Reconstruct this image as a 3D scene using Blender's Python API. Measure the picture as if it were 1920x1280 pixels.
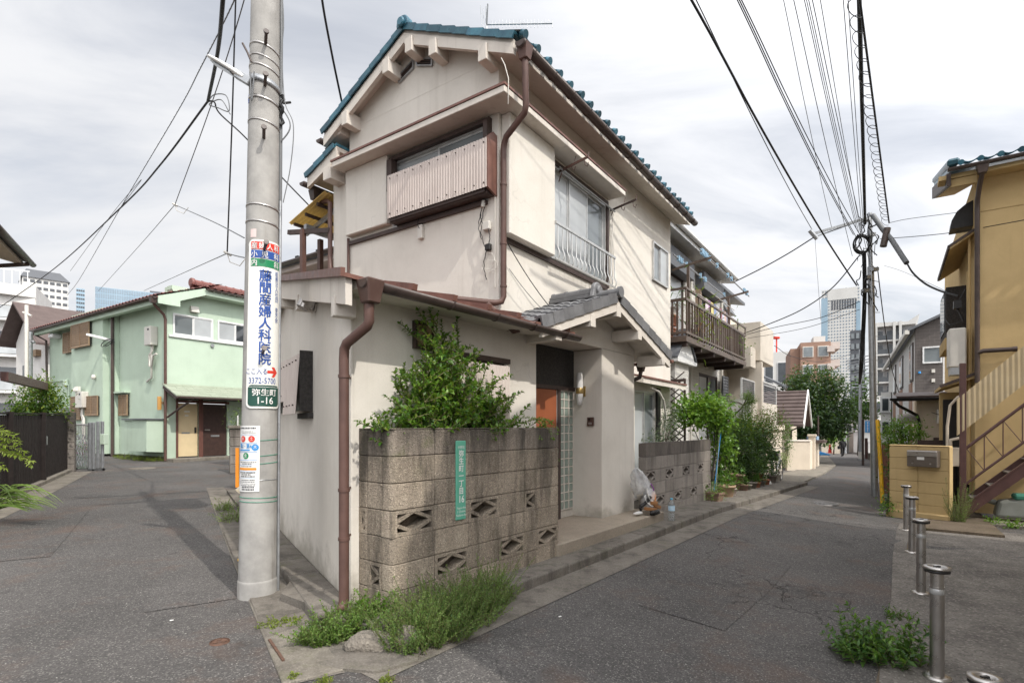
import bpy,bmesh,math,random
import numpy as np
from mathutils import Vector,Matrix,Euler

for o in list(bpy.data.objects):
    bpy.data.objects.remove(o,do_unlink=True)
SC = bpy.context.scene
COL = SC.collection
RND = random.Random(7)
R = math.radians

# ------------------------------------------------------------------ camera
EYE = 1.45
cam_data = bpy.data.cameras.new('camera')
cam = bpy.data.objects.new('camera',cam_data)
COL.objects.link(cam)
cam.location = (0,0,EYE)
cam.rotation_euler = (R(90),0,0)
cam_data.sensor_width = 36
cam_data.lens = 18.94
cam_data.shift_y = 0.0828
cam_data.clip_start = 0.05
cam_data.clip_end = 6000
SC.camera = cam

# ------------------------------------------------------------------ world: hazy late-summer sky with thin veil clouds
SUN_AZ = (0.655,-0.755)          # horizontal direction towards the sun
SUN_EL = R(48)
wd = bpy.data.worlds.new('World')
SC.world = wd
wd.use_nodes = True
wn,wl = wd.node_tree.nodes,wd.node_tree.links
wn.clear()
w_out = wn.new('ShaderNodeOutputWorld')
w_bg = wn.new('ShaderNodeBackground')
w_sky = wn.new('ShaderNodeTexSky')
w_sky.sky_type = 'NISHITA'
w_sky.sun_disc = False
w_sky.sun_elevation = SUN_EL
w_sky.sun_rotation = math.atan2(SUN_AZ[0],SUN_AZ[1])
w_sky.air_density = 1.0
w_sky.dust_density = 2.2
w_sky.ozone_density = 1.2
w_bg.inputs['Strength'].default_value = 0.108
w_tc = wn.new('ShaderNodeTexCoord')
w_sep = wn.new('ShaderNodeSeparateXYZ')
wl.new(w_tc.outputs['Generated'],w_sep.inputs[0])
def wmath(op,a,b=None,c=None):
    n = wn.new('ShaderNodeMath'); n.operation = op
    for i,q in enumerate((a,b,c)):
        if q is None: continue
        if isinstance(q,(int,float)): n.inputs[i].default_value = q
        else: wl.new(q,n.inputs[i])
    return n.outputs[0]
zz = wmath('ADD',wmath('MAXIMUM',w_sep.outputs[2],0.0),0.22)
w_cmb = wn.new('ShaderNodeCombineXYZ')
wl.new(wmath('DIVIDE',w_sep.outputs[0],zz),w_cmb.inputs[0])
wl.new(wmath('DIVIDE',w_sep.outputs[1],zz),w_cmb.inputs[1])
w_map = wn.new('ShaderNodeMapping')
w_map.inputs['Rotation'].default_value = (0,0,R(28))
w_map.inputs['Scale'].default_value = (0.75,1.9,1)
w_map.inputs['Location'].default_value = (4.648,1.64,0)
wl.new(w_cmb.outputs[0],w_map.inputs[0])
w_n1 = wn.new('ShaderNodeTexNoise')
w_n1.inputs['Scale'].default_value = 1.15
w_n1.inputs['Detail'].default_value = 9
w_n1.inputs['Roughness'].default_value = 0.56
w_n1.inputs['Distortion'].default_value = 0.5
wl.new(w_map.outputs[0],w_n1.inputs[0])
w_n2 = wn.new('ShaderNodeTexNoise')
w_n2.inputs['Scale'].default_value = 0.55
w_n2.inputs['Detail'].default_value = 3
wl.new(w_cmb.outputs[0],w_n2.inputs[0])
cl = wmath('ADD',wmath('MULTIPLY',w_n1.outputs[0],0.62),wmath('MULTIPLY',w_n2.outputs[0],0.42))
w_ramp = wn.new('ShaderNodeMapRange')
w_ramp.interpolation_type = 'SMOOTHSTEP'
wl.new(cl,w_ramp.inputs[0])
w_ramp.inputs[1].default_value = 0.36
w_ramp.inputs[2].default_value = 0.60
w_ramp.inputs[3].default_value = 0.5
w_ramp.inputs[4].default_value = 0.97
w_ct = wn.new('ShaderNodeMix'); w_ct.data_type = 'RGBA'
w_ct.inputs[6].default_value = (7.75,7.85,8.15,1)       # thin shaded cloud
w_ct.inputs[7].default_value = (8.1,8.12,8.22,1)       # lit cloud
wl.new(w_n1.outputs[0],w_ct.inputs[0])
w_mix = wn.new('ShaderNodeMix'); w_mix.data_type = 'RGBA'
wl.new(w_ramp.outputs[0],w_mix.inputs[0])
wl.new(w_sky.outputs[0],w_mix.inputs[6])
# thin cloud scatters forward: it grows brighter towards the sun
w_dot = wn.new('ShaderNodeVectorMath'); w_dot.operation = 'DOT_PRODUCT'
wl.new(w_tc.outputs['Generated'],w_dot.inputs[0])
w_dot.inputs[1].default_value = (SUN_AZ[0] * math.cos(SUN_EL),SUN_AZ[1] * math.cos(SUN_EL),math.sin(SUN_EL))
w_ph = wmath('ADD',1.0,wmath('MULTIPLY',3.2,wmath('POWER',wmath('MULTIPLY',wmath('ADD',w_dot.outputs['Value'],1.0),0.5),4.0)))
w_cm = wn.new('ShaderNodeVectorMath'); w_cm.operation = 'SCALE'
wl.new(w_ct.outputs[2],w_cm.inputs[0]); wl.new(w_ph,w_cm.inputs['Scale'])
wl.new(w_cm.outputs[0],w_mix.inputs[7])
wl.new(w_mix.outputs[2],w_bg.inputs['Color'])
wl.new(w_bg.outputs[0],w_out.inputs[0])

# ------------------------------------------------------------------ sun
sun_data = bpy.data.lights.new('sun','SUN')
sun = bpy.data.objects.new('sun',sun_data)
COL.objects.link(sun)
sun_data.energy = 3.0
sun_data.angle = R(0.6)
sun_data.color = (1.0,0.95,0.87)
ce = math.cos(SUN_EL)
sdir = Vector((SUN_AZ[0] * ce,SUN_AZ[1] * ce,math.sin(SUN_EL)))
sun.rotation_euler = sdir.to_track_quat('Z','Y').to_euler()
sun.location = sdir * 60

SC.view_settings.view_transform = 'Standard'
SC.view_settings.look = 'None'
SC.view_settings.exposure = 0.06
SC.view_settings.gamma = 1.0
SC.view_settings.use_curve_mapping = False
SC.render.engine = 'CYCLES'
SC.cycles.use_denoising = True
SC.cycles.max_bounces = 6
SC.cycles.diffuse_bounces = 3
SC.cycles.glossy_bounces = 3
SC.cycles.transmission_bounces = 5
SC.cycles.transparent_max_bounces = 8
SC.cycles.caustics_reflective = False
SC.cycles.caustics_refractive = False

# ------------------------------------------------------------------ survey helpers
def at(px,py,Y):
    """point of the site seen in direction (px, py) of the survey photo at distance Y along the view axis"""
    return Vector(((px - 960) / 1010 * Y,Y,EYE - (py - 799) / 1010 * Y))

def sstep(a,b,x):
    t = min(1.0,max(0.0,(x - a) / (b - a)))
    return t * t * (3 - 2 * t)

DX,DY = 0.6171,0.7869           # direction of the lane on the right
def zg(X,Y):
    """height of the ground"""
    s = X * DX + Y * DY
    q = X * DY - Y * DX
    z = -0.13 * sstep(-3.0,-0.4,q) * sstep(0.5,4.0,s + 1.5)
    z -= 0.027 * max(0.0,s - 9.0) * sstep(-22,-12,q)
    sl = -X * 0.5 + Y * 0.866
    z += 0.017 * max(0.0,sl - 5.0) * sstep(1.8,5.0,-X) * (1 if sl < 40 else 40 / sl)
    return z

class Frame:
    """a local frame: origin and heading of its x axis (horizontal unit vector)"""
    def __init__(s,x,y,z,ux,uy):
        n = math.hypot(ux,uy)
        s.o = Vector((x,y,z)); s.u = (ux / n,uy / n)
        s.rz = math.atan2(uy,ux)
        s.m = Matrix.Translation(s.o) @ Matrix.Rotation(s.rz,4,'Z')
    def w(s,x,y,z=0):
        return s.m @ Vector((x,y,z))
    def at(s,x,y,z=0,turn=0.0):
        p = s.w(x,y,z); a = s.rz + turn
        return Frame(p.x,p.y,p.z,math.cos(a),math.sin(a))
WORLD = Frame(0,0,0,1,0)

# ------------------------------------------------------------------ mesh builder
class MB:
    def __init__(s):
        s.v = []; s.f = []; s.sm = []; s.mi = []
        s.cur = 0
    def add(s,vs,fs,smooth=False):
        b = len(s.v)
        s.v.extend([tuple(p) for p in vs])
        for f in fs:
            s.f.append([i + b for i in f]); s.sm.append(smooth); s.mi.append(s.cur)
        return s
    def box(s,x0,x1,y0,y1,z0,z1):
        return s.add([(x0,y0,z0),(x1,y0,z0),(x1,y1,z0),(x0,y1,z0),(x0,y0,z1),(x1,y0,z1),(x1,y1,z1),(x0,y1,z1)],
                     [(0,3,2,1),(4,5,6,7),(0,1,5,4),(1,2,6,5),(2,3,7,6),(3,0,4,7)])
    def hexa(s,b,t):
        """8 corners: bottom four (ccw from above), top four"""
        return s.add(list(b) + list(t),[(0,3,2,1),(4,5,6,7),(0,1,5,4),(1,2,6,5),(2,3,7,6),(3,0,4,7)])
    def prism(s,poly,a,b,axis='y'):
        """extrude a 2-D polygon (p,q) from a to b along axis; y: (x,z), x: (y,z), z: (x,y)"""
        n = len(poly)
        def P(p,h):
            return {'y': (p[0],h,p[1]),'x': (h,p[0],p[1]),'z': (p[0],p[1],h)}[axis]
        vs = [P(p,a) for p in poly] + [P(p,b) for p in poly]
        fs = [tuple(range(n)),tuple(range(2 * n - 1,n - 1,-1))]
        fs += [(i,i + n,(i + 1) % n + n,(i + 1) % n) for i in range(n)]
        return s.add(vs,fs)
    def bar(s,p,q,w,h,up=(0,0,1)):
        """square bar from p to q, w across, h in the up direction"""
        p,q = Vector(p),Vector(q); d = (q - p).normalized()
        up = Vector(up)
        if abs(d.dot(up)) > 0.98: up = Vector((1,0,0))
        sx = d.cross(up).normalized(); sy = sx.cross(d).normalized()
        c = []
        for e in (p,q):
            for a,b in ((-1,-1),(1,-1),(1,1),(-1,1)):
                c.append(e + sx * (a * w / 2) + sy * (b * h / 2))
        return s.add(c,[(0,1,2,3),(7,6,5,4),(0,4,5,1),(1,5,6,2),(2,6,7,3),(3,7,4,0)])
    def tube(s,pts,r,n=8,cap=True,r2=None):
        pts = [Vector(p) for p in pts]
        m = len(pts); rings = []
        prev = None
        for i,p in enumerate(pts):
            d = (pts[min(i + 1,m - 1)] - pts[max(i - 1,0)])
            d = d.normalized() if d.length > 1e-9 else Vector((0,0,1))
            if prev is None:
                a = Vector((0,0,1)) if abs(d.z) < 0.9 else Vector((1,0,0))
                x = d.cross(a).normalized()
            else:
                x = (prev - d * prev.dot(d)).normalized()
            prev = x
            y = d.cross(x)
            rr = r if r2 is None else r + (r2 - r) * i / (m - 1)
            rings.append([p + (x * math.cos(2 * math.pi * k / n) + y * math.sin(2 * math.pi * k / n)) * rr for k in range(n)])
        vs = [q for rg in rings for q in rg]
        fs = []
        for i in range(m - 1):
            for k in range(n):
                k2 = (k + 1) % n
                fs.append((i * n + k,i * n + k2,(i + 1) * n + k2,(i + 1) * n + k))
        s.add(vs,fs,True)
        if cap:
            s.add(rings[0],[tuple(range(n - 1,-1,-1))]); s.add(rings[-1],[tuple(range(n))])
        return s
    def lathe(s,prof,n=16,c=(0,0,0),smooth=True):
        """prof: list of (r, z)"""
        vs = []; fs = []
        for r,z in prof:
            for k in range(n):
                a = 2 * math.pi * k / n
                vs.append((c[0] + r * math.cos(a),c[1] + r * math.sin(a),c[2] + z))
        for i in range(len(prof) - 1):
            for k in range(n):
                k2 = (k + 1) % n
                fs.append((i * n + k,i * n + k2,(i + 1) * n + k2,(i + 1) * n + k))
        s.add(vs,fs,smooth)
        if prof[0][0] > 1e-4: s.add([vs[k] for k in range(n)],[tuple(range(n - 1,-1,-1))])
        if prof[-1][0] > 1e-4: s.add([vs[(len(prof) - 1) * n + k] for k in range(n)],[tuple(range(n))])
        return s
    def plate(s,x0,x1,z0,z1,holes=(),y0=0.0,y1=0.1,top=None):
        """a wall plate in the xz plane between y0 and y1 with rectangular holes (hx0,hx1,hz0,hz1)"""
        xs = sorted({x0,x1,*[h[0] for h in holes],*[h[1] for h in holes]})
        zs = sorted({z0,z1,*[h[2] for h in holes],*[h[3] for h in holes]})
        xs = [a for a in xs if x0 <= a <= x1]; zs = [a for a in zs if z0 <= a <= z1]
        def solid(i,j):
            if i < 0 or j < 0 or i >= len(xs) - 1 or j >= len(zs) - 1: return False
            cx,cz = (xs[i] + xs[i+1]) / 2,(zs[j] + zs[j+1]) / 2
            return not any(h[0] < cx < h[1] and h[2] < cz < h[3] for h in holes)
        for i in range(len(xs) - 1):
            for j in range(len(zs) - 1):
                if not solid(i,j): continue
                a,b,c,d = xs[i],xs[i+1],zs[j],zs[j+1]
                s.add([(a,y0,c),(b,y0,c),(b,y0,d),(a,y0,d)],[(0,1,2,3)])
                s.add([(a,y1,c),(b,y1,c),(b,y1,d),(a,y1,d)],[(3,2,1,0)])
                if not solid(i-1,j): s.add([(a,y0,c),(a,y1,c),(a,y1,d),(a,y0,d)],[(3,2,1,0)])
                if not solid(i+1,j): s.add([(b,y0,c),(b,y1,c),(b,y1,d),(b,y0,d)],[(0,1,2,3)])
                if not solid(i,j-1): s.add([(a,y0,c),(b,y0,c),(b,y1,c),(a,y1,c)],[(3,2,1,0)])
                if not solid(i,j+1): s.add([(a,y0,d),(b,y0,d),(b,y1,d),(a,y1,d)],[(0,1,2,3)])
        return s
    def corr(s,p00,p10,p01,p11,n,amp,nrm,seg=6):
        """corrugated sheet between four corners; n waves across 0->1 (first index)"""
        p00,p10,p01,p11,nrm = map(Vector,(p00,p10,p01,p11,nrm))
        m = n * seg; vs = []; fs = []
        for i in range(m + 1):
            t = i / m
            off = nrm * (amp * math.sin(2 * math.pi * n * t))
            vs.append(p00.lerp(p10,t) + off); vs.append(p01.lerp(p11,t) + off)
        for i in range(m):
            fs.append((2*i,2*i+2,2*i+3,2*i+1))
        # give the sheet a thickness
        b = len(vs)
        vs += [Vector(q) - nrm * 0.003 for q in vs]
        fs += [tuple(b + k for k in reversed(f)) for f in fs]
        return s.add(vs,fs,True)
    def xf(s,m,i0=0):
        for i in range(i0,len(s.v)):
            s.v[i] = tuple(m @ Vector(s.v[i]))
        return s
    def mesh(s,name,mats,bevel=0.0,seg=1,weld=False):
        me = bpy.data.meshes.new(name)
        me.from_pydata(s.v,[],s.f)
        for m in (mats if isinstance(mats,(list,tuple)) else [mats]): me.materials.append(m)
        me.polygons.foreach_set('use_smooth',s.sm)
        me.polygons.foreach_set('material_index',s.mi)
        if bevel or weld:
            bm = bmesh.new(); bm.from_mesh(me)
            bmesh.ops.remove_doubles(bm,verts=bm.verts,dist=0.0004)
            if bevel:
                bmesh.ops.recalc_face_normals(bm,faces=bm.faces)
                ed = [e for e in bm.edges if len(e.link_faces) == 2 and e.calc_face_angle(0) > 0.6]
                bmesh.ops.bevel(bm,geom=ed,offset=bevel,segments=seg,affect='EDGES',profile=0.5,clamp_overlap=True)
            bm.to_mesh(me); bm.free()
        me.update()
        return me

# ------------------------------------------------------------------ object helpers
def put(o,frame=None,parent=None):
    COL.objects.link(o)
    if frame is not None: o.matrix_basis = frame.m
    if parent is not None:
        o.parent = parent
        o.matrix_parent_inverse = PM[parent.name].inverted()
    PM[o.name] = (frame.m if frame is not None else Matrix.Identity(4))
    return o
PM = {}
def thing(name,label,cat,frame=WORLD,group=None):
    o = bpy.data.objects.new(name,None)
    o.empty_display_size = 0.2
    o['label'] = label; o['category'] = cat
    if group: o['group'] = group
    return put(o,frame)
def tag(o,label,cat,group=None):
    o['label'] = label; o['category'] = cat
    if group: o['group'] = group
    return o
def part(name,parent,mb,mats,frame=WORLD,bevel=0.0,seg=1,label=None,kind=None):
    me = mb if isinstance(mb,bpy.types.Mesh) else mb.mesh(name,mats,bevel,seg)
    o = bpy.data.objects.new(name,me)
    if label: o['label'] = label
    if kind: o['kind'] = kind
    return put(o,frame,parent)
def solo(name,label,cat,mb,mats,frame=WORLD,group=None,bevel=0.0,seg=1):
    me = mb if isinstance(mb,bpy.types.Mesh) else mb.mesh(name,mats,bevel,seg)
    return tag(put(bpy.data.objects.new(name,me),frame),label,cat,group)
def struct(name,mb,mats,frame=WORLD,bevel=0.0,kind='structure',label=None):
    me = mb if isinstance(mb,bpy.types.Mesh) else mb.mesh(name,mats,bevel)
    o = put(bpy.data.objects.new(name,me),frame)
    o['kind'] = kind
    if label: o['label'] = label
    return o
def box_part(name,parent,dims,mats,frame,bevel=0.0):
    return part(name,parent,MB().box(*dims),mats,frame,bevel)
# ------------------------------------------------------------------ materials (all procedural, world-space patterns)
class NT:
    def __init__(s,name):
        s.m = bpy.data.materials.new(name); s.m.use_nodes = True
        s.t = s.m.node_tree; s.t.nodes.clear()
        s.out = s.t.nodes.new('ShaderNodeOutputMaterial')
        s.b = s.t.nodes.new('ShaderNodeBsdfPrincipled')
        s.t.links.new(s.b.outputs[0],s.out.inputs[0])
        g = s.t.nodes.new('ShaderNodeNewGeometry'); s.geo = g; s.pos = g.outputs['Position']
    def link(s,a,b): s.t.links.new(a,b)
    def setin(s,sock,v):
        if isinstance(v,(int,float)): sock.default_value = v
        elif isinstance(v,tuple): sock.default_value = v if len(v) != 3 or len(sock.default_value) == 3 else (*v,1)
        else: s.link(v,sock)
    def scale(s,v,sx,sy,sz,rot=0):
        n = s.t.nodes.new('ShaderNodeMapping'); n.inputs['Scale'].default_value = (sx,sy,sz)
        n.inputs['Rotation'].default_value = (0,0,rot)
        s.link(v,n.inputs[0]); return n.outputs[0]
    def noise(s,v,sc,det=3,rough=0.55,dist=0):
        n = s.t.nodes.new('ShaderNodeTexNoise')
        n.inputs['Scale'].default_value = sc; n.inputs['Detail'].default_value = det
        n.inputs['Roughness'].default_value = rough; n.inputs['Distortion'].default_value = dist
        s.link(v,n.inputs[0]); return n.outputs[0]
    def vor(s,v,sc,feat='F1',out=0):
        n = s.t.nodes.new('ShaderNodeTexVoronoi'); n.feature = feat
        n.inputs['Scale'].default_value = sc; s.link(v,n.inputs[0]); return n.outputs[out]
    def rng(s,v,a,b,c=0.0,d=1.0,smooth=False):
        n = s.t.nodes.new('ShaderNodeMapRange')
        if smooth: n.interpolation_type = 'SMOOTHSTEP'
        s.link(v,n.inputs[0])
        for i,q in enumerate((a,b,c,d)): n.inputs[i + 1].default_value = q
        return n.outputs[0]
    def math(s,op,a,b=None):
        n = s.t.nodes.new('ShaderNodeMath'); n.operation = op
        s.setin(n.inputs[0],a)
        if b is not None: s.setin(n.inputs[1],b)
        return n.outputs[0]
    def mix(s,f,a,b,mode='MIX'):
        n = s.t.nodes.new('ShaderNodeMix'); n.data_type = 'RGBA'; n.blend_type = mode
        s.setin(n.inputs[0],f); s.setin(n.inputs[6],a); s.setin(n.inputs[7],b)
        return n.outputs[2]
    def bump(s,h,strength,dist=0.01):
        n = s.t.nodes.new('ShaderNodeBump'); n.inputs['Strength'].default_value = strength
        n.inputs['Distance'].default_value = dist; s.link(h,n.inputs['Height'])
        s.link(n.outputs[0],s.b.inputs['Normal']); return n
    def rand(s):
        n = s.t.nodes.new('ShaderNodeObjectInfo'); return n.outputs['Random']
    def island(s): return s.geo.outputs['Random Per Island']
    def fin(s,col,rough=0.8,metal=0.0,spec=0.5):
        s.setin(s.b.inputs['Base Color'],col); s.setin(s.b.inputs['Roughness'],rough)
        s.b.inputs['Metallic'].default_value = metal
        s.b.inputs['Specular IOR Level'].default_value = spec
        return s.m

def mat(name,c,c2=None,sc=2.5,rough=0.8,metal=0.0,bump=0.0,bsc=160,bd=0.004,streak=0.0,scol=None,rnd=0.0,spec=0.4,isl=0.0):
    """painted or plain surface: two-tone mottling, run-off streaks, fine relief"""
    s = NT(name)
    c2 = c2 or tuple(x * 0.86 for x in c)
    f = s.rng(s.noise(s.pos,sc,5,0.6),0.32,0.68)
    col = s.mix(f,(*c,1),(*c2,1))
    if streak:
        st = s.noise(s.scale(s.pos,5.5,5.5,0.42),1.6,4,0.6)
        m = s.math('MULTIPLY',s.rng(st,0.50,0.72,0,streak,True),s.rng(s.noise(s.pos,0.8,2),0.35,0.65))
        col = s.mix(m,col,(*(scol or tuple(x * 0.45 for x in c)),1))
    if rnd:
        col = s.mix(1.0,col,s.mix(s.rand(),(1 - rnd,1 - rnd,1 - rnd,1),(1 + rnd,1 + rnd,1 + rnd,1)),'MULTIPLY')
    if isl:
        col = s.mix(1.0,col,s.mix(s.island(),(1 - isl,1 - isl,1 - isl,1),(1 + isl,1 + isl,1 + isl,1)),'MULTIPLY')
    if bump: s.bump(s.noise(s.pos,bsc,3,0.6),bump,bd)
    ro = s.rng(s.noise(s.pos,sc * 3,3),0.3,0.7,max(0.02,rough - 0.08),min(1,rough + 0.08))
    return s.fin(col,ro,metal,spec)

def glass(name,c=(0.05,0.06,0.065),rough=0.04,tint=0.0):
    s = NT(name)
    wob = s.noise(s.pos,1.3,2)
    s.bump(wob,0.05,0.02)
    return s.fin(s.mix(s.rng(s.noise(s.pos,0.7,3),0.35,0.65),(*c,1),(*[x * 1.5 for x in c],1)),rough,0.0,0.8)

def leaf(name,c,c2,trans=0.35,rough=0.45,tc=(0.35,0.55,0.05)):
    s = NT(name)
    col = s.mix(s.island(),(*c,1),(*c2,1))
    col = s.mix(s.rng(s.noise(s.pos,3.0,2),0.3,0.7,0.0,0.45),col,(*[x * 0.5 for x in c],1))
    s.setin(s.b.inputs['Base Color'],col)
    s.b.inputs['Roughness'].default_value = rough
    s.b.inputs['Specular IOR Level'].default_value = 0.4
    tr = s.t.nodes.new('ShaderNodeBsdfTranslucent')
    s.link(s.mix(0.4,col,(*tc,1)),tr.inputs[0])
    mx = s.t.nodes.new('ShaderNodeMixShader'); mx.inputs[0].default_value = trans
    s.link(s.b.outputs[0],mx.inputs[1]); s.link(tr.outputs[0],mx.inputs[2])
    s.link(mx.outputs[0],s.out.inputs[0])
    return s.m

M = {}
# --- stucco of the old house
def stucco(name,c,c2,grime=0.2,gcol=(0.34,0.30,0.25),bump=0.5,foot=0.0):
    s = NT(name)
    wv = s.t.nodes.new('ShaderNodeVectorMath'); wv.operation = 'MULTIPLY_ADD'
    nz = s.t.nodes.new('ShaderNodeTexNoise'); nz.inputs['Scale'].default_value = 1.7; nz.inputs['Detail'].default_value = 4
    s.link(s.pos,nz.inputs[0]); s.link(nz.outputs[1],wv.inputs[0]); wv.inputs[1].default_value = (0.7,) * 3; s.link(s.pos,wv.inputs[2])
    f = s.rng(s.noise(s.pos,1.1,6,0.62),0.3,0.7)
    col = s.mix(f,(*c,1),(*c2,1))
    st = s.noise(s.scale(s.pos,7,7,0.35),1.3,5,0.62)
    col = s.mix(s.math('MULTIPLY',s.rng(st,0.5,0.78,0,grime,True),s.rng(s.noise(s.pos,0.9,3),0.34,0.6)),col,(*gcol,1))
    blot = s.math('MULTIPLY',s.rng(s.noise(s.pos,0.55,6,0.68),0.46,0.70),0.28)
    col = s.mix(blot,col,(*[x * 0.72 for x in c2],1))
    if foot:       # splashed dirt along the foot of the wall
        zz_ = s.t.nodes.new('ShaderNodeSeparateXYZ'); s.link(s.pos,zz_.inputs[0])
        lv = s.math('SUBTRACT',zz_.outputs[2],s.math('MULTIPLY',s.math('SUBTRACT',s.noise(s.pos,3.0,5,0.7),0.5),0.9))
        col = s.mix(s.rng(lv,foot,0.05,0.0,0.6,True),col,(0.20,0.175,0.13,1))
    hair = s.math('MULTIPLY',s.rng(s.vor(wv.outputs[0],0.55,'DISTANCE_TO_EDGE'),0.0,0.004,0.22,0.0),s.rng(s.noise(s.pos,0.7,2),0.52,0.6))
    col = s.mix(hair,col,(*[x * 0.45 for x in c],1))
    fine = s.noise(s.pos,95,4,0.7)
    col = s.mix(s.rng(fine,0.30,0.5,0.16,0.0),col,(*[x * 0.55 for x in c],1))
    h = s.math('ADD',fine,s.math('MULTIPLY',s.noise(s.pos,2.2,3),3.0))
    s.bump(h,bump,0.006)
    return s.fin(col,0.92,0,0.2)
M['stucco'] = stucco('stucco',(0.72,0.68,0.615),(0.66,0.62,0.555))
M['stucco_low'] = stucco('stucco_low',(0.71,0.665,0.60),(0.64,0.595,0.53),0.28,foot=0.42)
M['trim'] = stucco('trim_plaster',(0.70,0.65,0.585),(0.62,0.565,0.50),0.4,(0.3,0.25,0.2),0.25)
M['brown'] = mat('brown_sheet',(0.135,0.062,0.048),(0.20,0.098,0.075),5,0.45,0.0,0.15,40,streak=0.6,scol=(0.06,0.035,0.03))
M['pipe'] = mat('brown_pipe',(0.088,0.047,0.038),(0.125,0.068,0.054),7,0.5,bump=0.1,bsc=60,streak=0.5,scol=(0.075,0.045,0.038))
M['gutter'] = mat('dark_gutter',(0.055,0.038,0.033),(0.085,0.06,0.05),6,0.4,streak=0.5)
M['darkwood'] = mat('dark_frame',(0.045,0.03,0.026),(0.07,0.046,0.038),9,0.55,bump=0.2,bsc=70)
M['black'] = mat('black_paint',(0.012,0.011,0.011),(0.02,0.018,0.017),8,0.5)
M['blackboard'] = mat('weathered_black_board',(0.02,0.018,0.017),(0.05,0.045,0.042),40,0.8,bump=0.4,bsc=120)
M['pvc'] = mat('corrugated_pvc',(0.60,0.525,0.475),(0.54,0.465,0.42),4,0.5,streak=0.3,scol=(0.3,0.24,0.2))
M['alu'] = mat('aluminium_sash',(0.62,0.62,0.61),(0.5,0.5,0.49),9,0.38,0.6)
M['whitesash'] = mat('white_sash',(0.74,0.74,0.73),None,6,0.4)
M['zinc'] = mat('galvanised',(0.46,0.47,0.48),(0.34,0.35,0.36),12,0.42,0.75,bump=0.08,bsc=50)
M['steel'] = mat('brushed_steel',(0.50,0.475,0.45),(0.44,0.415,0.39),4,0.32,0.95,bump=0.04,bsc=300)
M['glassD'] = glass('window_glass_dark',(0.035,0.04,0.045))
M['glassF'] = glass('window_glass_frosted',(0.33,0.345,0.35),0.28)
M['glassB'] = glass('window_glass_blue',(0.10,0.16,0.22),0.06)
M['glassM'] = glass('window_glass_mid',(0.14,0.155,0.16),0.1)
M['curtain'] = mat('curtain',(0.5,0.47,0.42),(0.4,0.37,0.33),7,0.9)
# glazed blue roof tile
def tile(name,c,c2,rough=0.25,rnd=0.3):
    s = NT(name)
    col = s.mix(s.rng(s.noise(s.pos,9,4),0.3,0.7),(*c,1),(*c2,1))
    col = s.mix(1.0,col,s.mix(s.rand(),(1 - rnd,) * 3 + (1,),(1 + rnd,) * 3 + (1,)),'MULTIPLY')
    col = s.mix(s.rng(s.noise(s.pos,26,4,0.7),0.55,0.75,0,0.5),col,(0.06,0.07,0.065,1))
    s.bump(s.noise(s.pos,30,3),0.25,0.005)
    return s.fin(col,s.rng(s.noise(s.pos,15,3),0.3,0.7,rough,rough + 0.25),0,0.5)
M['bluetile'] = tile('blue_glazed_tile',(0.022,0.085,0.13),(0.045,0.15,0.195),0.22,0.4)
M['greytile'] = tile('grey_roof_tile',(0.115,0.115,0.12),(0.17,0.17,0.175),0.4,0.2)
M['redtile'] = tile('red_roof_tile',(0.15,0.052,0.045),(0.21,0.08,0.062),0.35,0.2)
# concrete and block
def concrete(name,c,c2,grain=130,dark=0.3,bump=0.5,moss=0.0,rnd=0.0,wet=0.0,algae=None):
    s = NT(name)
    col = s.mix(s.rng(s.noise(s.pos,2.3,6,0.65),0.3,0.7),(*c,1),(*c2,1))
    vg = s.vor(s.pos,grain,'F1',1)
    n = s.t.nodes.new('ShaderNodeSeparateColor'); s.link(vg,n.inputs[0])
    g = n.outputs[0]
    col = s.mix(s.rng(g,0.0,0.35,dark,0.0),col,(*[x * 0.3 for x in c],1))
    col = s.mix(s.rng(g,0.8,1.0,0.0,dark * 0.9),col,(*[min(1,x * 1.7) for x in c],1))
    if wet:
        st = s.noise(s.scale(s.pos,4.5,4.5,0.8),1.0,5,0.65)
        col = s.mix(s.rng(st,0.46,0.66,0,wet,True),col,(0.035,0.031,0.027,1))
    if algae:      # black algae creeping down from the top of the wall
        sz_ = s.t.nodes.new('ShaderNodeSeparateXYZ'); s.link(s.pos,sz_.inputs[0])
        lvl = s.math('ADD',sz_.outputs[2],s.math('MULTIPLY',s.math('SUBTRACT',s.noise(s.scale(s.pos,5,5,0.6),1.2,5,0.65),0.5),1.5))
        col = s.mix(s.rng(lvl,algae[0],algae[1],0.0,0.82,True),col,(0.045,0.04,0.034,1))
    if moss:
        mm = s.math('MULTIPLY',s.rng(s.noise(s.pos,6,5,0.7),0.5,0.66),s.rng(s.noise(s.pos,1.2,2),0.45,0.62,0,moss))
        col = s.mix(mm,col,(0.07,0.085,0.018,1))
    if rnd:
        col = s.mix(1.0,col,s.mix(s.rand(),(1 - rnd,) * 3 + (1,),(1 + rnd,) * 3 + (1,)),'MULTIPLY')
    h = s.math('ADD',s.math('MULTIPLY',s.vor(s.pos,grain),1.0),s.noise(s.pos,grain * 0.6,3))
    s.bump(h,bump,0.006)
    return s.fin(col,0.93,0,0.2)
M['block'] = concrete('concrete_block',(0.38,0.32,0.25),(0.26,0.215,0.168),120,0.6,0.9,0.15,0.18,0.62,(0.95,1.75))
M['blocktop'] = concrete('concrete_block_mossy',(0.32,0.27,0.22),(0.22,0.187,0.155),120,0.55,0.9,0.6,0.16,0.7,(0.95,1.75))
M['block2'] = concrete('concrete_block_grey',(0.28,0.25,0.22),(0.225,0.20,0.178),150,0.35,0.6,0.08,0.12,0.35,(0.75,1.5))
M['block2top'] = concrete('concrete_block_stained',(0.15,0.13,0.115),(0.10,0.088,0.078),150,0.3,0.6,0.2,0.1,0.6)
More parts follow.
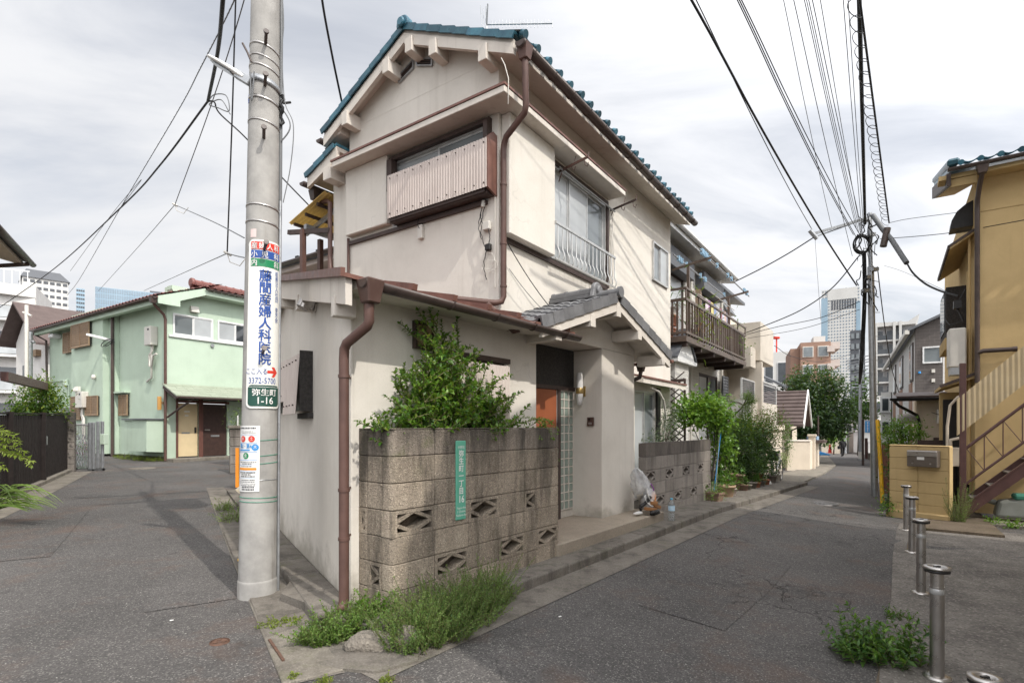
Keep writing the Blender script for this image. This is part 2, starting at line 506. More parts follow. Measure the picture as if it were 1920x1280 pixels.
M['kerb'] = concrete('kerb_concrete',(0.20,0.18,0.155),(0.13,0.115,0.10),110,0.3,0.6,0.3,0.06,0.45)
M['gutter_slab'] = concrete('gutter_concrete',(0.245,0.22,0.185),(0.155,0.138,0.115),110,0.3,0.5,0.3,0.06,0.3)
M['slab'] = concrete('entry_slab',(0.34,0.29,0.23),(0.26,0.22,0.175),90,0.2,0.3)
M['lot'] = concrete('parking_concrete',(0.20,0.182,0.162),(0.085,0.077,0.07),70,0.55,0.8,0.06)
M['polecon'] = mat('pole_concrete',(0.40,0.385,0.36),(0.27,0.26,0.245),5.0,0.85,bump=0.35,bsc=70,streak=0.75,scol=(0.17,0.15,0.13))
M['rock'] = concrete('rough_rock',(0.24,0.215,0.18),(0.15,0.13,0.11),60,0.3,1.0,0.2)
# asphalt
def asphalt(name,k=1.0):
    s = NT(name)
    big = s.noise(s.pos,0.55,5,0.6)
    col = s.mix(s.rng(s.math('ADD',s.math('MULTIPLY',big,0.6),s.math('MULTIPLY',s.noise(s.pos,0.17,4,0.6),0.4)),0.40,0.60),(0.070 * k,0.066 * k,0.063 * k,1),(0.112 * k,0.104 * k,0.099 * k,1))
    vc = s.vor(s.pos,120,'F1',1)
    n = s.t.nodes.new('ShaderNodeSeparateColor'); s.link(vc,n.inputs[0])
    col = s.mix(s.rng(n.outputs[0],0.0,0.5,0.65,0.0),col,(0.032,0.03,0.03,1))
    col = s.mix(s.rng(n.outputs[1],0.8,0.98,0.0,0.45),col,(0.34,0.32,0.295,1))
    vb = s.vor(s.pos,38,'F1',1)
    n2 = s.t.nodes.new('ShaderNodeSeparateColor'); s.link(vb,n2.inputs[0])
    d2 = s.vor(s.pos,38)
    speck = s.math('MULTIPLY',s.rng(n2.outputs[0],0.93,0.95),s.rng(d2,0.18,0.10))
    col = s.mix(speck,col,(0.5,0.48,0.44,1))
    col = s.mix(s.rng(s.noise(s.pos,2.4,6,0.75),0.56,0.72,0,0.55),col,(0.03,0.028,0.027,1))
    # rusty brown bleed, patched area and cracks
    col = s.mix(s.math('MULTIPLY',s.rng(s.noise(s.pos,0.9,5,0.72),0.52,0.70),0.45),col,(0.13,0.075,0.05,1))
    wv = s.t.nodes.new('ShaderNodeVectorMath'); wv.operation = 'ADD'
    wn_ = s.t.nodes.new('ShaderNodeTexNoise'); wn_.inputs['Scale'].default_value = 2.6; wn_.inputs['Detail'].default_value = 5
    s.link(s.pos,wn_.inputs[0]); s.link(s.pos,wv.inputs[0])
    vm = s.t.nodes.new('ShaderNodeVectorMath'); vm.operation = 'SCALE'; vm.inputs['Scale'].default_value = 0.5
    s.link(wn_.outputs[1],vm.inputs[0]); s.link(vm.outputs[0],wv.inputs[1])
    e1 = s.vor(wv.outputs[0],0.75,'DISTANCE_TO_EDGE'); e2 = s.vor(wv.outputs[0],3.6,'DISTANCE_TO_EDGE')
    xy = s.t.nodes.new('ShaderNodeSeparateXYZ'); s.link(s.pos,xy.inputs[0])
    lane = s.rng(xy.outputs[0],-0.6,0.8)
    c1 = s.math('MULTIPLY',s.rng(e1,0.0,0.007,1,0),s.rng(s.noise(s.pos,0.5,2),0.48,0.56))
    c2 = s.math('MULTIPLY',s.rng(e2,0.0,0.022,1,0),s.rng(s.noise(s.pos,0.62,3),0.55,0.64))
    cr = s.math('MULTIPLY',s.math('MAXIMUM',c1,c2),lane)
    col = s.mix(s.math('MULTIPLY',cr,0.85),col,(0.018,0.016,0.015,1))
    h = s.math('ADD',s.vor(s.pos,120),s.math('MULTIPLY',s.noise(s.pos,60,3),1.2))
    h = s.math('SUBTRACT',h,s.math('MULTIPLY',cr,2.0))
    s.bump(h,0.7,0.006)
    return s.fin(col,0.9,0,0.3)
M['asphalt'] = asphalt('asphalt')
M['asphalt_old'] = asphalt('asphalt_old',1.07)
M['asphalt_new'] = asphalt('asphalt_new',0.93)
M['soil'] = concrete('soil',(0.14,0.11,0.08),(0.09,0.07,0.05),60,0.3,0.8,0.4)
# other houses
M['green'] = stucco('mint_stucco',(0.50,0.60,0.485),(0.46,0.555,0.445),0.22,(0.3,0.36,0.27),0.35)
M['yellow'] = stucco('ochre_stucco',(0.60,0.44,0.225),(0.53,0.385,0.19),0.2,(0.33,0.23,0.11),0.5)
M['yellowblock'] = stucco('ochre_block',(0.60,0.445,0.23),(0.53,0.385,0.19),0.3,(0.3,0.2,0.09),0.8)
M['cream'] = stucco('cream_stucco',(0.66,0.58,0.47),(0.60,0.52,0.42),0.2)
M['beige'] = stucco('beige_stucco',(0.60,0.545,0.47),(0.54,0.49,0.42),0.25)
M['whitewall'] = stucco('white_stucco',(0.70,0.68,0.65),(0.62,0.60,0.57),0.25)
M['pinkwall'] = stucco('pinkish_stucco',(0.58,0.50,0.45),(0.53,0.455,0.41),0.15)
M['slate'] = mat('slate_roof',(0.10,0.105,0.115),(0.14,0.145,0.155),3,0.6,bump=0.2,bsc=40)
M['brownroof'] = mat('brown_roof',(0.085,0.06,0.054),(0.115,0.083,0.074),3,0.6)
M['louvre'] = mat('tan_louvre',(0.22,0.145,0.085),(0.28,0.19,0.115),6,0.55)
M['doorbeige'] = mat('beige_door',(0.70,0.56,0.34),None,2,0.45)
M['doorbrown'] = mat('brown_door',(0.042,0.024,0.02),(0.065,0.037,0.03),9,0.45)
M['doororange'] = mat('orange_wood_door',(0.34,0.105,0.045),(0.27,0.08,0.034),2,0.4)
M['awning'] = mat('pale_green_metal',(0.33,0.36,0.28),(0.27,0.30,0.23),4,0.55,streak=0.3)
M['boxwhite'] = mat('off_white_plastic',(0.66,0.63,0.57),(0.58,0.55,0.5),4,0.5,streak=0.25)
M['balcony'] = mat('brown_aluminium',(0.135,0.10,0.08),(0.175,0.13,0.105),6,0.4,0.3)
M['fenceblack'] = mat('dark_brown_fence',(0.016,0.012,0.011),(0.028,0.022,0.02),7,0.7,streak=0.3,spec=0.2)
M['orangebrick'] = mat('orange_brick_far',(0.33,0.205,0.15),(0.285,0.175,0.128),0.3,0.85)
M['toner'] = mat('tower_pale',(0.62,0.61,0.58),None,0.05,0.8)
M['darktower'] = mat('tower_dark',(0.09,0.095,0.105),None,0.1,0.5)
M['greytower'] = mat('tower_grey',(0.42,0.42,0.42),None,0.1,0.7)
M['towerglass'] = mat('tower_glass_blue',(0.20,0.30,0.38),(0.27,0.38,0.46),0.06,0.15,spec=0.8)
M['towerwin'] = mat('tower_window',(0.20,0.25,0.30),None,0.2,0.15,spec=0.7)
M['wire'] = mat('black_cable',(0.018,0.018,0.019),None,5,0.6)
M['wiregrey'] = mat('grey_cable',(0.16,0.165,0.17),None,5,0.5)
M['yellowguard'] = mat('yellow_guard',(0.78,0.44,0.02),None,5,0.4)
M['stairbrown'] = mat('brown_stair_paint',(0.075,0.036,0.032),(0.10,0.05,0.044),8,0.45,streak=0.4)
M['white'] = mat('white_paint',(0.80,0.79,0.76),None,3,0.45)
M['signwhite'] = mat('sign_white',(0.80,0.79,0.74),(0.76,0.75,0.70),2,0.4)
M['red'] = mat('sign_red',(0.70,0.05,0.03),None,4,0.4)
M['blue'] = mat('sign_blue',(0.03,0.09,0.34),None,4,0.4)
M['bluebright'] = mat('sign_bright_blue',(0.05,0.30,0.68),None,4,0.4)
M['signgreen'] = mat('sign_green',(0.02,0.24,0.10),None,4,0.4)
M['darkgreen'] = mat('sign_dark_green',(0.018,0.075,0.055),None,4,0.4)
M['plategreen'] = mat('street_plate_green',(0.10,0.36,0.25),(0.13,0.40,0.29),9,0.4)
M['orange'] = mat('print_orange',(0.85,0.30,0.03),None,4,0.5)
M['ink'] = mat('print_ink',(0.10,0.10,0.11),None,4,0.6)
M['terracotta'] = mat('terracotta',(0.36,0.15,0.09),(0.29,0.12,0.075),9,0.8,rnd=0.2)
M['planter'] = mat('brown_planter',(0.24,0.15,0.115),(0.19,0.12,0.09),9,0.7)
M['palegreenpot'] = mat('pale_green_planter',(0.35,0.45,0.36),None,5,0.5)
M['bark'] = mat('bark',(0.085,0.065,0.05),(0.05,0.04,0.03),12,0.95,bump=0.6,bsc=40)
M['stem'] = mat('green_stem',(0.16,0.13,0.06),(0.11,0.12,0.05),12,0.8)
M['leaf_bright'] = leaf('leaf_bright',(0.06,0.165,0.02),(0.20,0.34,0.045),0.38,0.3)
M['leaf_mid'] = leaf('leaf_mid',(0.035,0.10,0.022),(0.11,0.205,0.04),0.3)
M['leaf_dark'] = leaf('leaf_dark',(0.014,0.04,0.013),(0.045,0.09,0.025),0.22)
M['leaf_weed'] = leaf('leaf_weed',(0.085,0.165,0.035),(0.22,0.31,0.075),0.32,0.6)
M['leaf_yellow'] = leaf('leaf_yellow',(0.14,0.20,0.02),(0.27,0.33,0.045),0.4)
M['leaf_grass'] = leaf('leaf_grass',(0.09,0.16,0.03),(0.20,0.28,0.06),0.3)
M['leaf_rust'] = leaf('leaf_rust',(0.25,0.08,0.025),(0.14,0.12,0.03),0.3)
M['flower'] = leaf('flower_magenta',(0.30,0.03,0.16),(0.45,0.10,0.30),0.3)
# ------------------------------------------------------------------ ground, lanes, kerbs
def sheet(name,xs,ys,zoff,m,mask=None,f=zg):
    vs = [(x,y,f(x,y) + zoff) for y in ys for x in xs]
    nx = len(xs); fs = []
    for j in range(len(ys) - 1):
        for i in range(nx - 1):
            fs.append((j*nx+i,j*nx+i+1,(j+1)*nx+i+1,(j+1)*nx+i))
    mb = MB(); mb.add(vs,fs,True)
    return mb
xs = [-3000,-1200,-500,-200,-100,-60,-40] + [-30 + i * 1.5 for i in range(14)] + [-9 + 0.5 * i for i in range(37)] + [9.5 + 1.0 * i for i in range(12)] + [22,25,28,31,34,38,44,60,100,200,500,1200,3000]
ys = [-300,-100,-40,-20,-10,-6] + [-4 + 0.5 * i for i in range(37)] + [15 + 1.0 * i for i in range(12)] + [28,30,33,36,40,45,50,55,60,70,90,140,300,800,2000,4500]
def zg_far(x,y):
    return max(zg(x,y),-4.0)
struct('road',sheet('road',xs,ys,0.0,None,f=zg_far),M['asphalt'])

def strip(left,right,zl,zr,thick=0.0):
    """ribbon between two polylines, draped on the ground with offsets; closed solid when thick"""
    mb = MB(); n = len(left)
    top = []
    for (a,b) in zip(left,right):
        top.append((a[0],a[1],zg(*a) + zl)); top.append((b[0],b[1],zg(*b) + zr))
    fs = [(2*i,2*i+1,2*i+3,2*i+2) for i in range(n - 1)]
    mb.add(top,fs)
    if thick:
        bot = [(x,y,z - thick) for x,y,z in top]
        k = len(top)
        mb.add(top + bot,[(2*i,2*i+2,2*i+2+k,2*i+k) for i in range(n-1)] + [(2*i+1,2*i+1+k,2*i+3+k,2*i+3) for i in range(n-1)]
               + [(0,k,k+1,1),(2*n-2,2*n-1,2*n-1+k,2*n-2+k)])
    return mb
def line(p,q,n):
    return [(p[0] + (q[0]-p[0]) * i / n,p[1] + (q[1]-p[1]) * i / n) for i in range(n + 1)]

# lane frame on the right: s along the lane, q across it (to the right)
LF = Frame(0,0,0,DX,DY)                     # local x = along lane, local -y = to the right
def lane(s,q):
    p = LF.w(s,-q); return (p.x,p.y)
# concrete kerb in front of the block walls, gutter slab beside it
KQ = -2.83                                      # street face of the kerb
def kerb_run(name,s0,s1,q0,q1,h,piece=0.6,parent=None,m='kerb'):
    n = max(1,round((s1 - s0) / piece)); L = (s1 - s0) / n
    root = struct(name,strip([lane(s0,q0 + .02),lane(s1,q0 + .02)],[lane(s0,q1 - .02),lane(s1,q1 - .02)],h - 0.02,h - 0.02,h + 0.1),M[m])
    me = None
    for i in range(n):
        mb = MB(); a,b = s0 + i * L + 0.003,s0 + (i + 1) * L - 0.003
        c = [lane(a,q0),lane(b,q0),lane(b,q1),lane(a,q1)]
        zs = [zg(*p) for p in c]
        mb.hexa([(p[0],p[1],z - 0.1) for p,z in zip(c,zs)][::-1],[(p[0],p[1],z + h) for p,z in zip(c,zs)][::-1])
        part('kerb_stone',root,mb,M[m],WORLD,0.018,2)
    return root
kerb_run('kerb',3.3,17.2,-3.04,KQ,0.10)
struct('gutter_strip',strip([lane(1.95 + i * 0.5,-2.83) for i in range(31)],[lane(1.95 + i * 0.5,-2.50) for i in range(31)],0.006,0.005),M['kerb'])
# raised ground under the old house plot (behind the kerb)
mb = strip([lane(2.3 + 0.75 * i,-9.0) if i > 4 else lane(2.3 + 0.75 * i,-4.2 - 0.9 * i) for i in range(21)],[lane(2.3 + 0.75 * i,-3.04) for i in range(21)],0.085,0.085,0.4)
struct('house_plot',mb,M['kerb'])
# left lane: kerb with mossy top along the old house, gutter slabs, and the far fence side
WX,WY = -0.5268,0.85                           # heading of the left lane
def lft(s,q):                                   # s along from the annex corner, q to the left
    return (-1.24 + WX * s - WY * q,4.14 + WY * s + WX * q)
k = struct('kerb_left_lane',strip([lft(-0.12,0.26),lft(8,0.30)],[lft(-0.12,0.10),lft(8,0.1)],0.06,0.06,0.2),M['kerb'])
for i in range(10):
    a,b = -0.12 + i * 0.6,0.474 + i * 0.6
    mb = MB(); c = [lft(a,0.0),lft(b,0.0),lft(b,0.29),lft(a,0.29)]
    mb.hexa([(p[0],p[1],zg(*p) - 0.1) for p in c],[(p[0],p[1],zg(*p) + 0.1) for p in c])
    part('kerb_stone',k,mb,M['kerb'],WORLD,0.02,2)
g_ = struct('gutter_slabs',strip([lft(-0.95,0.62),lft(9,0.62)],[lft(-0.95,0.29),lft(9,0.29)],0.004,0.004),M['kerb'])
for i in range(14):
    a,b = -0.93 + i * 0.6,-0.335 + i * 0.6
    mb = MB(); c = [lft(a,0.292),lft(b,0.292),lft(b,0.63),lft(a,0.63)]
    mb.hexa([(p[0],p[1],zg(*p) - 0.05) for p in c],[(p[0],p[1],zg(*p) + 0.014) for p in c])
    part('gutter_slab',g_,mb,M['gutter_slab'],WORLD,0.006)
# rounded concrete apron at the corner of the two lanes
mb = MB()
ap = [(-1.50,3.40),(-1.30,3.31),(-1.05,3.21),(-0.8,3.17),(-0.58,3.32),(-0.6,3.5),(-0.8,3.8),(-1.2,4.0),(-1.62,4.2),(-1.76,3.95)]
mb.prism([(x,y) for x,y in ap],-0.1,0.012,'z')
struct('corner_apron',mb,M['kerb'])
# parking ground on the right
mb = MB()
lot = [lane(-3,-0.22),lane(1.5,-0.22),lane(3.5,-0.24),lane(4.6,-0.30),lane(6,-0.31),lane(8,-0.40),lane(10.2,-0.46),lane(11.2,-0.46)]
rt = [lane(-3,9),lane(1.5,9),lane(3.5,9),lane(4.6,9),lane(6,9),lane(8,9),lane(10.2,9),lane(11.2,9)]
struct('parking_ground',strip(lot,rt,0.012,0.012,0.06),M['lot'])
# kerb line and pavement along the far right side
struct('far_kerb',strip([lane(10.5,-0.15),lane(16,-0.35),lane(26,-1.2),lane(45,-3.4)],[lane(10.5,0.8),lane(16,0.6),lane(26,0.2),lane(45,-2)],0.05,0.05,0.2),M['soil'])
struct('far_kerb_left',strip([lane(17.2,-4.6),lane(24,-4.5),lane(33,-5.2),lane(60,-9.4)],[lane(17.2,-3.0),lane(24,-3.35),lane(33,-4.1),lane(60,-8.2)],0.06,0.06,0.2),M['gutter_slab'])
# left side of the left lane: paved gutter and low kerb under the black fence
fl = [(-6.1,4.6),(-8.64,9.1),(-10.1,11.6),(-11.75,14.4)]
def off(pts,d):
    return [(x + 0.866 * d,y + 0.5 * d) for x,y in pts]
struct('fence_gutter',strip(off(fl,-0.02),off(fl,0.42),0.006,0.005),M['gutter_slab'])
struct('fence_kerb',strip(off(fl,-0.16),off(fl,0.0),0.09,0.08,0.2),M['gutter_slab'])
struct('garden_soil',strip(off(fl,-6),off(fl,-0.16),0.04,0.04),M['soil'])
# manhole covers
def cover(name,label,X,Y,r,m,n=28):
    z = zg(X,Y)
    t = thing(name,label,'manhole cover',Frame(X,Y,z,1,0))
    mb = MB(); mb.lathe([(r,-0.02),(r,0.009),(r - 0.012,0.012),(r * 0.86,0.012),(r * 0.85,0.007),(0.001,0.007)],n)
    part('lid',t,mb,m,Frame(X,Y,z,1,0))
    mb = MB()
    for i in range(int(r / 0.055)):
        a = 0.03 + i * 0.055
        for k in range(max(3,int(a * 34))):
            an = 2 * math.pi * k / max(3,int(a * 34))
            mb.box(a * math.cos(an) - .011,a * math.cos(an) + .011,a * math.sin(an) - .011,a * math.sin(an) + .011,0.006,0.011)
    part('tread_pattern',t,mb,m,Frame(X,Y,z,1,0),kind='stuff')
M['iron'] = mat('worn_iron',(0.16,0.15,0.145),(0.1,0.095,0.09),20,0.5,0.6,bump=0.2,bsc=80)
M['rustiron'] = mat('rusty_iron',(0.16,0.085,0.055),(0.10,0.06,0.045),30,0.75,0.2,bump=0.3,bsc=80)
cover('manhole_cover','small round rusty valve cover set in the asphalt before the concrete pole',-1.965,3.62,0.062,M['rustiron'],20)
cover('manhole_cover','round grey manhole cover in the shaded lane on the right',6.43,11.25,0.34,M['iron'])
cover('manhole_cover','faint round manhole cover in the left lane before the green house',-10.7,15.6,0.34,M['gutter_slab'])

# old trench patches
struct('asphalt_patch',strip([lane(4.2,-1.95),lane(5.4,-1.95),lane(6.6,-1.93)],[lane(4.2,-1.25),lane(5.4,-1.22),lane(6.6,-1.25)],0.005,0.005),M['asphalt_new'])
struct('asphalt_patch',strip([lane(9.3,-2.4),lane(12.5,-2.45)],[lane(9.3,-1.7),lane(12.5,-1.75)],0.005,0.005),M['asphalt_old'])
struct('asphalt_patch',strip([lft(0.9,1.35),lft(2.6,1.3)],[lft(0.9,0.64),lft(2.6,0.64)],0.005,0.005),M['asphalt_old'])
struct('asphalt_patch',strip([lft(3.4,3.2),lft(7.5,3.3)],[lft(3.4,2.3),lft(7.5,2.35)],0.005,0.005),M['asphalt_new'])
# ================================================================== the old cream house on the corner
u2 = (0.57563,0.81771)
HF = Frame(-0.1584,6.4,0,*u2)        # x: along the street facade, y: along the gable, outward = -y (street), -x (gable)
AF = Frame(-1.24,4.14,0,DX,DY)      # ground-floor annex: x along the street wall, outward = -y
house = thing('corner_house','two-storey cream plaster house with blue tiled gable roof on the corner','house',HF)
def hpart(name,mb,m,fr=HF,bev=0.0,seg=1,**k):
    return part(name,house,mb,M[m] if isinstance(m,str) else m,fr,bev,seg,**k)

# ---- upper body walls
mb = MB()
mb.plate(0,6.09,0.1,5.95,[(1.12,2.92,3.74,5.06),(5.0,5.86,4.29,5.06),(4.15,5.2,0.6,2.12)],0.0,0.12)
hpart('street_wall',mb,'stucco',HF)
mb = MB()
# gable wall (x = 0 plane, spans y 0.0 .. 2.75) with the window opening, built in a turned frame: local x runs along the gable
GF = HF.at(0,0,0,R(90))              # x: along the gable (house y), outward = +y
mb.plate(0.12,2.75,0.1,5.83,[(0.15,1.83,4.17,5.12)],-0.12,-0.002)
mb.prism([(0.0,5.83),(2.75,5.83),(2.75,5.95),(1.375,6.60),(0.0,5.95)],-0.12,0.0,'y')
mb.plate(2.75,3.13,0.1,5.35,[],-0.12,-0.002)
hpart('gable_wall',mb,'stucco',GF)
mb = MB()
mb.box(5.97,6.088,0.12,3.13,0.1,5.9); mb.box(0.12,5.97,3.0,3.12,0.1,5.9)
hpart('rear_wall',mb,'stucco',HF)
# floors inside so no light leaks through
mb = MB(); mb.box(0.13,5.96,0.13,2.98,3.35,3.45); hpart('floor_inside',mb,'darkwood',HF)
# shutter boxes projecting from both walls
hpart('shutter_box',MB().box(0.05,1.10,-0.13,0.0,3.73,5.17),'stucco',HF,0.012)
hpart('shutter_box',MB().box(1.84,2.72,0.0,0.10,4.23,5.17),'stucco',GF,0.012)
hpart('base_strip',MB().box(0.11,2.95,-0.03,-0.002,3.67,3.728),'darkwood',HF)
hpart('base_strip',MB().box(0.16,2.72,0.002,0.04,4.12,4.168),'darkwood',GF)
# canopy ledge that turns the corner
mb = MB()
mb.prism([(-0.30,-0.30),(3.04,-0.30),(3.04,-0.002),(-0.002,-0.002),(-0.002,2.77),(-0.30,2.77)],5.17,5.245,'z')
lg = hpart('canopy_ledge',mb,'trim',HF,0.006)
mb = MB()
mb.prism([(-0.30,5.25),(-0.31,5.25),(-0.31,5.28),(-0.002,5.36),(-0.002,5.25)],-0.31,3.06,'y')
mb2 = MB(); mb2.hexa([(-0.31,-0.31,5.248),(3.06,-0.31,5.248),(3.06,-0.003,5.248),(-0.003,-0.003,5.248)],
                     [(-0.31,-0.31,5.275),(3.06,-0.31,5.275),(3.06,-0.003,5.36),(-0.003,-0.003,5.36)])
mb2.hexa([(-0.31,-0.31,5.248),(-0.003,-0.003,5.248),(-0.003,2.79,5.248),(-0.31,2.79,5.248)],
         [(-0.31,-0.31,5.275),(-0.003,-0.003,5.36),(-0.003,2.79,5.36),(-0.31,2.79,5.275)])
part('flashing',lg,mb2,M['brown'],HF)

# ---- main roof
RS = 0.485; RY = 1.375; RZ = 6.62       # pitch, ridge position and height of the roof deck
def deck(y): return RZ - RS * abs(y - RY)
roof = hpart('roof',MB().prism([(-0.36,deck(-0.36)),(RY,RZ),(3.08,deck(3.08)),(3.08,deck(3.08) - 0.05),(RY,RZ - 0.05),(-0.36,deck(-0.36) - 0.05)],-0.2,6.3,'x'),'trim',HF)
# verge boards and soffits
for (ya,yb) in ((-0.36,RY),(RY,3.08)):
    mb = MB(); mb.prism([(ya,deck(ya) - 0.05),(yb,deck(yb) - 0.05),(yb,deck(yb) - 0.19),(ya,deck(ya) - 0.17)],-0.215,-0.16,'x')
    hpart('verge_board',mb,'trim',HF)
mb = MB(); mb.prism([(-0.355,deck(-.36) - 0.052),(-0.355,deck(-.36) - 0.10),(-0.001,5.78),(-0.001,5.94)],-0.16,6.29,'x')
hpart('soffit',mb,'trim',HF)
mb = MB(); mb.prism([(3.07,deck(3.07) - 0.052),(3.07,deck(3.07) - 0.10),(2.751,5.72),(2.751,5.9)],-0.16,6.29,'x')
hpart('soffit',mb,'trim',HF)
for y in (0.06,0.85,1.27,1.70,2.56):
    z = deck(y) - 0.13
    hpart('purlin_end',MB().box(-0.245,0.02,y - 0.062,y + 0.062,z - 0.17,z + 0.02),'trim',HF,0.006)
# small louvre vents under the ridge
for pts in ([(1.695,6.225),(1.408,6.335),(1.408,6.235),(1.68,6.135)],[(1.354,6.335),(1.068,6.225),(1.068,6.135),(1.334,6.235)]):
    mb = MB(); mb.prism(pts,-0.004,0.012,'y'); v_ = hpart('gable_vent',mb,'black',GF)
    c = Vector((sum(p[0] for p in pts) / 4,sum(p[1] for p in pts) / 4))
    fr = MB()
    for i in range(4):
        a,b = Vector(pts[i]),Vector(pts[(i + 1) % 4])
        fr.bar((a.x,0.014,a.y),(b.x,0.014,b.y),0.03,0.016)
    part('vent_frame',v_,fr,M['zinc'],GF)
    for k in (0.33,0.66):
        a = Vector(pts[0]).lerp(Vector(pts[3]),k); b = Vector(pts[1]).lerp(Vector(pts[2]),k)
        part('louvre',v_,MB().bar((a.x,0.014,a.y),(b.x,0.014,b.y),0.02,0.012),M['darkwood'],GF)

# ---- roof tiles
def tile_mesh(w=0.268,l=0.25,name='roof_tile',m='bluetile',h=0.045,t=0.016):
    """one pantile: x across, y up the slope (0 at the lower edge), z off the deck"""
    prof = [(0,0.030),(0.03,0.044),(0.06,0.048),(0.09,0.040),(0.12,0.018),(0.155,0.004),(0.20,0.002),(0.24,0.012),(0.268,0.028)]
    s = w / 0.268; k = h / 0.048
    mb = MB(); vs = []
    for y,dz in ((0,t),(l,0.002)):
        for (x,z) in prof: vs.append((x * s,y,z * k + dz))
    n = len(prof); fs = [(i,i+1,n+i+1,n+i) for i in range(n - 1)]
    mb.add(vs,fs,True)
    lo = [(x * s,0,z * k - 0.004) for (x,z) in prof]
    mb.add([v for v in vs[:n]] + lo,[(i,n+i,n+i+1,i+1) for i in range(n - 1)])
    return mb.mesh(name,M[m])
def slope_frame(base,o,xdir,ydir):
    """matrix with x = xdir, y = ydir (up the slope), z = normal, in the frame base"""
    x = Vector(xdir).normalized(); y = Vector(ydir).normalized(); z = x.cross(y)
    m = Matrix((x,y,z)).transposed().to_4x4(); m.translation = Vector(o)
    f = Frame(0,0,0,1,0); f.m = base.m @ m; return f
def disc(mb,c,axis,r,h,n=14):
    c = Vector(c); a = Vector(axis).normalized()
    mb.tube([c - a * h / 2,c + a * h / 2],r,n)
    return mb
bt = tile_mesh()
ca = 1 / math.hypot(1,RS); sa = RS * ca
# the eave course on the street side (each tile with its round end cap), remaining courses as one covering
cap = MB(); disc(cap,(0.055,-0.012,0.026),(0,1,0),0.047,0.06,14); cap = cap.mesh('eave_cap',M['bluetile'])
NC = 24
for i in range(NC):
    x = -0.20 + i * 0.2685
    f = slope_frame(HF,(x + RND.uniform(-.008,.008),-0.43 + RND.uniform(-.012,.012),deck(-0.43) + 0.06 + RND.uniform(-.006,.006)),(1,RND.uniform(-.03,.03),0),(0,ca,sa))
    tl = part('roof_tile',house,bt,None,f); part('end_cap',tl,cap,None,f)
# verge tiles along the front gable
vt = MB(); vt.hexa([(0,0,-0.04),(0.02,0,-0.04),(0.02,0.25,-0.05),(0,0.25,-0.05)],[(0,0,0.042),(0.02,0,0.042),(0.02,0.25,0.026),(0,0.25,0.026)])
vt.hexa([(0.02,0,0.02),(0.2,0,0.012),(0.2,0.25,-0.002),(0.02,0.25,0.006)],[(0.02,0,0.042),(0.2,0,0.034),(0.2,0.25,0.018),(0.02,0.25,0.026)])
vt = vt.mesh('verge_tile',M['bluetile'])
vtm = MB(); vtm.v = [(-x,y,z) for x,y,z in [tuple(v.co) for v in vt.vertices]]; vtm.f = [list(reversed(p.vertices)) for p in vt.polygons]; vtm.sm = [False] * len(vtm.f); vtm.mi = [0] * len(vtm.f)
vtm = vtm.mesh('verge_tile_mirrored',M['bluetile'])
L = (RY + 0.38) / ca; nv = 8
for i in range(nv):
    d = i * L / nv
    part('verge_tile',house,vt,None,slope_frame(HF,(-0.245,-0.38 + d * ca,deck(-0.38) + 0.035 + d * sa),(1,0,0),(0,ca,sa)))
    part('verge_tile',house,vtm,None,slope_frame(HF,(-0.245,3.11 - d * ca,deck(3.11) + 0.035 + d * sa),(-1,0,0),(0,-ca,sa)))
cov = MB()
prof = [(k / 6,0.045 * max(0,math.sin(math.pi * k / 6)) ** 1 if k <= 3 else 0.008) for k in range(6)]
for side in (0,1):
    for r in range(8):
        vs = []; cols = NC * 4
        for yy,dz in ((r * L / 8,0.028),((r + 1) * L / 8,0.012)):
            for c in range(cols + 1):
                ph = c % 4
                z = (0.03,0.05,0.01,0.006)[ph] + dz
                x = -0.19 + c * 6.45 / cols
                y = (-0.38 + yy * ca) if side == 0 else (3.11 - yy * ca)
                vs.append((x,y,deck(y) + 0.012 + z * 0.9))
        n = cols + 1
        fs = [(i,i + 1,n + i + 1,n + i) if side == 0 else (i,n + i,n + i + 1,i + 1) for i in range(cols)]
        if not (side == 0 and r == 0): cov.add(vs,fs,True)
hpart('tile_covering',cov,'bluetile',HF,kind='stuff')
# ridge: stacked courses, round cap tiles and the end ornament
mb = MB(); mb.box(-0.2,6.25,RY - 0.09,RY + 0.09,RZ + 0.03,RZ + 0.06); hpart('ridge_base',mb,'bluetile',HF)
rc = MB(); rc.tube([(0,0,0),(0.31,0,0)],0.075,14); rc.tube([(0.0,0,0),(0.05,0,0)],0.088,14); rc = rc.mesh('ridge_cap',M['bluetile'])
for i in range(20):
    part('ridge_cap',house,rc,None,HF.at(-0.2 + i * 0.32,RY,RZ + 0.075))
mb = MB(); mb.prism([(RY + 0.11 * math.cos(a),RZ + 0.05 + 0.11 * math.sin(a)) for a in [R(-20 + 220 * k / 12) for k in range(13)]],-0.255,-0.20,'x')
disc(mb,(-0.27,RY,RZ + 0.06),(1,0,0),0.06,0.05,16)
hpart('ridge_end_tile',mb,'bluetile',HF,0.012)
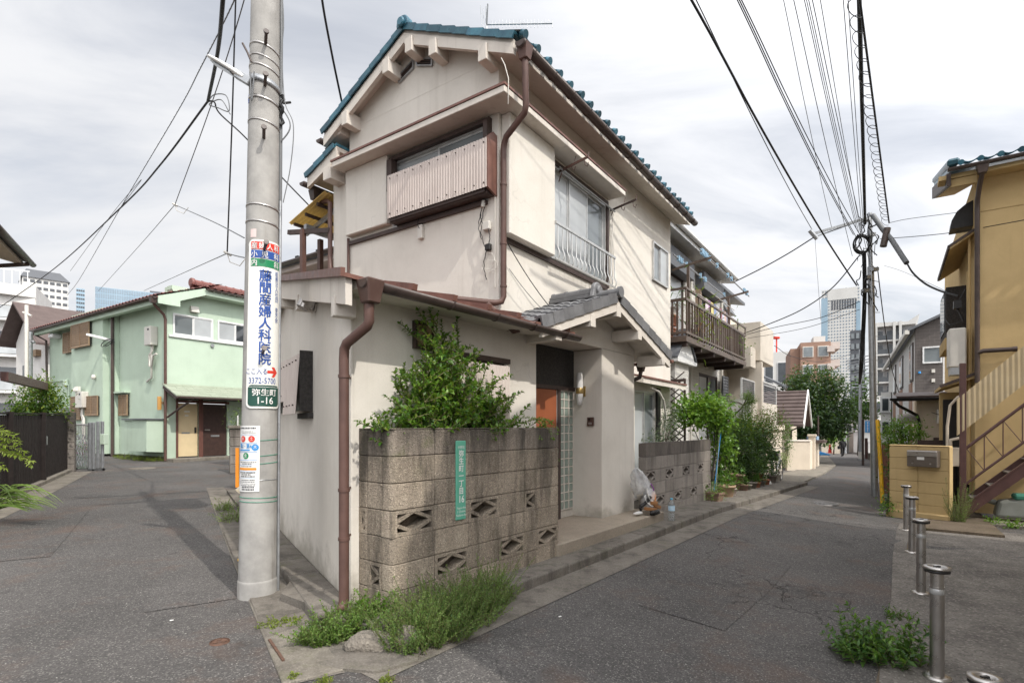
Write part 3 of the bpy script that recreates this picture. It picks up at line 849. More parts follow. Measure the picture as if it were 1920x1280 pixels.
# lower roof behind the gable on the left
def deck2(y): return 5.60 - 0.38 * (y - 2.6)
mb = MB(); mb.prism([(2.79,deck2(2.79)),(3.5,deck2(3.5)),(3.5,deck2(3.5) - 0.16),(2.79,deck2(2.79) - 0.18)],-0.2,-0.15,'x')
mb.prism([(2.79,deck2(2.79)),(3.5,deck2(3.5)),(3.5,deck2(3.5) - 0.06),(2.79,deck2(2.79) - 0.06)],-0.149,3.0,'x')
lr = hpart('lower_roof',mb,'trim',HF)
c2 = 1 / math.hypot(1,0.38); s2 = 0.38 * c2
for i in range(3):
    d = i * 0.25
    part('verge_tile',lr,vtm,None,slope_frame(HF,(-0.235,3.53 - d * c2,deck2(3.53) + 0.035 + d * s2),(-1,0,0),(0,-c2,s2)))
mb = MB(); mb.hexa([(-0.2,2.79,deck2(2.79) + .01),(3,2.79,deck2(2.79) + .01),(3,3.52,deck2(3.52) + .01),(-0.2,3.52,deck2(3.52) + .01)][::-1],
                   [(-0.2,2.79,deck2(2.79) + .05),(3,2.79,deck2(2.79) + .05),(3,3.52,deck2(3.52) + .05),(-0.2,3.52,deck2(3.52) + .05)][::-1])
part('tile_covering',lr,mb,M['bluetile'],HF)
part('purlin_end',lr,MB().box(-0.26,0.02,2.85,3.03,5.06,5.25),M['trim'],HF,0.006)

# ---- gutters and downpipes
def gutter(p,q,r=0.062,m='brown',seg=8,th=0.006):
    """half-round gutter from p to q (open upwards)"""
    p,q = Vector(p),Vector(q); d = (q - p).normalized(); x = d.cross(Vector((0,0,1))).normalized()
    mb = MB(); vs = []
    for e in (p,q):
        for rr in (r,r - th):
            for k in range(seg + 1):
                a = math.pi + math.pi * k / seg
                vs.append(e + x * (rr * math.cos(a)) + Vector((0,0,rr * math.sin(a))))
    n = seg + 1
    fs = []
    for k in range(seg):
        fs.append((k,k+1,2*n+k+1,2*n+k)); fs.append((n+k,3*n+k,3*n+k+1,n+k+1))
        fs.append((k,n+k,n+k+1,k+1)); fs.append((2*n+k,2*n+k+1,3*n+k+1,3*n+k))
    fs += [(0,2*n,3*n,n),(n-1,2*n-1,4*n-1,3*n-1)]
    mb.add(vs,fs,True)
    # end plates
    for e in (p,q):
        c = [e + x * (r * math.cos(math.pi + math.pi * k / seg)) + Vector((0,0,r * math.sin(math.pi + math.pi * k / seg))) for k in range(seg + 1)]
        c2_ = [a + d * 0.004 for a in c]
        mb.add(c + c2_,[tuple(range(n)),tuple(range(2*n-1,n-1,-1))])
    return mb
def bracket_run(parent,p,q,n,fr,r=0.066):
    p,q = Vector(p),Vector(q); d = (q - p).normalized(); x = d.cross(Vector((0,0,1))).normalized()
    for i in range(n):
        c = p.lerp(q,(i + 0.5) / n)
        part('gutter_bracket',parent,MB().tube([c + x * (r * math.cos(a)) + Vector((0,0,r * math.sin(a))) for a in [math.pi + math.pi * k / 8 for k in range(9)]],0.006,5),M['gutter'],fr)
gp,gq = (-0.22,-0.455,5.72),(6.28,-0.455,5.70)
gt = hpart('gutter',gutter(gp,gq,0.065),'gutter',HF)
bracket_run(gt,gp,gq,14,HF,0.069)
def hopper(c,w=0.13,h=0.16):
    mb = MB(); x,y,z = c
    a,b = w / 2,w * 0.33
    mb.hexa([(x-b,y-b,z-h),(x+b,y-b,z-h),(x+b,y+b,z-h),(x-b,y+b,z-h)],[(x-a,y-a,z),(x+a,y-a,z),(x+a,y+a,z),(x-a,y+a,z)])
    return mb
dp = hpart('downpipe',MB().tube([(-0.12,-0.455,5.62),(-0.10,-0.455,5.05),(-0.085,-0.43,4.99),(-0.03,-0.13,4.83),(-0.01,-0.085,4.76),(-0.005,-0.075,4.70),(-0.005,-0.075,2.98),(-0.02,-0.06,2.92),(-0.07,0.0,2.9),(-0.42,0.34,2.93)],0.036,12),'pipe',HF)
part('hopper',dp,hopper((-0.12,-0.455,5.72),0.15,0.17),M['pipe'],HF,0.008)
for z in (4.3,3.6,3.1):
    part('pipe_clip',dp,MB().tube([(-0.005,-0.075,z - 0.012),(-0.005,-0.075,z + 0.012)],0.042,12),M['pipe'],HF)
gp,gq = (-0.25,3.15,5.72),(3.0,3.15,5.70)
gt = hpart('gutter',gutter(gp,gq,0.06),'gutter',HF)
part('hopper',gt,hopper((-0.02,3.15,5.67),0.14,0.15),M['gutter'],HF)
part('outlet_pipe',gt,MB().tube([(-0.02,3.15,5.53),(-0.02,3.13,5.47),(-0.02,2.8,5.44)],0.036,10),M['gutter'],HF)
gp,gq = (-0.25,3.57,5.19),(3.0,3.57,5.17)
gt = hpart('gutter',gutter(gp,gq,0.06),'gutter',HF)
part('hopper',gt,hopper((-0.02,3.57,5.14),0.14,0.15),M['gutter'],HF)
part('outlet_pipe',gt,MB().tube([(-0.02,3.57,5.0),(-0.02,3.55,4.94),(-0.02,3.25,4.9),(-0.03,3.17,4.85),(-0.03,3.17,3.0)],0.036,10),M['pipe'],HF)
hpart('thin_pipe',MB().tube([(-0.03,2.74,4.22),(-0.03,2.74,3.0)],0.02,8),'pipe',HF)

# ---- street window with railing
def sash_window(parent,fr,x0,x1,z0,z1,yb,leaves=2,fm='alu',gm=('glassD',),fw=0.035,rail=None):
    """sliding window set at depth yb behind the wall face; parts: frame, panes each with its own sash"""
    mb = MB()
    for (a,b,c,d) in ((x0,x1,z1 - fw,z1),(x0,x1,z0,z0 + fw),(x0,x0 + fw,z0 + fw,z1 - fw),(x1 - fw,x1,z0 + fw,z1 - fw)):
        mb.box(a,b,yb - 0.03,yb + 0.05,c,d)
    w = part('window',parent,mb,M[fm],fr)
    n = leaves; W = (x1 - x0 - 2 * fw) / n
    for i in range(n):
        a = x0 + fw + i * W; b = a + W; yy = yb + (0.0 if i % 2 else 0.022)
        sm = MB(); s = 0.028
        for (p,q,c,d) in ((a,b,z1 - fw - s,z1 - fw),(a,b,z0 + fw,z0 + fw + s),(a,a + s,z0 + fw + s,z1 - fw - s),(b - s,b,z0 + fw + s,z1 - fw - s)):
            sm.box(p,q,yy - 0.011,yy + 0.011,c,d)
        part('sash',w,sm,M[fm],fr)
        g = gm[i % len(gm)]
        part('pane',w,MB().box(a + s,b - s,yy - 0.003,yy + 0.003,z0 + fw + s,z1 - fw - s),M[g],fr)
    return w
w = sash_window(house,HF,1.12,2.92,3.76,5.06,0.02,3,'alu',('glassF','glassF','glassM'))
mb = MB(); mb.box(1.10,2.98,-0.03,0.0,5.06,5.12); mb.box(2.92,2.98,-0.04,0.0,3.70,5.06)
hpart('window_casing',mb,'darkwood',HF)
rl = hpart('railing',MB().bar((1.08,-0.145,4.18),(2.98,-0.145,4.18),0.03,0.035).bar((1.08,-0.145,3.70),(2.98,-0.145,3.70),0.025,0.025),'alu',HF)
bm_ = MB().tube([(0,0,4.18),(0,0,3.86),(0,-0.03,3.79),(0,-0.025,3.73),(0,0,3.70)],0.009,6).mesh('baluster',M['alu'])
for i in range(15):
    part('baluster',rl,bm_,None,HF.at(1.14 + i * 0.13,-0.145,0))
# clothes-pole hangers under the ledge
for x in (1.42,3.1):
    hb = hpart('pole_hanger',MB().bar((x,0.0,5.02),(x,-0.46,5.10),0.018,0.03).tube([(x,-0.05,5.0),(x,-0.02,4.93),(x,0.0,4.88)],0.008,5),'pipe' if x < 2 else 'darkwood',HF)
    for dy in (-0.2,-0.40):
        part('hook',hb,MB().tube([(x,dy,5.08),(x,dy - 0.01,5.0),(x,dy - 0.045,4.97),(x,dy - 0.06,5.02)],0.006,5).tube([(x,dy - 0.05,5.1),(x + 0.02,dy - 0.06,5.18)],0.006,5),M['pipe'],HF)
hpart('clothes_pole',MB().tube([(1.33,-0.06,5.03),(3.14,-0.07,5.0)],0.014,8),'zinc',HF)
# bundled vines / cables on the wall right of the window
for k in range(4):
    pts = [(3.06 + 0.03 * k + 0.02 * math.sin(z * 7 + k),-0.012 - 0.006 * k,z) for z in [5.0 - 0.12 * i for i in range(20 - 3 * k)]]
    hpart('hanging_cable',MB().tube(pts,0.009,6),'boxwhite',HF)
w = sash_window(house,HF,5.0,5.86,4.30,5.06,-0.01,2,'alu',('glassM','glassF'))
w = sash_window(house,HF,4.15,5.2,0.62,2.12,0.04,2,'alu',('glassF','glassM'))

# ---- gable window with the corrugated screen
w = sash_window(house,GF,0.15,1.83,4.17,5.10,-0.05,2,'alu',('glassM','glassF'))
mb = MB(); mb.box(0.10,1.84,0.0,0.06,5.085,5.135); mb.box(0.10,0.16,0.0,0.10,4.66,5.085); mb.box(1.74,1.836,0.0,0.102,4.66,5.085)
hpart('window_casing',mb,'darkwood',GF)
mb = MB(); mb.box(0.06,1.72,0.0,0.15,4.19,4.25); mb.box(0.08,1.70,0.15,0.17,4.20,4.29)
scr = hpart('screen_rail',mb,'darkwood',GF)
mb = MB(); mb.prism([(0.002,4.18),(0.19,4.24),(0.19,4.82),(0.08,4.92),(0.002,4.9)],0.02,0.05,'x')
part('screen_side',scr,mb,M['brown'],GF)
mb = MB(); mb.prism([(0.002,4.18),(0.17,4.24),(0.17,4.78),(0.002,4.8)],1.70,1.72,'x')
part('screen_side',scr,mb,M['darkwood'],GF)
for (a,b) in ((0.03,0.57),(0.56,1.72)):
    part('corrugated_sheet',scr,MB().corr((a,0.19 + (0.006 if a < .1 else 0),4.235),(b,0.19,4.235),(a,0.19 + (0.006 if a < .1 else 0),4.81),(b,0.19,4.81),round((b - a) / 0.045),0.0045,(0,1,0)),M['pvc'],GF)
rv = MB()
for i in range(12):
    for z in (4.29,4.76): disc(rv,(0.07 + i * 0.145,0.20,z),(0,1,0),0.007,0.012,6)
part('rivets',scr,rv,M['darkwood'],GF,kind='stuff')
# junction boxes and cables on the gable
hpart('junction_box',MB().box(1.22,1.30,0.0,0.05,3.92,4.10),'boxwhite',GF,0.006)
hpart('junction_box',MB().box(0.10,0.20,0.0,0.06,3.80,3.90),'boxwhite',GF,0.008)
hpart('cable_entry',MB().tube([(0.2,0.03,4.16),(0.2,0.05,4.08)],0.025,8),'boxwhite',GF)
hpart('meter_plug',MB().box(0.09,0.17,0.01,0.06,3.55,3.63),'black',GF,0.01)
cb = MB()
for k,(a,z0,z1,sg) in enumerate(((0.2,4.1,3.88,0.04),(0.17,4.08,3.6,0.07),(0.22,4.05,3.7,0.05),(0.12,3.8,3.6,-0.03),(0.14,3.56,3.2,0.05),(1.26,4.2,4.05,0.04))):
    cb.tube([(a + sg * math.sin(math.pi * i / 8) * (1 if i % 2 else 0.7),0.05,z0 + (z1 - z0) * i / 8) for i in range(9)],0.005,5)
hpart('cable_loop',cb,'wire',GF)
cb = MB()
cb.tube([(0.12 + 0.09 * math.cos(a),0.04,3.42 + 0.10 * math.sin(a)) for a in [R(k * 30) for k in range(13)]],0.004,5)
cb.tube([(0.10 + 0.12 * math.cos(a),0.045,3.36 + 0.07 * math.sin(a)) for a in [R(k * 30) for k in range(13)]],0.004,5)
cb.tube([(0.04,0.02,4.9 - 0.2 * i) for i in range(10)],0.006,5)
hpart('pale_cable',cb,'boxwhite',GF)
hpart('pale_cable',MB().tube([(-0.22,-0.20,5.62),(-0.25,-0.27,5.5),(-0.22,-0.30,5.35),(-0.25,-0.32,5.2),(-0.2,-0.28,5.08)],0.006,5),'boxwhite',HF)
hpart('drooping_cable',MB().tube([(0.02 + 1.35 * t,-0.12,3.6 - 0.72 * t - 0.3 * t * (1 - t)) for t in [i / 12 for i in range(13)]],0.006,5),'wire',HF)
hpart('drooping_cable',MB().tube([(0.02 + 1.1 * t,-0.14,3.3 - 0.45 * t - 0.2 * t * (1 - t)) for t in [i / 12 for i in range(13)]],0.004,5),'wiregrey',HF)

# ---- veranda on the rear left with a corrugated yellow roof
vs_ = hpart('veranda_roof',MB().corr((-0.15,4.08,4.70),(2.4,4.08,4.70),(-0.15,3.15,4.98),(2.4,3.15,4.98),36,0.012,(0,0.3,0.95)),leaf('yellow_polycarbonate',(0.72,0.58,0.30),(0.68,0.54,0.27),0.6,0.45,(0.85,0.66,0.32)),HF)
for y in (4.0,3.7,3.4):
    part('purlin',vs_,MB().bar((-0.1,y,4.66 + (4.08 - y) * 0.30),(2.4,y,4.66 + (4.08 - y) * 0.30),0.035,0.045),M['darkwood'],HF)
part('rafter',vs_,MB().bar((0.15,4.05,4.60),(0.15,3.15,4.87),0.04,0.06),M['zinc'],HF)
hpart('veranda_beam',MB().bar((-0.05,3.78,4.60),(2.4,3.78,4.60),0.07,0.10),M['zinc'],HF)
hpart('veranda_beam',MB().bar((-0.1,4.15,4.58),(-0.05,3.15,4.42),0.05,0.07),'darkwood',HF)
for (x,y) in ((-0.1,3.76),(0.35,3.95)):
    hpart('veranda_post',MB().box(x - 0.035,x + 0.035,y - 0.035,y + 0.035,2.6,4.55),'pipe',HF)
mb = MB(); mb.box(0.2,5,3.14,4.6,0.1,2.75); hpart('rear_lean_to',mb,'stucco_low',HF)
# television aerial on the ridge
an = hpart('aerial',MB().tube([(0.80,0.80,6.5),(0.80,0.80,7.30)],0.014,6).tube([(0.80,0.80,7.05),(1.32,0.05,7.06)],0.011,6).tube([(0.80,0.80,7.02),(0.72,0.72,7.25)],0.010,6),'zinc',HF)
for i in range(18):
    t = i / 17
    part('aerial_element',an,MB().tube([(0.84 + 0.48 * t,0.74 - 0.69 * t,7.0),(0.84 + 0.48 * t,0.74 - 0.69 * t,7.11)],0.0045,5),M['zinc'],HF)
for k in range(3): part('reflector',an,MB().tube([(0.78 - 0.02 * k,0.80 + 0.02 * k,6.98),(0.77 - 0.03 * k,0.80 + 0.02 * k,7.22 + 0.03 * k)],0.005,5),M['zinc'],HF)
# ---- ground-floor annex
def lw(y): return 0.366 * y                     # the left wall leans along the left lane
AZ0,ASL,ARY = 2.52,0.23,2.6                 # eave height, pitch, ridge
def adeck(y): return AZ0 + ASL * (y + 0.3) if y <= ARY else AZ0 + ASL * (ARY + 0.3) - 0.2 * (y - ARY)
mb = MB()
mb.plate(0.0,2.448,0.085,2.47,[(0.9,1.9,1.30,2.10)],0.0,0.12)
hpart('annex_street_wall',mb,'stucco_low',AF)
# left wall: its own frame, x along the lane
WF = Frame(-1.24,4.14,0,WX,WY)              # outward = +y
mb = MB()
pz = [(0.13,0.085),(3.62,0.085),(3.62,adeck(3.4) - 0.05),(2.77,adeck(ARY) - 0.05),(0.13,adeck(0.12) - 0.05)]
mb.prism(pz,-0.12,0.0,'y')
mb.prism([(0,0.085),(0.128,0.085),(0.128,adeck(0.12) - 0.06),(0,adeck(0) - 0.05)],-0.015,-0.001,'y')
hpart('annex_lane_wall',mb,'stucco_low',WF)
# roof sheet with standing battens
def aroof(y,dx,dz):
    return (lw(y) + dx,y,adeck(y) + dz)
mb = MB()
for (ya,yb) in ((-0.33,ARY),(ARY,3.45)):
    mb.hexa([aroof(ya,-0.17,-0.03),(2.75,ya,adeck(ya) - 0.03),(2.75,yb,adeck(yb) - 0.03),aroof(yb,-0.17,-0.03)],
            [aroof(ya,-0.17,0.0),(2.75,ya,adeck(ya)),(2.75,yb,adeck(yb)),aroof(yb,-0.17,0.0)])
ar = hpart('annex_roof',mb,'brown',AF)
for x in (0.35,0.8,1.25,1.7,2.15,2.6):
    y1 = min(2.6,x / 0.366) if x < 0.95 else 2.6
    part('roof_batten',ar,MB().bar((x,-0.34,adeck(-0.34) + 0.025),(x,y1,adeck(y1) + 0.025),0.05,0.05),M['brown'],AF)
mb = MB()
for (ya,yb) in ((-0.33,ARY),(ARY,3.45)):
    mb.bar(aroof(ya,-0.175,0.0),aroof(yb,-0.175,0.0),0.03,0.06)
part('edge_cap',ar,mb,M['brown'],AF)
mb = MB()
for (ya,yb) in ((-0.3,ARY),(ARY,3.45)):
    mb.hexa([aroof(ya,-0.145,-0.22),aroof(ya,-0.09,-0.22),aroof(yb,-0.09,-0.22),aroof(yb,-0.145,-0.22)],
            [aroof(ya,-0.145,-0.03),aroof(ya,-0.09,-0.03),aroof(yb,-0.09,-0.03),aroof(yb,-0.145,-0.03)])
part('verge_board',ar,mb,M['trim'],AF)
for y in (-0.05,1.3,2.25,3.2):
    f = AF.at(lw(y),y,adeck(y) - 0.19,R(69.7))
    part('purlin_end',ar,MB().box(-0.045,0.045,-0.02,0.15,-0.12,0.03),M['trim'],f,0.006)
mb = MB(); mb.prism([(-0.32,AZ0 - 0.035),(-0.32,AZ0 - 0.09),(0.0,AZ0 - 0.07),(0.0,AZ0 + 0.02)],-0.15,2.6,'x')
part('soffit',ar,mb,M['trim'],AF)
gp,gq = (-0.18,-0.385,2.475),(2.72,-0.385,2.455)
gt = hpart('gutter',gutter(gp,gq,0.055),'gutter',AF)
bracket_run(gt,(0.4,-0.385,2.475),gq,4,AF,0.06)
dp = hpart('downpipe',MB().tube([(-0.10,-0.36,2.33),(-0.10,-0.36,2.20),(-0.105,-0.345,2.165),(-0.125,-0.13,2.06),(-0.125,-0.10,2.02),(-0.125,-0.095,1.95),(-0.125,-0.095,0.17),(-0.14,-0.10,0.12),(-0.19,-0.14,0.10)],0.037,12),'pipe',AF)
part('hopper',dp,hopper((-0.10,-0.375,2.49),0.155,0.17),mat('hopper_brown',(0.075,0.04,0.032),(0.10,0.058,0.046),7,0.5),AF.at(0,0,0),0.01)
for z in (1.82,0.98,0.62):
    part('pipe_clip',dp,MB().tube([(-0.125,-0.095,z - 0.012),(-0.125,-0.095,z + 0.012)],0.043,12).bar((-0.125,-0.095,z),(0.0,0.0,z),0.008,0.018),M['pipe'],AF)
# silver vent hood on the lane wall
mb = MB(); mb.tube([(1.24,0.0,2.63),(1.24,0.02,2.63)],0.085,18)
mb.tube([(1.24,0.02,2.64),(1.24,0.06,2.645),(1.24,0.10,2.62),(1.24,0.125,2.575)],0.075,16,r2=0.055)
hpart('vent_hood',mb,'steel',WF)
# lane-side window screen
mb = MB(); mb.box(1.36,1.385,0.001,0.12,1.60,2.19); sc_ = hpart('lane_window_screen',mb,'blackboard',WF)
part('sill',sc_,MB().box(1.34,1.9,0.001,0.05,1.53,1.585),M['blackboard'],WF)
part('window_opening',sc_,MB().box(1.41,3.4,0.001,0.02,1.62,2.16),M['black'],WF)
part('corrugated_sheet',sc_,MB().corr((1.39,0.16,1.575),(2.12,0.16,1.575),(1.39,0.12,2.16),(2.12,0.12,2.16),7,0.016,(0,1,0)),M['pvc'],WF)
part('corrugated_sheet',sc_,MB().corr((2.10,0.15,1.72),(3.5,0.15,1.72),(2.10,0.115,2.18),(3.5,0.115,2.18),13,0.016,(0,1,0)),M['pvc'],WF)
rv = MB()
for i in range(10):
    disc(rv,(1.46 + i * 0.18,0.142,2.10),(0,1,0),0.008,0.014,6); disc(rv,(1.46 + i * 0.18,0.172,1.66 if i < 4 else 1.78),(0,1,0),0.008,0.014,6)
part('rivets',sc_,rv,M['darkwood'],WF,kind='stuff')
hpart('lane_pipe',MB().tube([(3.57,0.05,0.1),(3.57,0.05,2.9)],0.03,8),'gutter',WF)
# street-side window with its corrugated screen
w = sash_window(house,AF,0.9,1.9,1.30,2.10,0.05,2,'darkwood',('glassF','glassM'))
mb = MB(); mb.box(0.86,1.94,-0.035,0.0,2.10,2.15); hpart('window_casing',mb,'darkwood',AF)
scr = hpart('street_window_screen',MB().box(0.86,0.89,-0.15,0.0,1.35,2.06),'pvc',AF)
part('screen_side',scr,MB().box(1.73,1.76,-0.15,0.0,1.35,2.06),M['pvc'],AF)
part('corrugated_sheet',scr,MB().corr((0.86,-0.16,1.33),(1.77,-0.16,1.33),(0.86,-0.16,2.05),(1.77,-0.16,2.05),20,0.007,(0,-1,0)),M['pvc'],AF)
w = sash_window(house,AF,0.62,0.84,2.12,2.36,-0.012,1,'darkwood',('glassM',),0.02)
hpart('small_window_screen',MB().box(0.65,0.81,-0.04,-0.033,2.15,2.33),M['louvre'],AF)

# ---- entrance porch
PX,PZ,PS = 3.70,3.08,0.34
def pdeck(x): return PZ - PS * abs(x - PX)
mb = MB(); mb.box(3.98,4.97,0.0,0.66,0.1,2.5); hpart('porch_pillar',mb,'stucco_low',AF,0.008)
mb = MB(); mb.prism([(2.452,2.503),(4.967,2.503),(4.967,pdeck(4.97) - 0.06),(PX,PZ - 0.06),(2.452,pdeck(2.452) - 0.06)],0.003,0.12,'y')
mb.box(2.452,3.978,0.12,0.66,2.503,2.6)
hpart('porch_gable',mb,'stucco_low',AF)
mb = MB(); mb.box(2.452,2.62,0.45,0.6,0.1,2.5); mb.box(2.33,2.448,0.12,0.6,0.1,2.5); mb.box(3.60,3.98,0.46,0.6,0.1,0.30); hpart('porch_back_wall',mb,'stucco_low',AF)
hpart('transom_panel',MB().box(2.62,3.98,0.445,0.47,1.99,2.5),'blackboard',AF)
mb = MB(); mb.box(2.62,3.98,0.42,0.5,1.94,1.99); mb.box(3.545,3.61,0.42,0.5,0.2,1.94); mb.box(2.62,2.68,0.42,0.5,0.2,1.94)
hpart('door_frame',mb,'darkwood',AF)
dr = hpart('front_door',MB().box(2.68,3.53,0.44,0.475,0.22,1.935),'doororange',AF)
part('edge_strip',dr,MB().box(3.53,3.545,0.435,0.475,0.22,1.935),M['alu'],AF)
part('handle',dr,MB().box(3.40,3.44,0.40,0.44,1.0,1.2),M['steel'],AF,0.006)
# glass blocks, three columns of fourteen
gb = NT('glass_block'); gb.bump(gb.noise(gb.pos,22,2),0.35,0.02)
M['glassblock'] = gb.fin((0.26,0.315,0.275,1),0.12,0,0.7)
gr = MB().plate(3.612,3.978,0.31,1.94,[(3.622 + c * 0.119,3.622 + c * 0.119 + 0.107,0.322 + r * 0.1155,0.322 + r * 0.1155 + 0.1035) for c in range(3) for r in range(14)],0.445,0.49)
gs = hpart('glass_block_panel',gr,'trim',AF)
gbm = MB().box(0,0.1065,0,0.03,0,0.103).mesh('glass_block',M['glassblock'],0.012,2)
for c in range(3):
    for r in range(14):
        part('glass_block',gs,gbm,None,AF.at(3.6222 + c * 0.119,0.452,0.3222 + r * 0.1155))
# wall lamp: frosted cone above and below a brass band
lf = AF.at(3.98,0.30,0)
lm = hpart('wall_lamp',MB().box(-0.02,0.0,-0.045,0.045,1.86,2.0).box(-0.07,-0.02,-0.02,0.02,1.90,1.96),mat('brass',(0.42,0.30,0.12),None,9,0.35,0.7),lf)
part('band',lm,MB().lathe([(0.048,1.895),(0.052,1.90),(0.052,1.97),(0.048,1.975)],18,(-0.085,0,0)),bpy.data.materials['brass'],lf)
lg_ = mat('frosted_lamp_glass',(0.72,0.71,0.69),None,7,0.25)
part('upper_shade',lm,MB().lathe([(0.048,1.975),(0.046,2.05),(0.040,2.15),(0.034,2.185),(0.001,2.19)],18,(-0.085,0,0)),lg_,lf)
part('lower_shade',lm,MB().lathe([(0.001,1.735),(0.033,1.74),(0.040,1.80),(0.047,1.895)],18,(-0.085,0,0)),lg_,lf)
ic = hpart('intercom',MB().box(3.945,3.98,0.115,0.215,1.455,1.575),mat('intercom_bronze',(0.13,0.09,0.075),None,9,0.35,0.5),AF,0.006)
part('camera_lens',ic,disc(MB(),(3.942,0.175,1.545),(1,0,0),0.016,0.01,12),M['black'],AF)
part('speaker_grille',ic,MB().box(3.942,3.946,0.14,0.19,1.475,1.505),M['zinc'],AF)
# porch roof deck, verge, brackets
mb = MB(); mb.prism([(2.02,pdeck(2.02)),(PX,PZ),(5.38,pdeck(5.38)),(5.38,pdeck(5.38) - 0.055),(PX,PZ - 0.055),(2.02,pdeck(2.02) - 0.055)],-0.36,0.75,'y')
pr = hpart('porch_roof',mb,'trim',AF)
for (xa,xb) in ((2.02,PX),(PX,5.38)):
    part('verge_board',pr,MB().prism([(xa,pdeck(xa) - 0.055),(xb,pdeck(xb) - 0.055),(xb,pdeck(xb) - 0.17),(xa,pdeck(xa) - 0.15)],-0.386,-0.34,'y'),M['trim'],AF)
for x in (2.32,3.05,3.70,4.32,5.12):
    z = pdeck(x) - 0.15
    part('purlin_end',pr,MB().box(x - 0.055,x + 0.055,-0.395,0.002,z - 0.10,z + 0.05),M['trim'],AF,0.005)
pt = tile_mesh(0.25,0.225,'porch_tile','greytile',0.04,0.02)
pc = 1 / math.hypot(1,PS); ps = PS * pc
for r in range(8):
    for c in range(5):
        y = -0.36 + c * 0.232
        d = r * 0.215
        part('roof_tile',pr,pt,None,slope_frame(AF,(1.99 + d * pc,y + 0.25,pdeck(1.99) + 0.015 + d * ps),(0,-1,0),(pc,0,ps)))
        part('roof_tile',pr,pt,None,slope_frame(AF,(5.41 - d * pc,y,pdeck(5.41) + 0.015 + d * ps),(0,1,0),(-pc,0,ps)))
pv = MB(); pv.hexa([(0,0,-0.07),(0.02,0,-0.07),(0.02,0.225,-0.08),(0,0.225,-0.08)],[(0,0,0.06),(0.02,0,0.06),(0.02,0.225,0.045),(0,0.225,0.045)])
pv.hexa([(0.02,0,0.03),(0.09,0,0.03),(0.09,0.225,0.02),(0.02,0.225,0.02)],[(0.02,0,0.06),(0.09,0,0.05),(0.09,0.225,0.035),(0.02,0.225,0.045)])
pv = pv.mesh('porch_verge_tile',M['greytile'])
pvm = MB(); pvm.v = [(-v.co.x,v.co.y,v.co.z) for v in pv.vertices]; pvm.f = [list(reversed(p.vertices)) for p in pv.polygons]; pvm.sm = [False] * len(pvm.f); pvm.mi = [0] * len(pvm.f)
pvm = pvm.mesh('porch_verge_tile_mirrored',M['greytile'])
for r in range(8):
    d = r * 0.215
    part('verge_tile',pr,pvm,None,slope_frame(AF,(1.99 + d * pc,-0.405,pdeck(1.99) + 0.02 + d * ps),(0,-1,0),(pc,0,ps)))
    part('verge_tile',pr,pv,None,slope_frame(AF,(5.41 - d * pc,-0.405,pdeck(5.41) + 0.02 + d * ps),(0,1,0),(-pc,0,ps)))
# porch ridge: two stacked courses, round tiles, end ornaments
for k,(w_,z0) in enumerate(((0.22,0.03),(0.18,0.075))):
    part('ridge_course',pr,MB().box(PX - w_ / 2,PX + w_ / 2,-0.05,0.8,PZ + z0,PZ + z0 + 0.042),M['greytile'],AF,0.006)
rc2 = MB(); rc2.tube([(0,0,0),(0,0.25,0)],0.05,12); rc2.tube([(0,0,0),(0,0.03,0)],0.058,12); rc2 = rc2.mesh('porch_ridge_cap',M['greytile'])
for i in range(4):
    part('ridge_cap',pr,rc2,None,AF.at(PX,-0.05 + i * 0.21,PZ + 0.13))
part('ridge_cap',pr,MB().tube([(PX,-0.40,PZ + 0.065),(PX,-0.04,PZ + 0.065)],0.052,14).tube([(PX,-0.43,PZ + 0.065),(PX,-0.39,PZ + 0.065)],0.07,18),M['greytile'],AF)
mb = MB(); mb.prism([(PX - 0.14,PZ + 0.03),(PX + 0.14,PZ + 0.03)] + [(PX + 0.11 * math.cos(a),PZ + 0.13 + 0.11 * math.sin(a)) for a in [R(180 * k / 12) for k in range(13)]],-0.10,-0.04,'y')
disc(mb,(PX,-0.115,PZ + 0.13),(0,1,0),0.06,0.04,16)
part('ridge_end_tile',pr,mb,M['greytile'],AF,0.01)
# porch gutters
gp,gq = (1.93,-0.40,2.50),(1.93,0.62,2.49)
gt = part('gutter',pr,gutter(gp,gq,0.05),M['brown'],AF)
part('outlet_pipe',gt,MB().tube([(1.93,-0.15,2.45),(1.9,-0.12,2.43),(1.62,0.02,2.68)],0.034,10),M['pipe'],AF)
gp,gq = (5.46,-0.40,2.46),(5.46,0.62,2.45)
gt = part('gutter',pr,gutter(gp,gq,0.05),M['brown'],AF)
part('hopper',gt,hopper((5.42,0.10,2.42),0.12,0.11),M['gutter'],AF)
part('outlet_pipe',gt,MB().tube([(5.42,0.10,2.32),(5.42,0.12,2.22),(5.38,0.25,2.16),(5.12,0.45,2.06)],0.033,10),M['gutter'],AF)
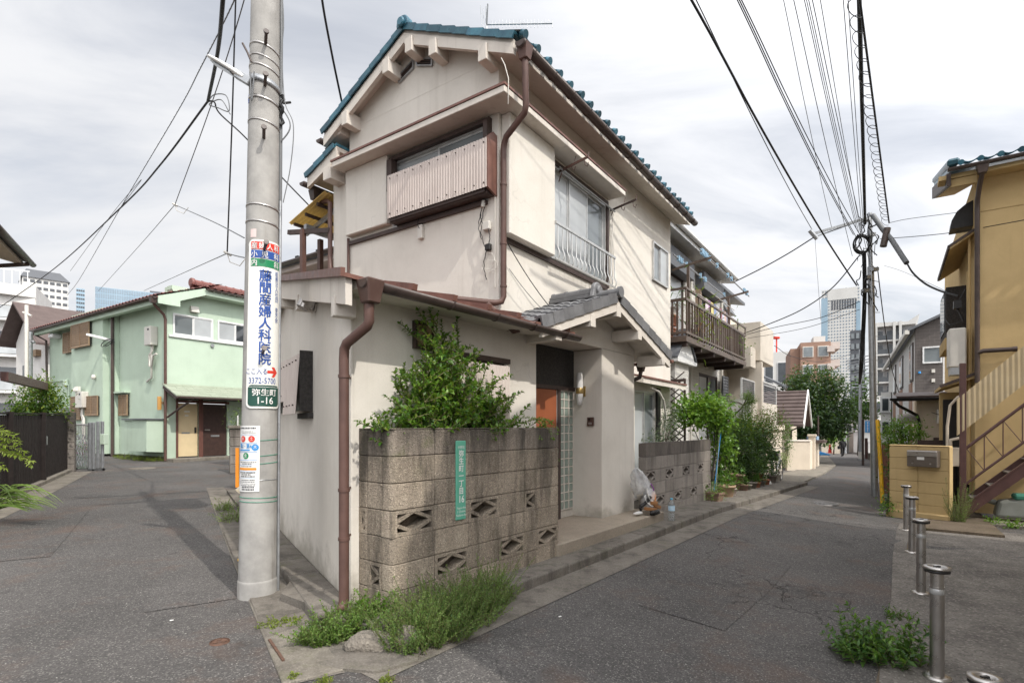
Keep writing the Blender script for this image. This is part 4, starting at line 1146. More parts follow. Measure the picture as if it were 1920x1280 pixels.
# lean-to hood over the ground-floor window
mb = MB(); mb.hexa([(3.7,-0.34,2.20),(6.05,-0.34,2.20),(6.05,-0.002,2.27),(3.7,-0.002,2.27)],[(3.7,-0.34,2.29),(6.05,-0.34,2.29),(6.05,-0.002,2.37),(3.7,-0.002,2.37)])
hd = hpart('window_hood',mb,'trim',HF)
part('flashing',hd,MB().hexa([(3.7,-0.36,2.288),(6.07,-0.36,2.288),(6.07,-0.002,2.373),(3.7,-0.002,2.373)],[(3.7,-0.36,2.32),(6.07,-0.36,2.32),(6.07,-0.002,2.40),(3.7,-0.002,2.40)]),M['brown'],HF)
hpart('window_casing',MB().box(5.2,5.36,-0.05,0.0,0.3,2.2),'black',HF)
hpart('drain_hose',MB().tube([(4.3,-0.25,2.15),(4.7,-0.25,2.10),(5.05,-0.22,1.95),(5.3,-0.18,1.65),(5.36,-0.12,1.2),(5.36,-0.10,0.2)],0.022,8),'boxwhite',HF)
# entry slab
hpart('entry_slab',MB().box(2.25,5.05,-0.43,0.46,0.05,0.21),'slab',AF,0.012,2)

# ================================================================== block walls
def round_corner_block(x0,x1,y0,y1,z0,z1,r=0.05):
    """block whose outer vertical corner at (x0, y0) is rounded"""
    poly = [(x1,y0),(x1,y1),(x0,y1)] + [(x0 + r - r * math.cos(a),y0 + r - r * math.sin(a)) for a in [R(k * 15) for k in range(7)]]
    return MB().prism(poly,z0,z1,'z')
def openwork(L,Hh,T,kind='full'):
    """pierced block: frame, rhombus bars; x 0..L, y 0..T, z 0..H"""
    mb = MB(); f = 0.028
    mb.box(0,L,0,T,0,f); mb.box(0,L,0,T,Hh - f,Hh); mb.box(0,f,0,T,f,Hh - f); mb.box(L - f,L,0,T,f,Hh - f)
    e = 0.004; cx,cz = L / 2,Hh / 2
    def diag(a,b):
        a,b = Vector((a[0],0,a[1])),Vector((b[0],0,b[1])); d = (b - a).normalized(); nrm = Vector((-d.z,0,d.x)) * 0.014
        lo = [a - nrm,b - nrm,b + nrm,a + nrm]
        mb.add([(p.x,e,p.z) for p in lo] + [(p.x,T - e,p.z) for p in lo],[(0,1,2,3),(7,6,5,4),(0,4,5,1),(1,5,6,2),(2,6,7,3),(3,7,4,0)])
    if kind == 'full':
        l,r = f * 0.7,L - f * 0.7; b,t = f * 0.7,Hh - f * 0.7
        for a,c in (((l,cz),(cx,t)),((cx,t),(r,cz)),((r,cz),(cx,b)),((cx,b),(l,cz))): diag(a,c)
    else:
        for a,c in (((f,cz),(L - f,Hh - f)),((f,cz),(L - f,f))): diag(a,c)
    return mb
def block_wall(name,label,fr,cols,rows,T,z0,open_at,mats,gaps=0.004,corner=False,H=0.2):
    """cols: list of (x0, x1); open_at: {(row from top, col)}; y from 0 (street face) to T inside"""
    t = thing(name,label,'wall',fr)
    cache = {}
    for r in range(rows):
        za = z0 + (rows - 1 - r) * H
        for c,(x0,x1) in enumerate(cols):
            L = x1 - x0 - gaps; k = 'full' if x1 - x0 > 0.3 or not corner else 'half'
            m = mats[1] if r == 0 else mats[0]
            jit = RND.uniform(-0.0015,0.0015)
            f = fr.at(x0 + gaps / 2,jit,za + gaps / 2)
            if (r,c) in open_at:
                key = ('o',round(L,3),k,m.name)
                if key not in cache: cache[key] = openwork(L,H - gaps,T,k).mesh('openwork_block',m)
                part('openwork_block',t,cache[key],None,f)
            elif corner and c == 0:
                key = ('c',m.name)
                if key not in cache: cache[key] = round_corner_block(0,L,0,T,0,H - gaps,0.055).mesh('corner_block',m,0.005)
                part('block',t,cache[key],None,f)
            else:
                key = ('b',round(L,3),m.name)
                if key not in cache: cache[key] = MB().box(0,L,0,T,0,H - gaps).mesh('block',m,0.005)
                part('block',t,cache[key],None,f)
    return t,cache
B1 = AF.at(0.073,-0.40,0)
cols1 = [(0,0.43),(0.43,0.83),(0.83,1.235),(1.235,1.628),(1.628,1.832),(1.832,2.222)]
wall1,ch = block_wall('block_wall','tall mossy concrete block wall with diamond openings at the street corner',B1,cols1,7,0.12,0.025,
                       {(3,0),(3,2),(3,4),(5,1),(5,3),(5,5)},(M['block'],M['blocktop']),corner=True)
# corner block of row 3 is pierced but keeps its rounded corner: add the corner piece
part('block',wall1,round_corner_block(-0.0,0.05,-0.001,0.121,0,0.196,0.049).mesh('corner_piece',M['block'],0.003),None,B1.at(-0.001,0,0.627))
# return wall towards the annex
for r in range(7):
    za = 0.025 + (6 - r) * 0.2
    m = M['blocktop'] if r == 0 else M['block']
    for (a,b) in ((0.124,0.29),(0.294,0.40)):
        f = B1.at(0.001,a,za + 0.002,R(90))
        if (r == 5 and a < 0.2) or (r == 3 and a > 0.2):
            part('openwork_block',wall1,openwork(b - a,0.196,0.12,'half' if r == 3 else 'half').xf(Matrix.Diagonal((1,-1,1,1))).mesh('openwork_half',m),None,f)
        else:
            part('block',wall1,MB().box(0,b - a,-0.12,0,0,0.196).mesh('return_block',m,0.005),None,f)
part('coping',wall1,MB().prism([(0.0,0.0),(2.222,0.0),(2.222,0.12),(0.12,0.12),(0.12,0.4),(0,0.4)],1.4255,1.436,'z').mesh('coping',M['blocktop'],0.008,2),None,B1)
# earth behind the wall
struct('planting_soil',MB().box(0.2,2.28,-0.27,-0.005,0.05,0.9),M['soil'],AF)
B2 = AF.at(5.11,-0.12,0)
cols2 = [(i * 0.372,(i + 1) * 0.372) for i in range(8)]
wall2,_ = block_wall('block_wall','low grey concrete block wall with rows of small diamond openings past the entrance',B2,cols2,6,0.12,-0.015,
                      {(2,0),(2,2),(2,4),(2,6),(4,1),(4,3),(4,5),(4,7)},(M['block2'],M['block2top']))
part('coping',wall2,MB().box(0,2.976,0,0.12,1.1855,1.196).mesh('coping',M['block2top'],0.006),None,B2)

# green street-name plate on the wall
def text_mesh(s,size,m,name,depth=0.0):
    c = bpy.data.curves.new(name,'FONT'); c.body = s; c.size = size; c.resolution_u = 2
    c.align_x = 'CENTER'
    o = bpy.data.objects.new(name,c); COL.objects.link(o)
    dg = bpy.context.evaluated_depsgraph_get()
    me = bpy.data.meshes.new_from_object(o.evaluated_get(dg))
    bpy.data.objects.remove(o); bpy.data.curves.remove(c)
    me.materials.clear(); me.materials.append(m)
    return me
def text_part(parent,s,size,m,fr,bold=0.0,sx=1.0):
    """flat lettering: glyphs in the local xz plane facing -y"""
    me = text_mesh(s,size,m,'lettering')
    vs = [(v.co.x * sx,0,v.co.y) for v in me.vertices]
    fs = [list(p.vertices) for p in me.polygons]
    bpy.data.meshes.remove(me)
    mb = MB(); mb.add(vs,fs)
    if bold:
        for dx,dz in ((bold,0),(-bold,0),(0,bold),(0,-bold)):
            mb.add([(x + dx,-0.0002 * (1 + (dx + 2 * dz) / bold / 3),z + dz) for x,y,z in vs],fs)
    return part('lettering',parent,mb,m,fr)
PF = AF.at(0.79,-0.416,1.0)
plate = thing('street_plate','narrow vertical green street-name plate fixed on the tall block wall','sign',PF)
mb = MB(); mb.box(-0.06,0.06,0.0,0.012,-0.33,0.33)
part('plate',plate,mb,M['plategreen'],PF,0.005)
def vtext(parent,s,size,m,fr,z0,step,**k):
    for i,ch_ in enumerate(s):
        if ch_ != ' ': text_part(parent,ch_,size,m,fr.at(0,-0.002,z0 - i * step),**k)
text_part(plate,'中野区',0.028,M['white'],PF.at(0,-0.002,0.265))
vtext(plate,'弥生町一丁目',0.062,M['white'],PF,0.20,0.062,bold=0.001)
text_part(plate,'16',0.085,M['white'],PF.at(0,-0.002,-0.185),bold=0.001,sx=0.85)
for i,s_ in enumerate(('Yayoi-cho','1 Chome','Nakano-ku')):
    text_part(plate,s_,0.027,M['white'],PF.at(0,-0.002,-0.238 - i * 0.03))
# ================================================================== concrete utility pole in front, with its signs
PXc,PYc = -2.19,4.634
PR0,PRT,PLN = 0.152,0.0073,0.0139
def pole_c(z): return Vector((PXc + PLN * z,PYc,z))
def pole_r(z): return PR0 - PRT * z
tc = Vector((2.19,-4.634)).normalized()               # towards the viewer
rt_ = Vector((-tc.y,tc.x))                            # to the right as seen from the lane
def on_pole(phi,z,d=0.0):
    c = pole_c(z); r = pole_r(z) + d
    return c + Vector((tc.x * math.cos(phi) + rt_.x * math.sin(phi),tc.y * math.cos(phi) + rt_.y * math.sin(phi),0)) * r
POF = Frame(PXc,PYc,0,1,0)
pole = thing('utility_pole','thick concrete utility pole at the front carrying clinic sign and street lamp','utility pole',POF)
mb = MB()
mb.tube([pole_c(z) for z in (-0.2,0.0,0.14)],PR0,40)
mb.v = []; mb.f = []; mb.sm = []; mb.mi = []
zs = [-0.3] + [0.145 + i * 0.5 for i in range(19)]
n = 48; vs = []
for z in zs:
    for k in range(n): vs.append(on_pole(2 * math.pi * k / n,z))
mb.add(vs,[(i*n+k,i*n+(k+1)%n,(i+1)*n+(k+1)%n,(i+1)*n+k) for i in range(len(zs)-1) for k in range(n)],True)
mb.add([on_pole(2 * math.pi * k / n,zs[-1]) for k in range(n)],[tuple(range(n))])
part('shaft',pole,mb,M['polecon'],WORLD)
mb = MB(); vs = []
for z,d in ((-0.2,0.006),(0.13,0.006),(0.145,0.004),(0.15,0.0)):
    for k in range(n): vs.append(on_pole(2 * math.pi * k / n,z,d))
mb.add(vs,[(i*n+k,i*n+(k+1)%n,(i+1)*n+(k+1)%n,(i+1)*n+k) for i in range(3) for k in range(n)],True)
part('base_collar',pole,mb,M['polecon'],WORLD)
def pole_band(z,h,d,m,tilt=0.0,f0=0.0,f1=2 * math.pi,nn=40):
    mb = MB(); vs = []
    for i in range(nn + 1):
        f = f0 + (f1 - f0) * i / nn
        zz_ = z + tilt * math.sin(f)
        for (dz,dd) in ((-h/2,0.0),(-h/2,d),(h/2,d),(h/2,0.0)): vs.append(on_pole(f,zz_ + dz,dd))
    mb.add(vs,[(4*i+k,4*i+4+k,4*i+4+k+1,4*i+k+1) for i in range(nn) for k in range(3)],True)
    return mb
for z,h,t_ in ((4.66,0.02,-0.03),(4.56,0.014,-0.03),(4.48,0.018,-0.03),(4.21,0.025,-0.02),(4.02,0.016,-0.02),(3.31,0.016,-0.01),(3.17,0.016,-0.012)):
    part('steel_band',pole,pole_band(z,h,0.004,None,t_),M['steel'],WORLD)
part('lamp_strap',pole,pole_band(4.36,0.05,0.01,None,-0.03,-1.2,1.3),M['zinc'],WORLD)
for z in (1.33,1.20,1.135,1.0,0.85,0.815):
    part('thin_strap',pole,pole_band(z,0.006,0.003,None,RND.uniform(-.01,.01)),mat('green_strap',(0.06,0.25,0.17),None,5,0.5) if z == 1.33 else bpy.data.materials['green_strap'] if z != 1.0 else M['zinc'],WORLD)
for z,f in ((4.66,0.03),(4.31,0.03),(3.87,0.0),(2.93,0.12),(2.06,0.10)):
    a = on_pole(f,z); b = on_pole(f,z,0.11); b.z += 0.03
    sb = part('step_bolt',pole,MB().tube([a,b],0.013,8),M['gutter'],WORLD)
    part('bolt_head',sb,MB().tube([b,b + (b - a).normalized() * 0.014],0.022,10),M['gutter'],WORLD)
part('conduit',pole,MB().tube([on_pole(1.42,z,0.012) for z in (0.02,1,2,3,3.4)],0.013,8),M['zinc'],WORLD)
part('conduit',pole,MB().tube([on_pole(1.5,z,0.01) for z in (3.2,3.6,4.0,4.4,4.8,5.2,6.0)],0.016,8),M['wiregrey'],WORLD)
part('clamp_cluster',pole,MB().tube([on_pole(1.35 + 0.1 * math.sin(z * 40),z,0.02 + 0.015 * math.cos(z * 60)) for z in [4.05 + 0.03 * i for i in range(10)]],0.014,6).tube([on_pole(1.4,4.25,0.03),on_pole(1.5,4.28,0.09)],0.01,6),M['wire'],WORLD)
part('cable_loop',pole,MB().tube([on_pole(1.35,4.2 - 0.28 * t,0.02 + 0.07 * math.sin(math.pi * t)) for t in [i / 10 for i in range(11)]],0.006,6),M['wiregrey'],WORLD)
part('cable_loop',pole,MB().tube([on_pole(-0.8 + 0.02 * i,4.4 - 0.24 * math.sin(math.pi * i / 12),0.03) for i in range(13)],0.006,6),M['wiregrey'],WORLD)
part('hook',pole,MB().tube([on_pole(-0.9,4.50,0.01),on_pole(-1.1,4.58,0.03),on_pole(-1.3,4.66,0.06)],0.009,6),M['gutter'],WORLD)
# transformer and cross-arm higher up (above the picture, they throw the broad shadow on the lane)
part('cross_arm',pole,MB().bar((PXc - 0.8,PYc - 0.5,8.6),(PXc + 1.0,PYc + 0.6,8.6),0.08,0.08).bar((PXc - 0.6,PYc - 0.4,7.4),(PXc + 0.8,PYc + 0.5,7.4),0.07,0.07),M['zinc'],WORLD)
part('transformer',pole,MB().lathe([(0.001,6.1),(0.28,6.13),(0.3,6.2),(0.3,7.0),(0.26,7.1),(0.001,7.12)],20,(PXc + 0.30,PYc + 0.36,0)),M['zinc'],WORLD)

def curved(z0,z1,f0,f1,d,nz=2,nf=18,th=0.0,round_=0.0):
    mb = MB(); vs = []
    for j in range(nz + 1):
        z = z0 + (z1 - z0) * j / nz
        for i in range(nf + 1):
            vs.append(on_pole(f0 + (f1 - f0) * i / nf,z,d))
    mb.add(vs,[(j*(nf+1)+i,j*(nf+1)+i+1,(j+1)*(nf+1)+i+1,(j+1)*(nf+1)+i) for j in range(nz) for i in range(nf)],True)
    return mb
def curved_round(z0,z1,f0,f1,d,rad):
    """curved panel with rounded corners, built as rows"""
    mb = MB(); rows = []
    rr = pole_r((z0 + z1) / 2)
    N = 6
    levels = [z0 + rad * (1 - math.cos(R(90 * k / N))) for k in range(N + 1)] + [z1 - rad * (1 - math.cos(R(90 * (N - k) / N))) for k in range(N + 1)]
    inset = [rad * (1 - math.sin(R(90 * k / N))) for k in range(N + 1)] + [rad * (1 - math.sin(R(90 * (N - k) / N))) for k in range(N + 1)]
    nf = 20; vs = []
    for z,ins in zip(levels,inset):
        a = ins / rr
        for i in range(nf + 1): vs.append(on_pole(f0 + a + (f1 - f0 - 2 * a) * i / nf,z,d))
    mb.add(vs,[(j*(nf+1)+i,j*(nf+1)+i+1,(j+1)*(nf+1)+i+1,(j+1)*(nf+1)+i) for j in range(len(levels)-1) for i in range(nf)],True)
    return mb
def pole_text(parent,s,size,m,phi,z,d=0.014,sx=1.0,bold=0.0,name='lettering'):
    me = text_mesh(s,size,m,'lettering')
    r = pole_r(z) + d
    sx *= 0.83
    base = [(v.co.x * sx,v.co.y) for v in me.vertices]; fs = [list(p.vertices) for p in me.polygons]
    bpy.data.meshes.remove(me)
    mb = MB()
    offs = [(0,0)] + ([(bold,0),(-bold,0),(0,bold),(0,-bold)] if bold else [])
    for k,(ox,oz) in enumerate(offs):
        mb.add([on_pole(phi + (x + ox) / r,z + y + oz,d + 0.0003 * k) for x,y in base],fs)
    return part(name,parent,mb,m,WORLD)
SF0,SF1 = -0.80,1.28; SFc = (SF0 + SF1) / 2
sign = thing('clinic_sign','tall curved white clinic advertisement with blue lettering wrapped on the concrete pole','sign',Frame(PXc,PYc,1.6,1,0))
part('panel',sign,curved_round(1.60,3.01,SF0,SF1,0.010,0.045),M['signwhite'],WORLD)
mb = curved(1.62,2.99,SF0 + .02,SF1 - .02,0.0,6); part('panel_back',sign,mb,M['zinc'],WORLD)
for (za,zb,mm,tx) in ((2.928,2.992,'red','産婦人科'),(2.857,2.921,'blue','小児科'),(2.786,2.850,'signgreen','内科')):
    part('colour_band',sign,curved(za,zb,SF0 + 0.17,SF1 - 0.10,0.0125,1),M[mm],WORLD)
    pos = {4: (-0.42,0.0,0.42,0.84),3: (-0.42,0.15,0.84),2: (-0.42,0.84)}[len(tx)]
    for c_,f in zip(tx,pos): pole_text(sign,c_,0.058,M['white'],f,za + 0.008,0.0155,1.12,0.0009)
for i,c_ in enumerate('藤間産婦人科医院'):
    pole_text(sign,c_,0.105,M['blue'],0.20,2.672 - i * 0.0995,0.0135,1.22,0.0022)
for i,c_ in enumerate('医療法人社団 幸芳会'):
    if c_ != ' ': pole_text(sign,c_,0.046,M['blue'],0.92,2.728 - i * 0.0435,0.0135,1.0)
pole_text(sign,'ここ入る',0.056,M['blue'],-0.22,1.888,0.0135,0.98)
arrow = [(-0.055,0.012),(0.012,0.012),(-0.012,0.042),(0.022,0.042),(0.058,0.0),(0.022,-0.042),(-0.012,-0.042),(0.012,-0.012),(-0.055,-0.012)]
mb = MB(); mb.add([on_pole(0.66 + x * 0.85 / 0.152,1.908 + z,0.0135) for x,z in arrow],[(0,1,7,8),(1,2,3,4),(1,4,7),(4,5,6,7)])
part('arrow',sign,mb,M['red'],WORLD)
pole_text(sign,'3372-5700',0.070,M['blue'],0.12,1.808,0.0135,0.92)
part('address_field',sign,curved_round(1.618,1.795,SF0 + 0.13,SF1 - 0.13,0.0125,0.03),M['darkgreen'],WORLD)
part('rule',sign,curved(1.778,1.781,SF0 + 0.13,SF1 - 0.13,0.0135,1),M['white'],WORLD)
pole_text(sign,'弥生町',0.062,M['white'],0.24,1.712,0.0145,1.35,0.001)
pole_text(sign,'1-16',0.082,M['white'],0.24,1.638,0.0145,1.15,0.001)
# refuse collection notice
notice = thing('paper_notice','white laminated refuse-day notice strapped low on the concrete pole','notice',Frame(PXc,PYc,0.9,1,0))
part('sheet',notice,curved(0.905,1.455,-1.45,0.02,0.006,4),M['white'],WORLD)
def ndisc(f,z,r,m):
    rr = pole_r(z); mb = MB()
    mb.add([on_pole(f + r * math.cos(a) / rr,z + r * math.sin(a),0.009) for a in [R(k * 20) for k in range(18)]],[tuple(range(18))])
    return part('day_disc',notice,mb,M[m],WORLD)
for f,z,r,m,tx in ((-0.98,1.345,0.026,'red','水'),(-0.42,1.345,0.026,'red','土'),(-0.22,1.275,0.027,'bluebright','木'),(-0.75,1.205,0.026,'signgreen','金')):
    ndisc(f,z,r,m); pole_text(notice,tx,0.034,M['white'],f,z - 0.010,0.011)
pole_text(notice,'第2・第4',0.042,M['bluebright'],-0.82,1.27,0.0095,0.9,0.0006)
part('orange_bar',notice,curved(1.086,1.105,-1.3,-0.14,0.0085,1),M['orange'],WORLD)
part('blue_bar',notice,curved(1.248,1.258,-1.3,-0.5,0.0085,1),M['bluebright'],WORLD)
fr_ = MB()
for (za,zb) in ((1.312,1.378),(1.24,1.306),(1.17,1.236),(1.125,1.166),(1.02,1.075)):
    for z in (za,zb):
        cc = curved(z - 0.0008,z + 0.0008,-1.35,-0.1,0.0085,1); fr_.add(cc.v,cc.f)
part('ruled_boxes',notice,fr_,M['bluebright'],WORLD,kind='stuff')
def print_lines(lst):
    mb = MB()
    for (z,h,f0,f1) in lst:
        f = f0
        while f < f1:
            w_ = RND.uniform(0.03,0.11)
            cc = curved(z,z + h,f,min(f + w_,f1),0.0085,1,2); mb.add(cc.v,cc.f)
            f += w_ + RND.uniform(0.015,0.04)
    return mb
part('printed_lines',notice,print_lines([(1.43,0.012,-1.3,-0.2),(1.405,0.004,-1.2,-0.3),(1.39,0.004,-1.1,-0.2),(1.148,0.006,-1.2,-0.15),(1.133,0.008,-1.0,-0.4),(1.114,0.005,-1.1,-0.4),(1.06,0.01,-1.2,-0.2),(1.045,0.008,-1.1,-0.4),(1.028,0.01,-1.1,-0.2),(1.0,0.006,-1.2,-0.2),(0.985,0.006,-1.2,-0.2),(0.97,0.004,-1.2,-0.15),(0.955,0.006,-1.1,-0.2),(0.938,0.012,-1.0,-0.25),(0.918,0.012,-1.0,-0.25)]),M['ink'],WORLD,kind='stuff')
# small pink stickers
part('sticker',pole,curved(3.03,3.10,-0.75,-0.36,0.002,1),mat('pink_sticker',(0.72,0.58,0.55),None,6,0.6),WORLD)
part('sticker',pole,curved(4.18,4.25,-1.5,-1.2,0.003,1),M['blue'],WORLD)
# street lamp
LA = on_pole(-1.2,4.36,0.03); LB = LA + Vector((-0.36,0.04,0.23))
ld = (LB - LA).normalized(); lx = ld.cross(Vector((0,0,1))).normalized(); lz = lx.cross(ld)
lamp = thing('street_lamp','flat pale LED street lamp head bracketed to the concrete pole','street lamp',Frame(LA.x,LA.y,LA.z,1,0))
mb = MB(); rows = []
prof = [(0.02,0.03,0.03),(0.08,0.045,0.03),(0.16,0.06,0.028),(0.30,0.062,0.024),(0.37,0.05,0.018),(0.405,0.02,0.011)]
vs = []
for d_,w_,h_ in prof:
    for k in range(12):
        a = 2 * math.pi * k / 12
        vs.append(LA + ld * d_ + lx * (w_ * math.cos(a)) + lz * (h_ * math.sin(a) if math.sin(a) > 0 else h_ * 0.6 * math.sin(a)))
mb.add(vs,[(i*12+k,i*12+(k+1)%12,(i+1)*12+(k+1)%12,(i+1)*12+k) for i in range(5) for k in range(12)],True)
mb.add(vs[-12:],[tuple(range(12))]); mb.add(vs[:12],[tuple(range(11,-1,-1))])
part('housing',lamp,mb,M['white'],WORLD)
mb = MB(); c_ = [LA + ld * a + lx * b - lz * 0.021 for a,b in ((0.13,-0.04),(0.13,0.04),(0.34,0.036),(0.34,-0.036))]
mb.add(c_ + [p - lz * 0.006 for p in c_],[(0,1,2,3),(7,6,5,4),(0,4,5,1),(1,5,6,2),(2,6,7,3),(3,7,4,0)])
part('lens',lamp,mb,M['glassM'],WORLD)
part('bracket',lamp,MB().bar(LA - ld * 0.05,LA + ld * 0.10,0.05,0.07),M['zinc'],WORLD,0.006)

# ================================================================== overhead cables
def sag_pts(a,b,sag,n=24):
    a,b = Vector(a),Vector(b)
    return [a.lerp(b,i / n) - Vector((0,0,sag * 4 * (i / n) * (1 - i / n))) for i in range(n + 1)]
def poly_pts(pts,n=10):
    """smooth curve through points (Catmull-Rom)"""
    P = [Vector(p) for p in pts]; P = [P[0] * 2 - P[1]] + P + [P[-1] * 2 - P[-2]]
    out = []
    for i in range(1,len(P) - 2):
        for k in range(n):
            t = k / n; p0,p1,p2,p3 = P[i-1],P[i],P[i+1],P[i+2]
            out.append(0.5 * ((2*p1) + (-p0+p2)*t + (2*p0-5*p1+4*p2-p3)*t*t + (-p0+3*p1-3*p2+p3)*t*t*t))
    out.append(P[-2]); return out
def cable(label,pts,r,m='wire',group=None,name='overhead_cable',n=10,twist=0.0):
    p = poly_pts(pts,n)
    mb = MB().tube(p,r,6)
    if twist:
        q = []
        m2 = len(p) * 5
        for i in range(m2 + 1):
            t = i / m2 * (len(p) - 1); k = min(int(t),len(p) - 2); c = p[k].lerp(p[k+1],t - k)
            d = (p[k+1] - p[k]).normalized(); x = d.cross(Vector((0,0,1))).normalized(); y = x.cross(d)
            a = i * 2.1
            q.append(c + (x * math.cos(a) + y * math.sin(a)) * twist)
        mb.tube(q,r * 0.45,4)
    return solo(name,label,'cable',mb,M[m],WORLD,group)
GL = 'cables over the left lane'
J1 = at(390,190,8.2); J2 = at(226,390,13.5)
cable('thick black drop cable hanging from top left to the splice beside the lamp',[at(425,-120,5.0),at(418,0,5.4),at(408,100,6.6),J1],0.022,group=GL,twist=0.012)
cable('black twisted cable sloping from the splice down to the grey-roofed far left house',[J1,at(300,310,10.5),J2,at(100,505,22),at(-20,590,27)],0.017,group=GL,twist=0.009)
cable('black service cable running behind the pole to the yellow veranda roof',[J1,at(402,192,8.2),at(412,213,8.3),at(460,258,8.5),at(526,330,8.8),at(580,386,9.1)],0.012,group=GL)
cable('pair of thin grey wires descending left of the lamp towards the white tower',[at(470,-90,5),at(440,0,5.6),at(375,130,7.6),at(330,215,9.5),J2,at(150,522,20),at(125,555,24)],0.007,'wiregrey',GL,twist=0.008)
cable('thin wire falling from the splice point to the pole beside the green house',[J2,at(265,337,12),at(205,408,14.3),at(132,508,19.0)],0.006,'wiregrey',GL)
J3 = at(328,384,8.0)
cable('thin wire from top to the small insulator above the red roof',[at(470,-80,4.6),at(458,0,5.0),at(395,200,6.4),J3],0.0055,'wiregrey',GL)
cable('thin stay wire from the insulator to the pole above the clinic sign',[J3,at(400,416,6.0),at(458,446,4.7)],0.0055,'wiregrey',GL)
cable('thin wire from the insulator down to the glass office block',[J3,at(262,460,12),at(185,545,18)],0.0055,'wiregrey',GL)
J4 = at(426,475,5.6)
cable('dark vertical wire dropping just left of the pole',[at(445,-60,4.9),at(442,0,5.0),at(435,230,5.3),J4],0.007,'wire',GL)
cable('thin wire from the drop wire end sloping to the red tiled ridge',[J4,at(370,500,9),at(270,545,15)],0.0055,'wiregrey',GL)
cable('short wire tying the drop wire to the pole beside the sign',[J4,at(444,480,5.0),at(458,483,4.65)],0.0055,'wiregrey',GL)
for J,lab in ((J3,'small white strain insulator hanging above the red roof'),(J4,'small strain insulator hanging left of the clinic sign')):
    solo('insulator',lab,'insulator',MB().tube([J + Vector((-0.03,0,0.02)),J + Vector((0.04,0,-0.02))],0.014,8).tube([J + Vector((0.0,0,-0.0)),J + Vector((0.03,0,-0.09)),J + Vector((0.13,0,-0.13)),J + Vector((0.2,0,-0.04))],0.005,5),M['boxwhite'],WORLD,'strain insulators')
cable('loops of grey cable at the splice beside the lamp',[J1,J1 + Vector((0.1,0,0.1)),J1 + Vector((0.28,0,0.08)),J1 + Vector((0.32,0,-0.15)),J1 + Vector((0.15,0,-0.1)),J1 + Vector((0.02,0,-0.05)),J1 + Vector((0.2,0,0.02)),J1 + Vector((0.34,0,-0.2))],0.008,'wiregrey',GL)
cable('black twisted cable from the top edge to the blue verge of the corner house',[at(598,-80,6.6),at(604,0,6.8),at(622,100,7.3),at(641,192,7.9)],0.015,group=GL,twist=0.008)
cable('thin greenish wire bowing out on the right of the concrete pole',[at(527,-40,4.6),at(532,40,4.6),at(529,100,4.6),at(534,190,4.6),at(550,235,4.6),at(545,310,4.6),at(531,380,4.6)],0.004,'wiregrey',GL)

# ------------------------------------------------------------------ grey steel pole down the right lane, with its cables
SPX,SPY = 9.10,13.52
SPz = zg(SPX,SPY)
SPF = Frame(SPX,SPY,SPz,1,0)
sp = thing('utility_pole','slim grey steel utility pole beside the yellow guard in the right lane','utility pole',SPF)
mb = MB().tube([(0,0,-0.3),(0,0,0),(-0.03,0,2),(-0.07,0,4.2),(-0.10,0,5.75)],0.085,16,r2=0.075)
mb.tube([(-0.10,0,5.7),(-0.12,0,7.1)],0.05,12)
part('shaft',sp,mb,M['zinc'],SPF)
sw = lambda px,py,Y=SPY: at(px,py,Y) - Vector((SPX,SPY,SPz))
part('side_arm',sp,MB().bar(sw(1526,438,12.9),sw(1640,405),0.06,0.06).bar(sw(1526,445,12.9),sw(1610,415),0.03,0.03),M['zinc'],SPF)
part('arm_tip',sp,MB().tube([sw(1518,432,12.9),sw(1532,448,12.9)],0.05,8),M['zinc'],SPF)
part('cable_sleeve',sp,MB().tube([sw(1636,403,13.2),sw(1655,430,13.0),sw(1672,450,12.8),sw(1690,478,12.5),sw(1700,493,12.3)],0.055,10),M['wiregrey'],SPF)
part('splice_box',sp,MB().tube([sw(1664,428,12.9),sw(1656,462,12.9)],0.075,10),M['gutter'],SPF)
cl_ = MB()
for k in range(9):
    c0 = sw(1616,458); rr = 0.17 + 0.012 * (k % 5)
    cl_.tube([c0 + Vector((rr * math.cos(a) + 0.015 * math.sin(k * 3),0.03 * math.sin(k * 2 + a),1.15 * rr * math.sin(a))) for a in [R(20 * i) for i in range(19)]],0.012,5)
part('cable_coil',sp,cl_,M['wire'],SPF)
cl_ = MB()
for k in range(26):
    x0 = RND.uniform(1608,1642); y0 = RND.uniform(395,545)
    pts = [sw(x0 + RND.uniform(-9,9),y0 + i * RND.uniform(6,15),SPY - RND.uniform(0.0,0.3)) for i in range(4)]
    cl_.tube(poly_pts(pts,4),RND.choice((0.008,0.012,0.018)),5)
part('cable_tangle',sp,cl_,M['wire'],SPF)
for (x,y) in ((1624,412),(1634,440),(1628,520),(1640,505),(1622,545)):
    part('clamp',sp,MB().box(-0.07,0.07,-0.06,0.06,-0.04,0.04),M['zinc'],Frame(*(at(x,y,SPY - 0.1)),1,0))
part('step_bolts',sp,(lambda q: [q.tube([(-0.12,-0.02,z),(0.12,-0.02,z)],0.008,6) for z in (2.2,2.8,3.4,4.0,4.6)] and q)(MB()),M['zinc'],SPF)
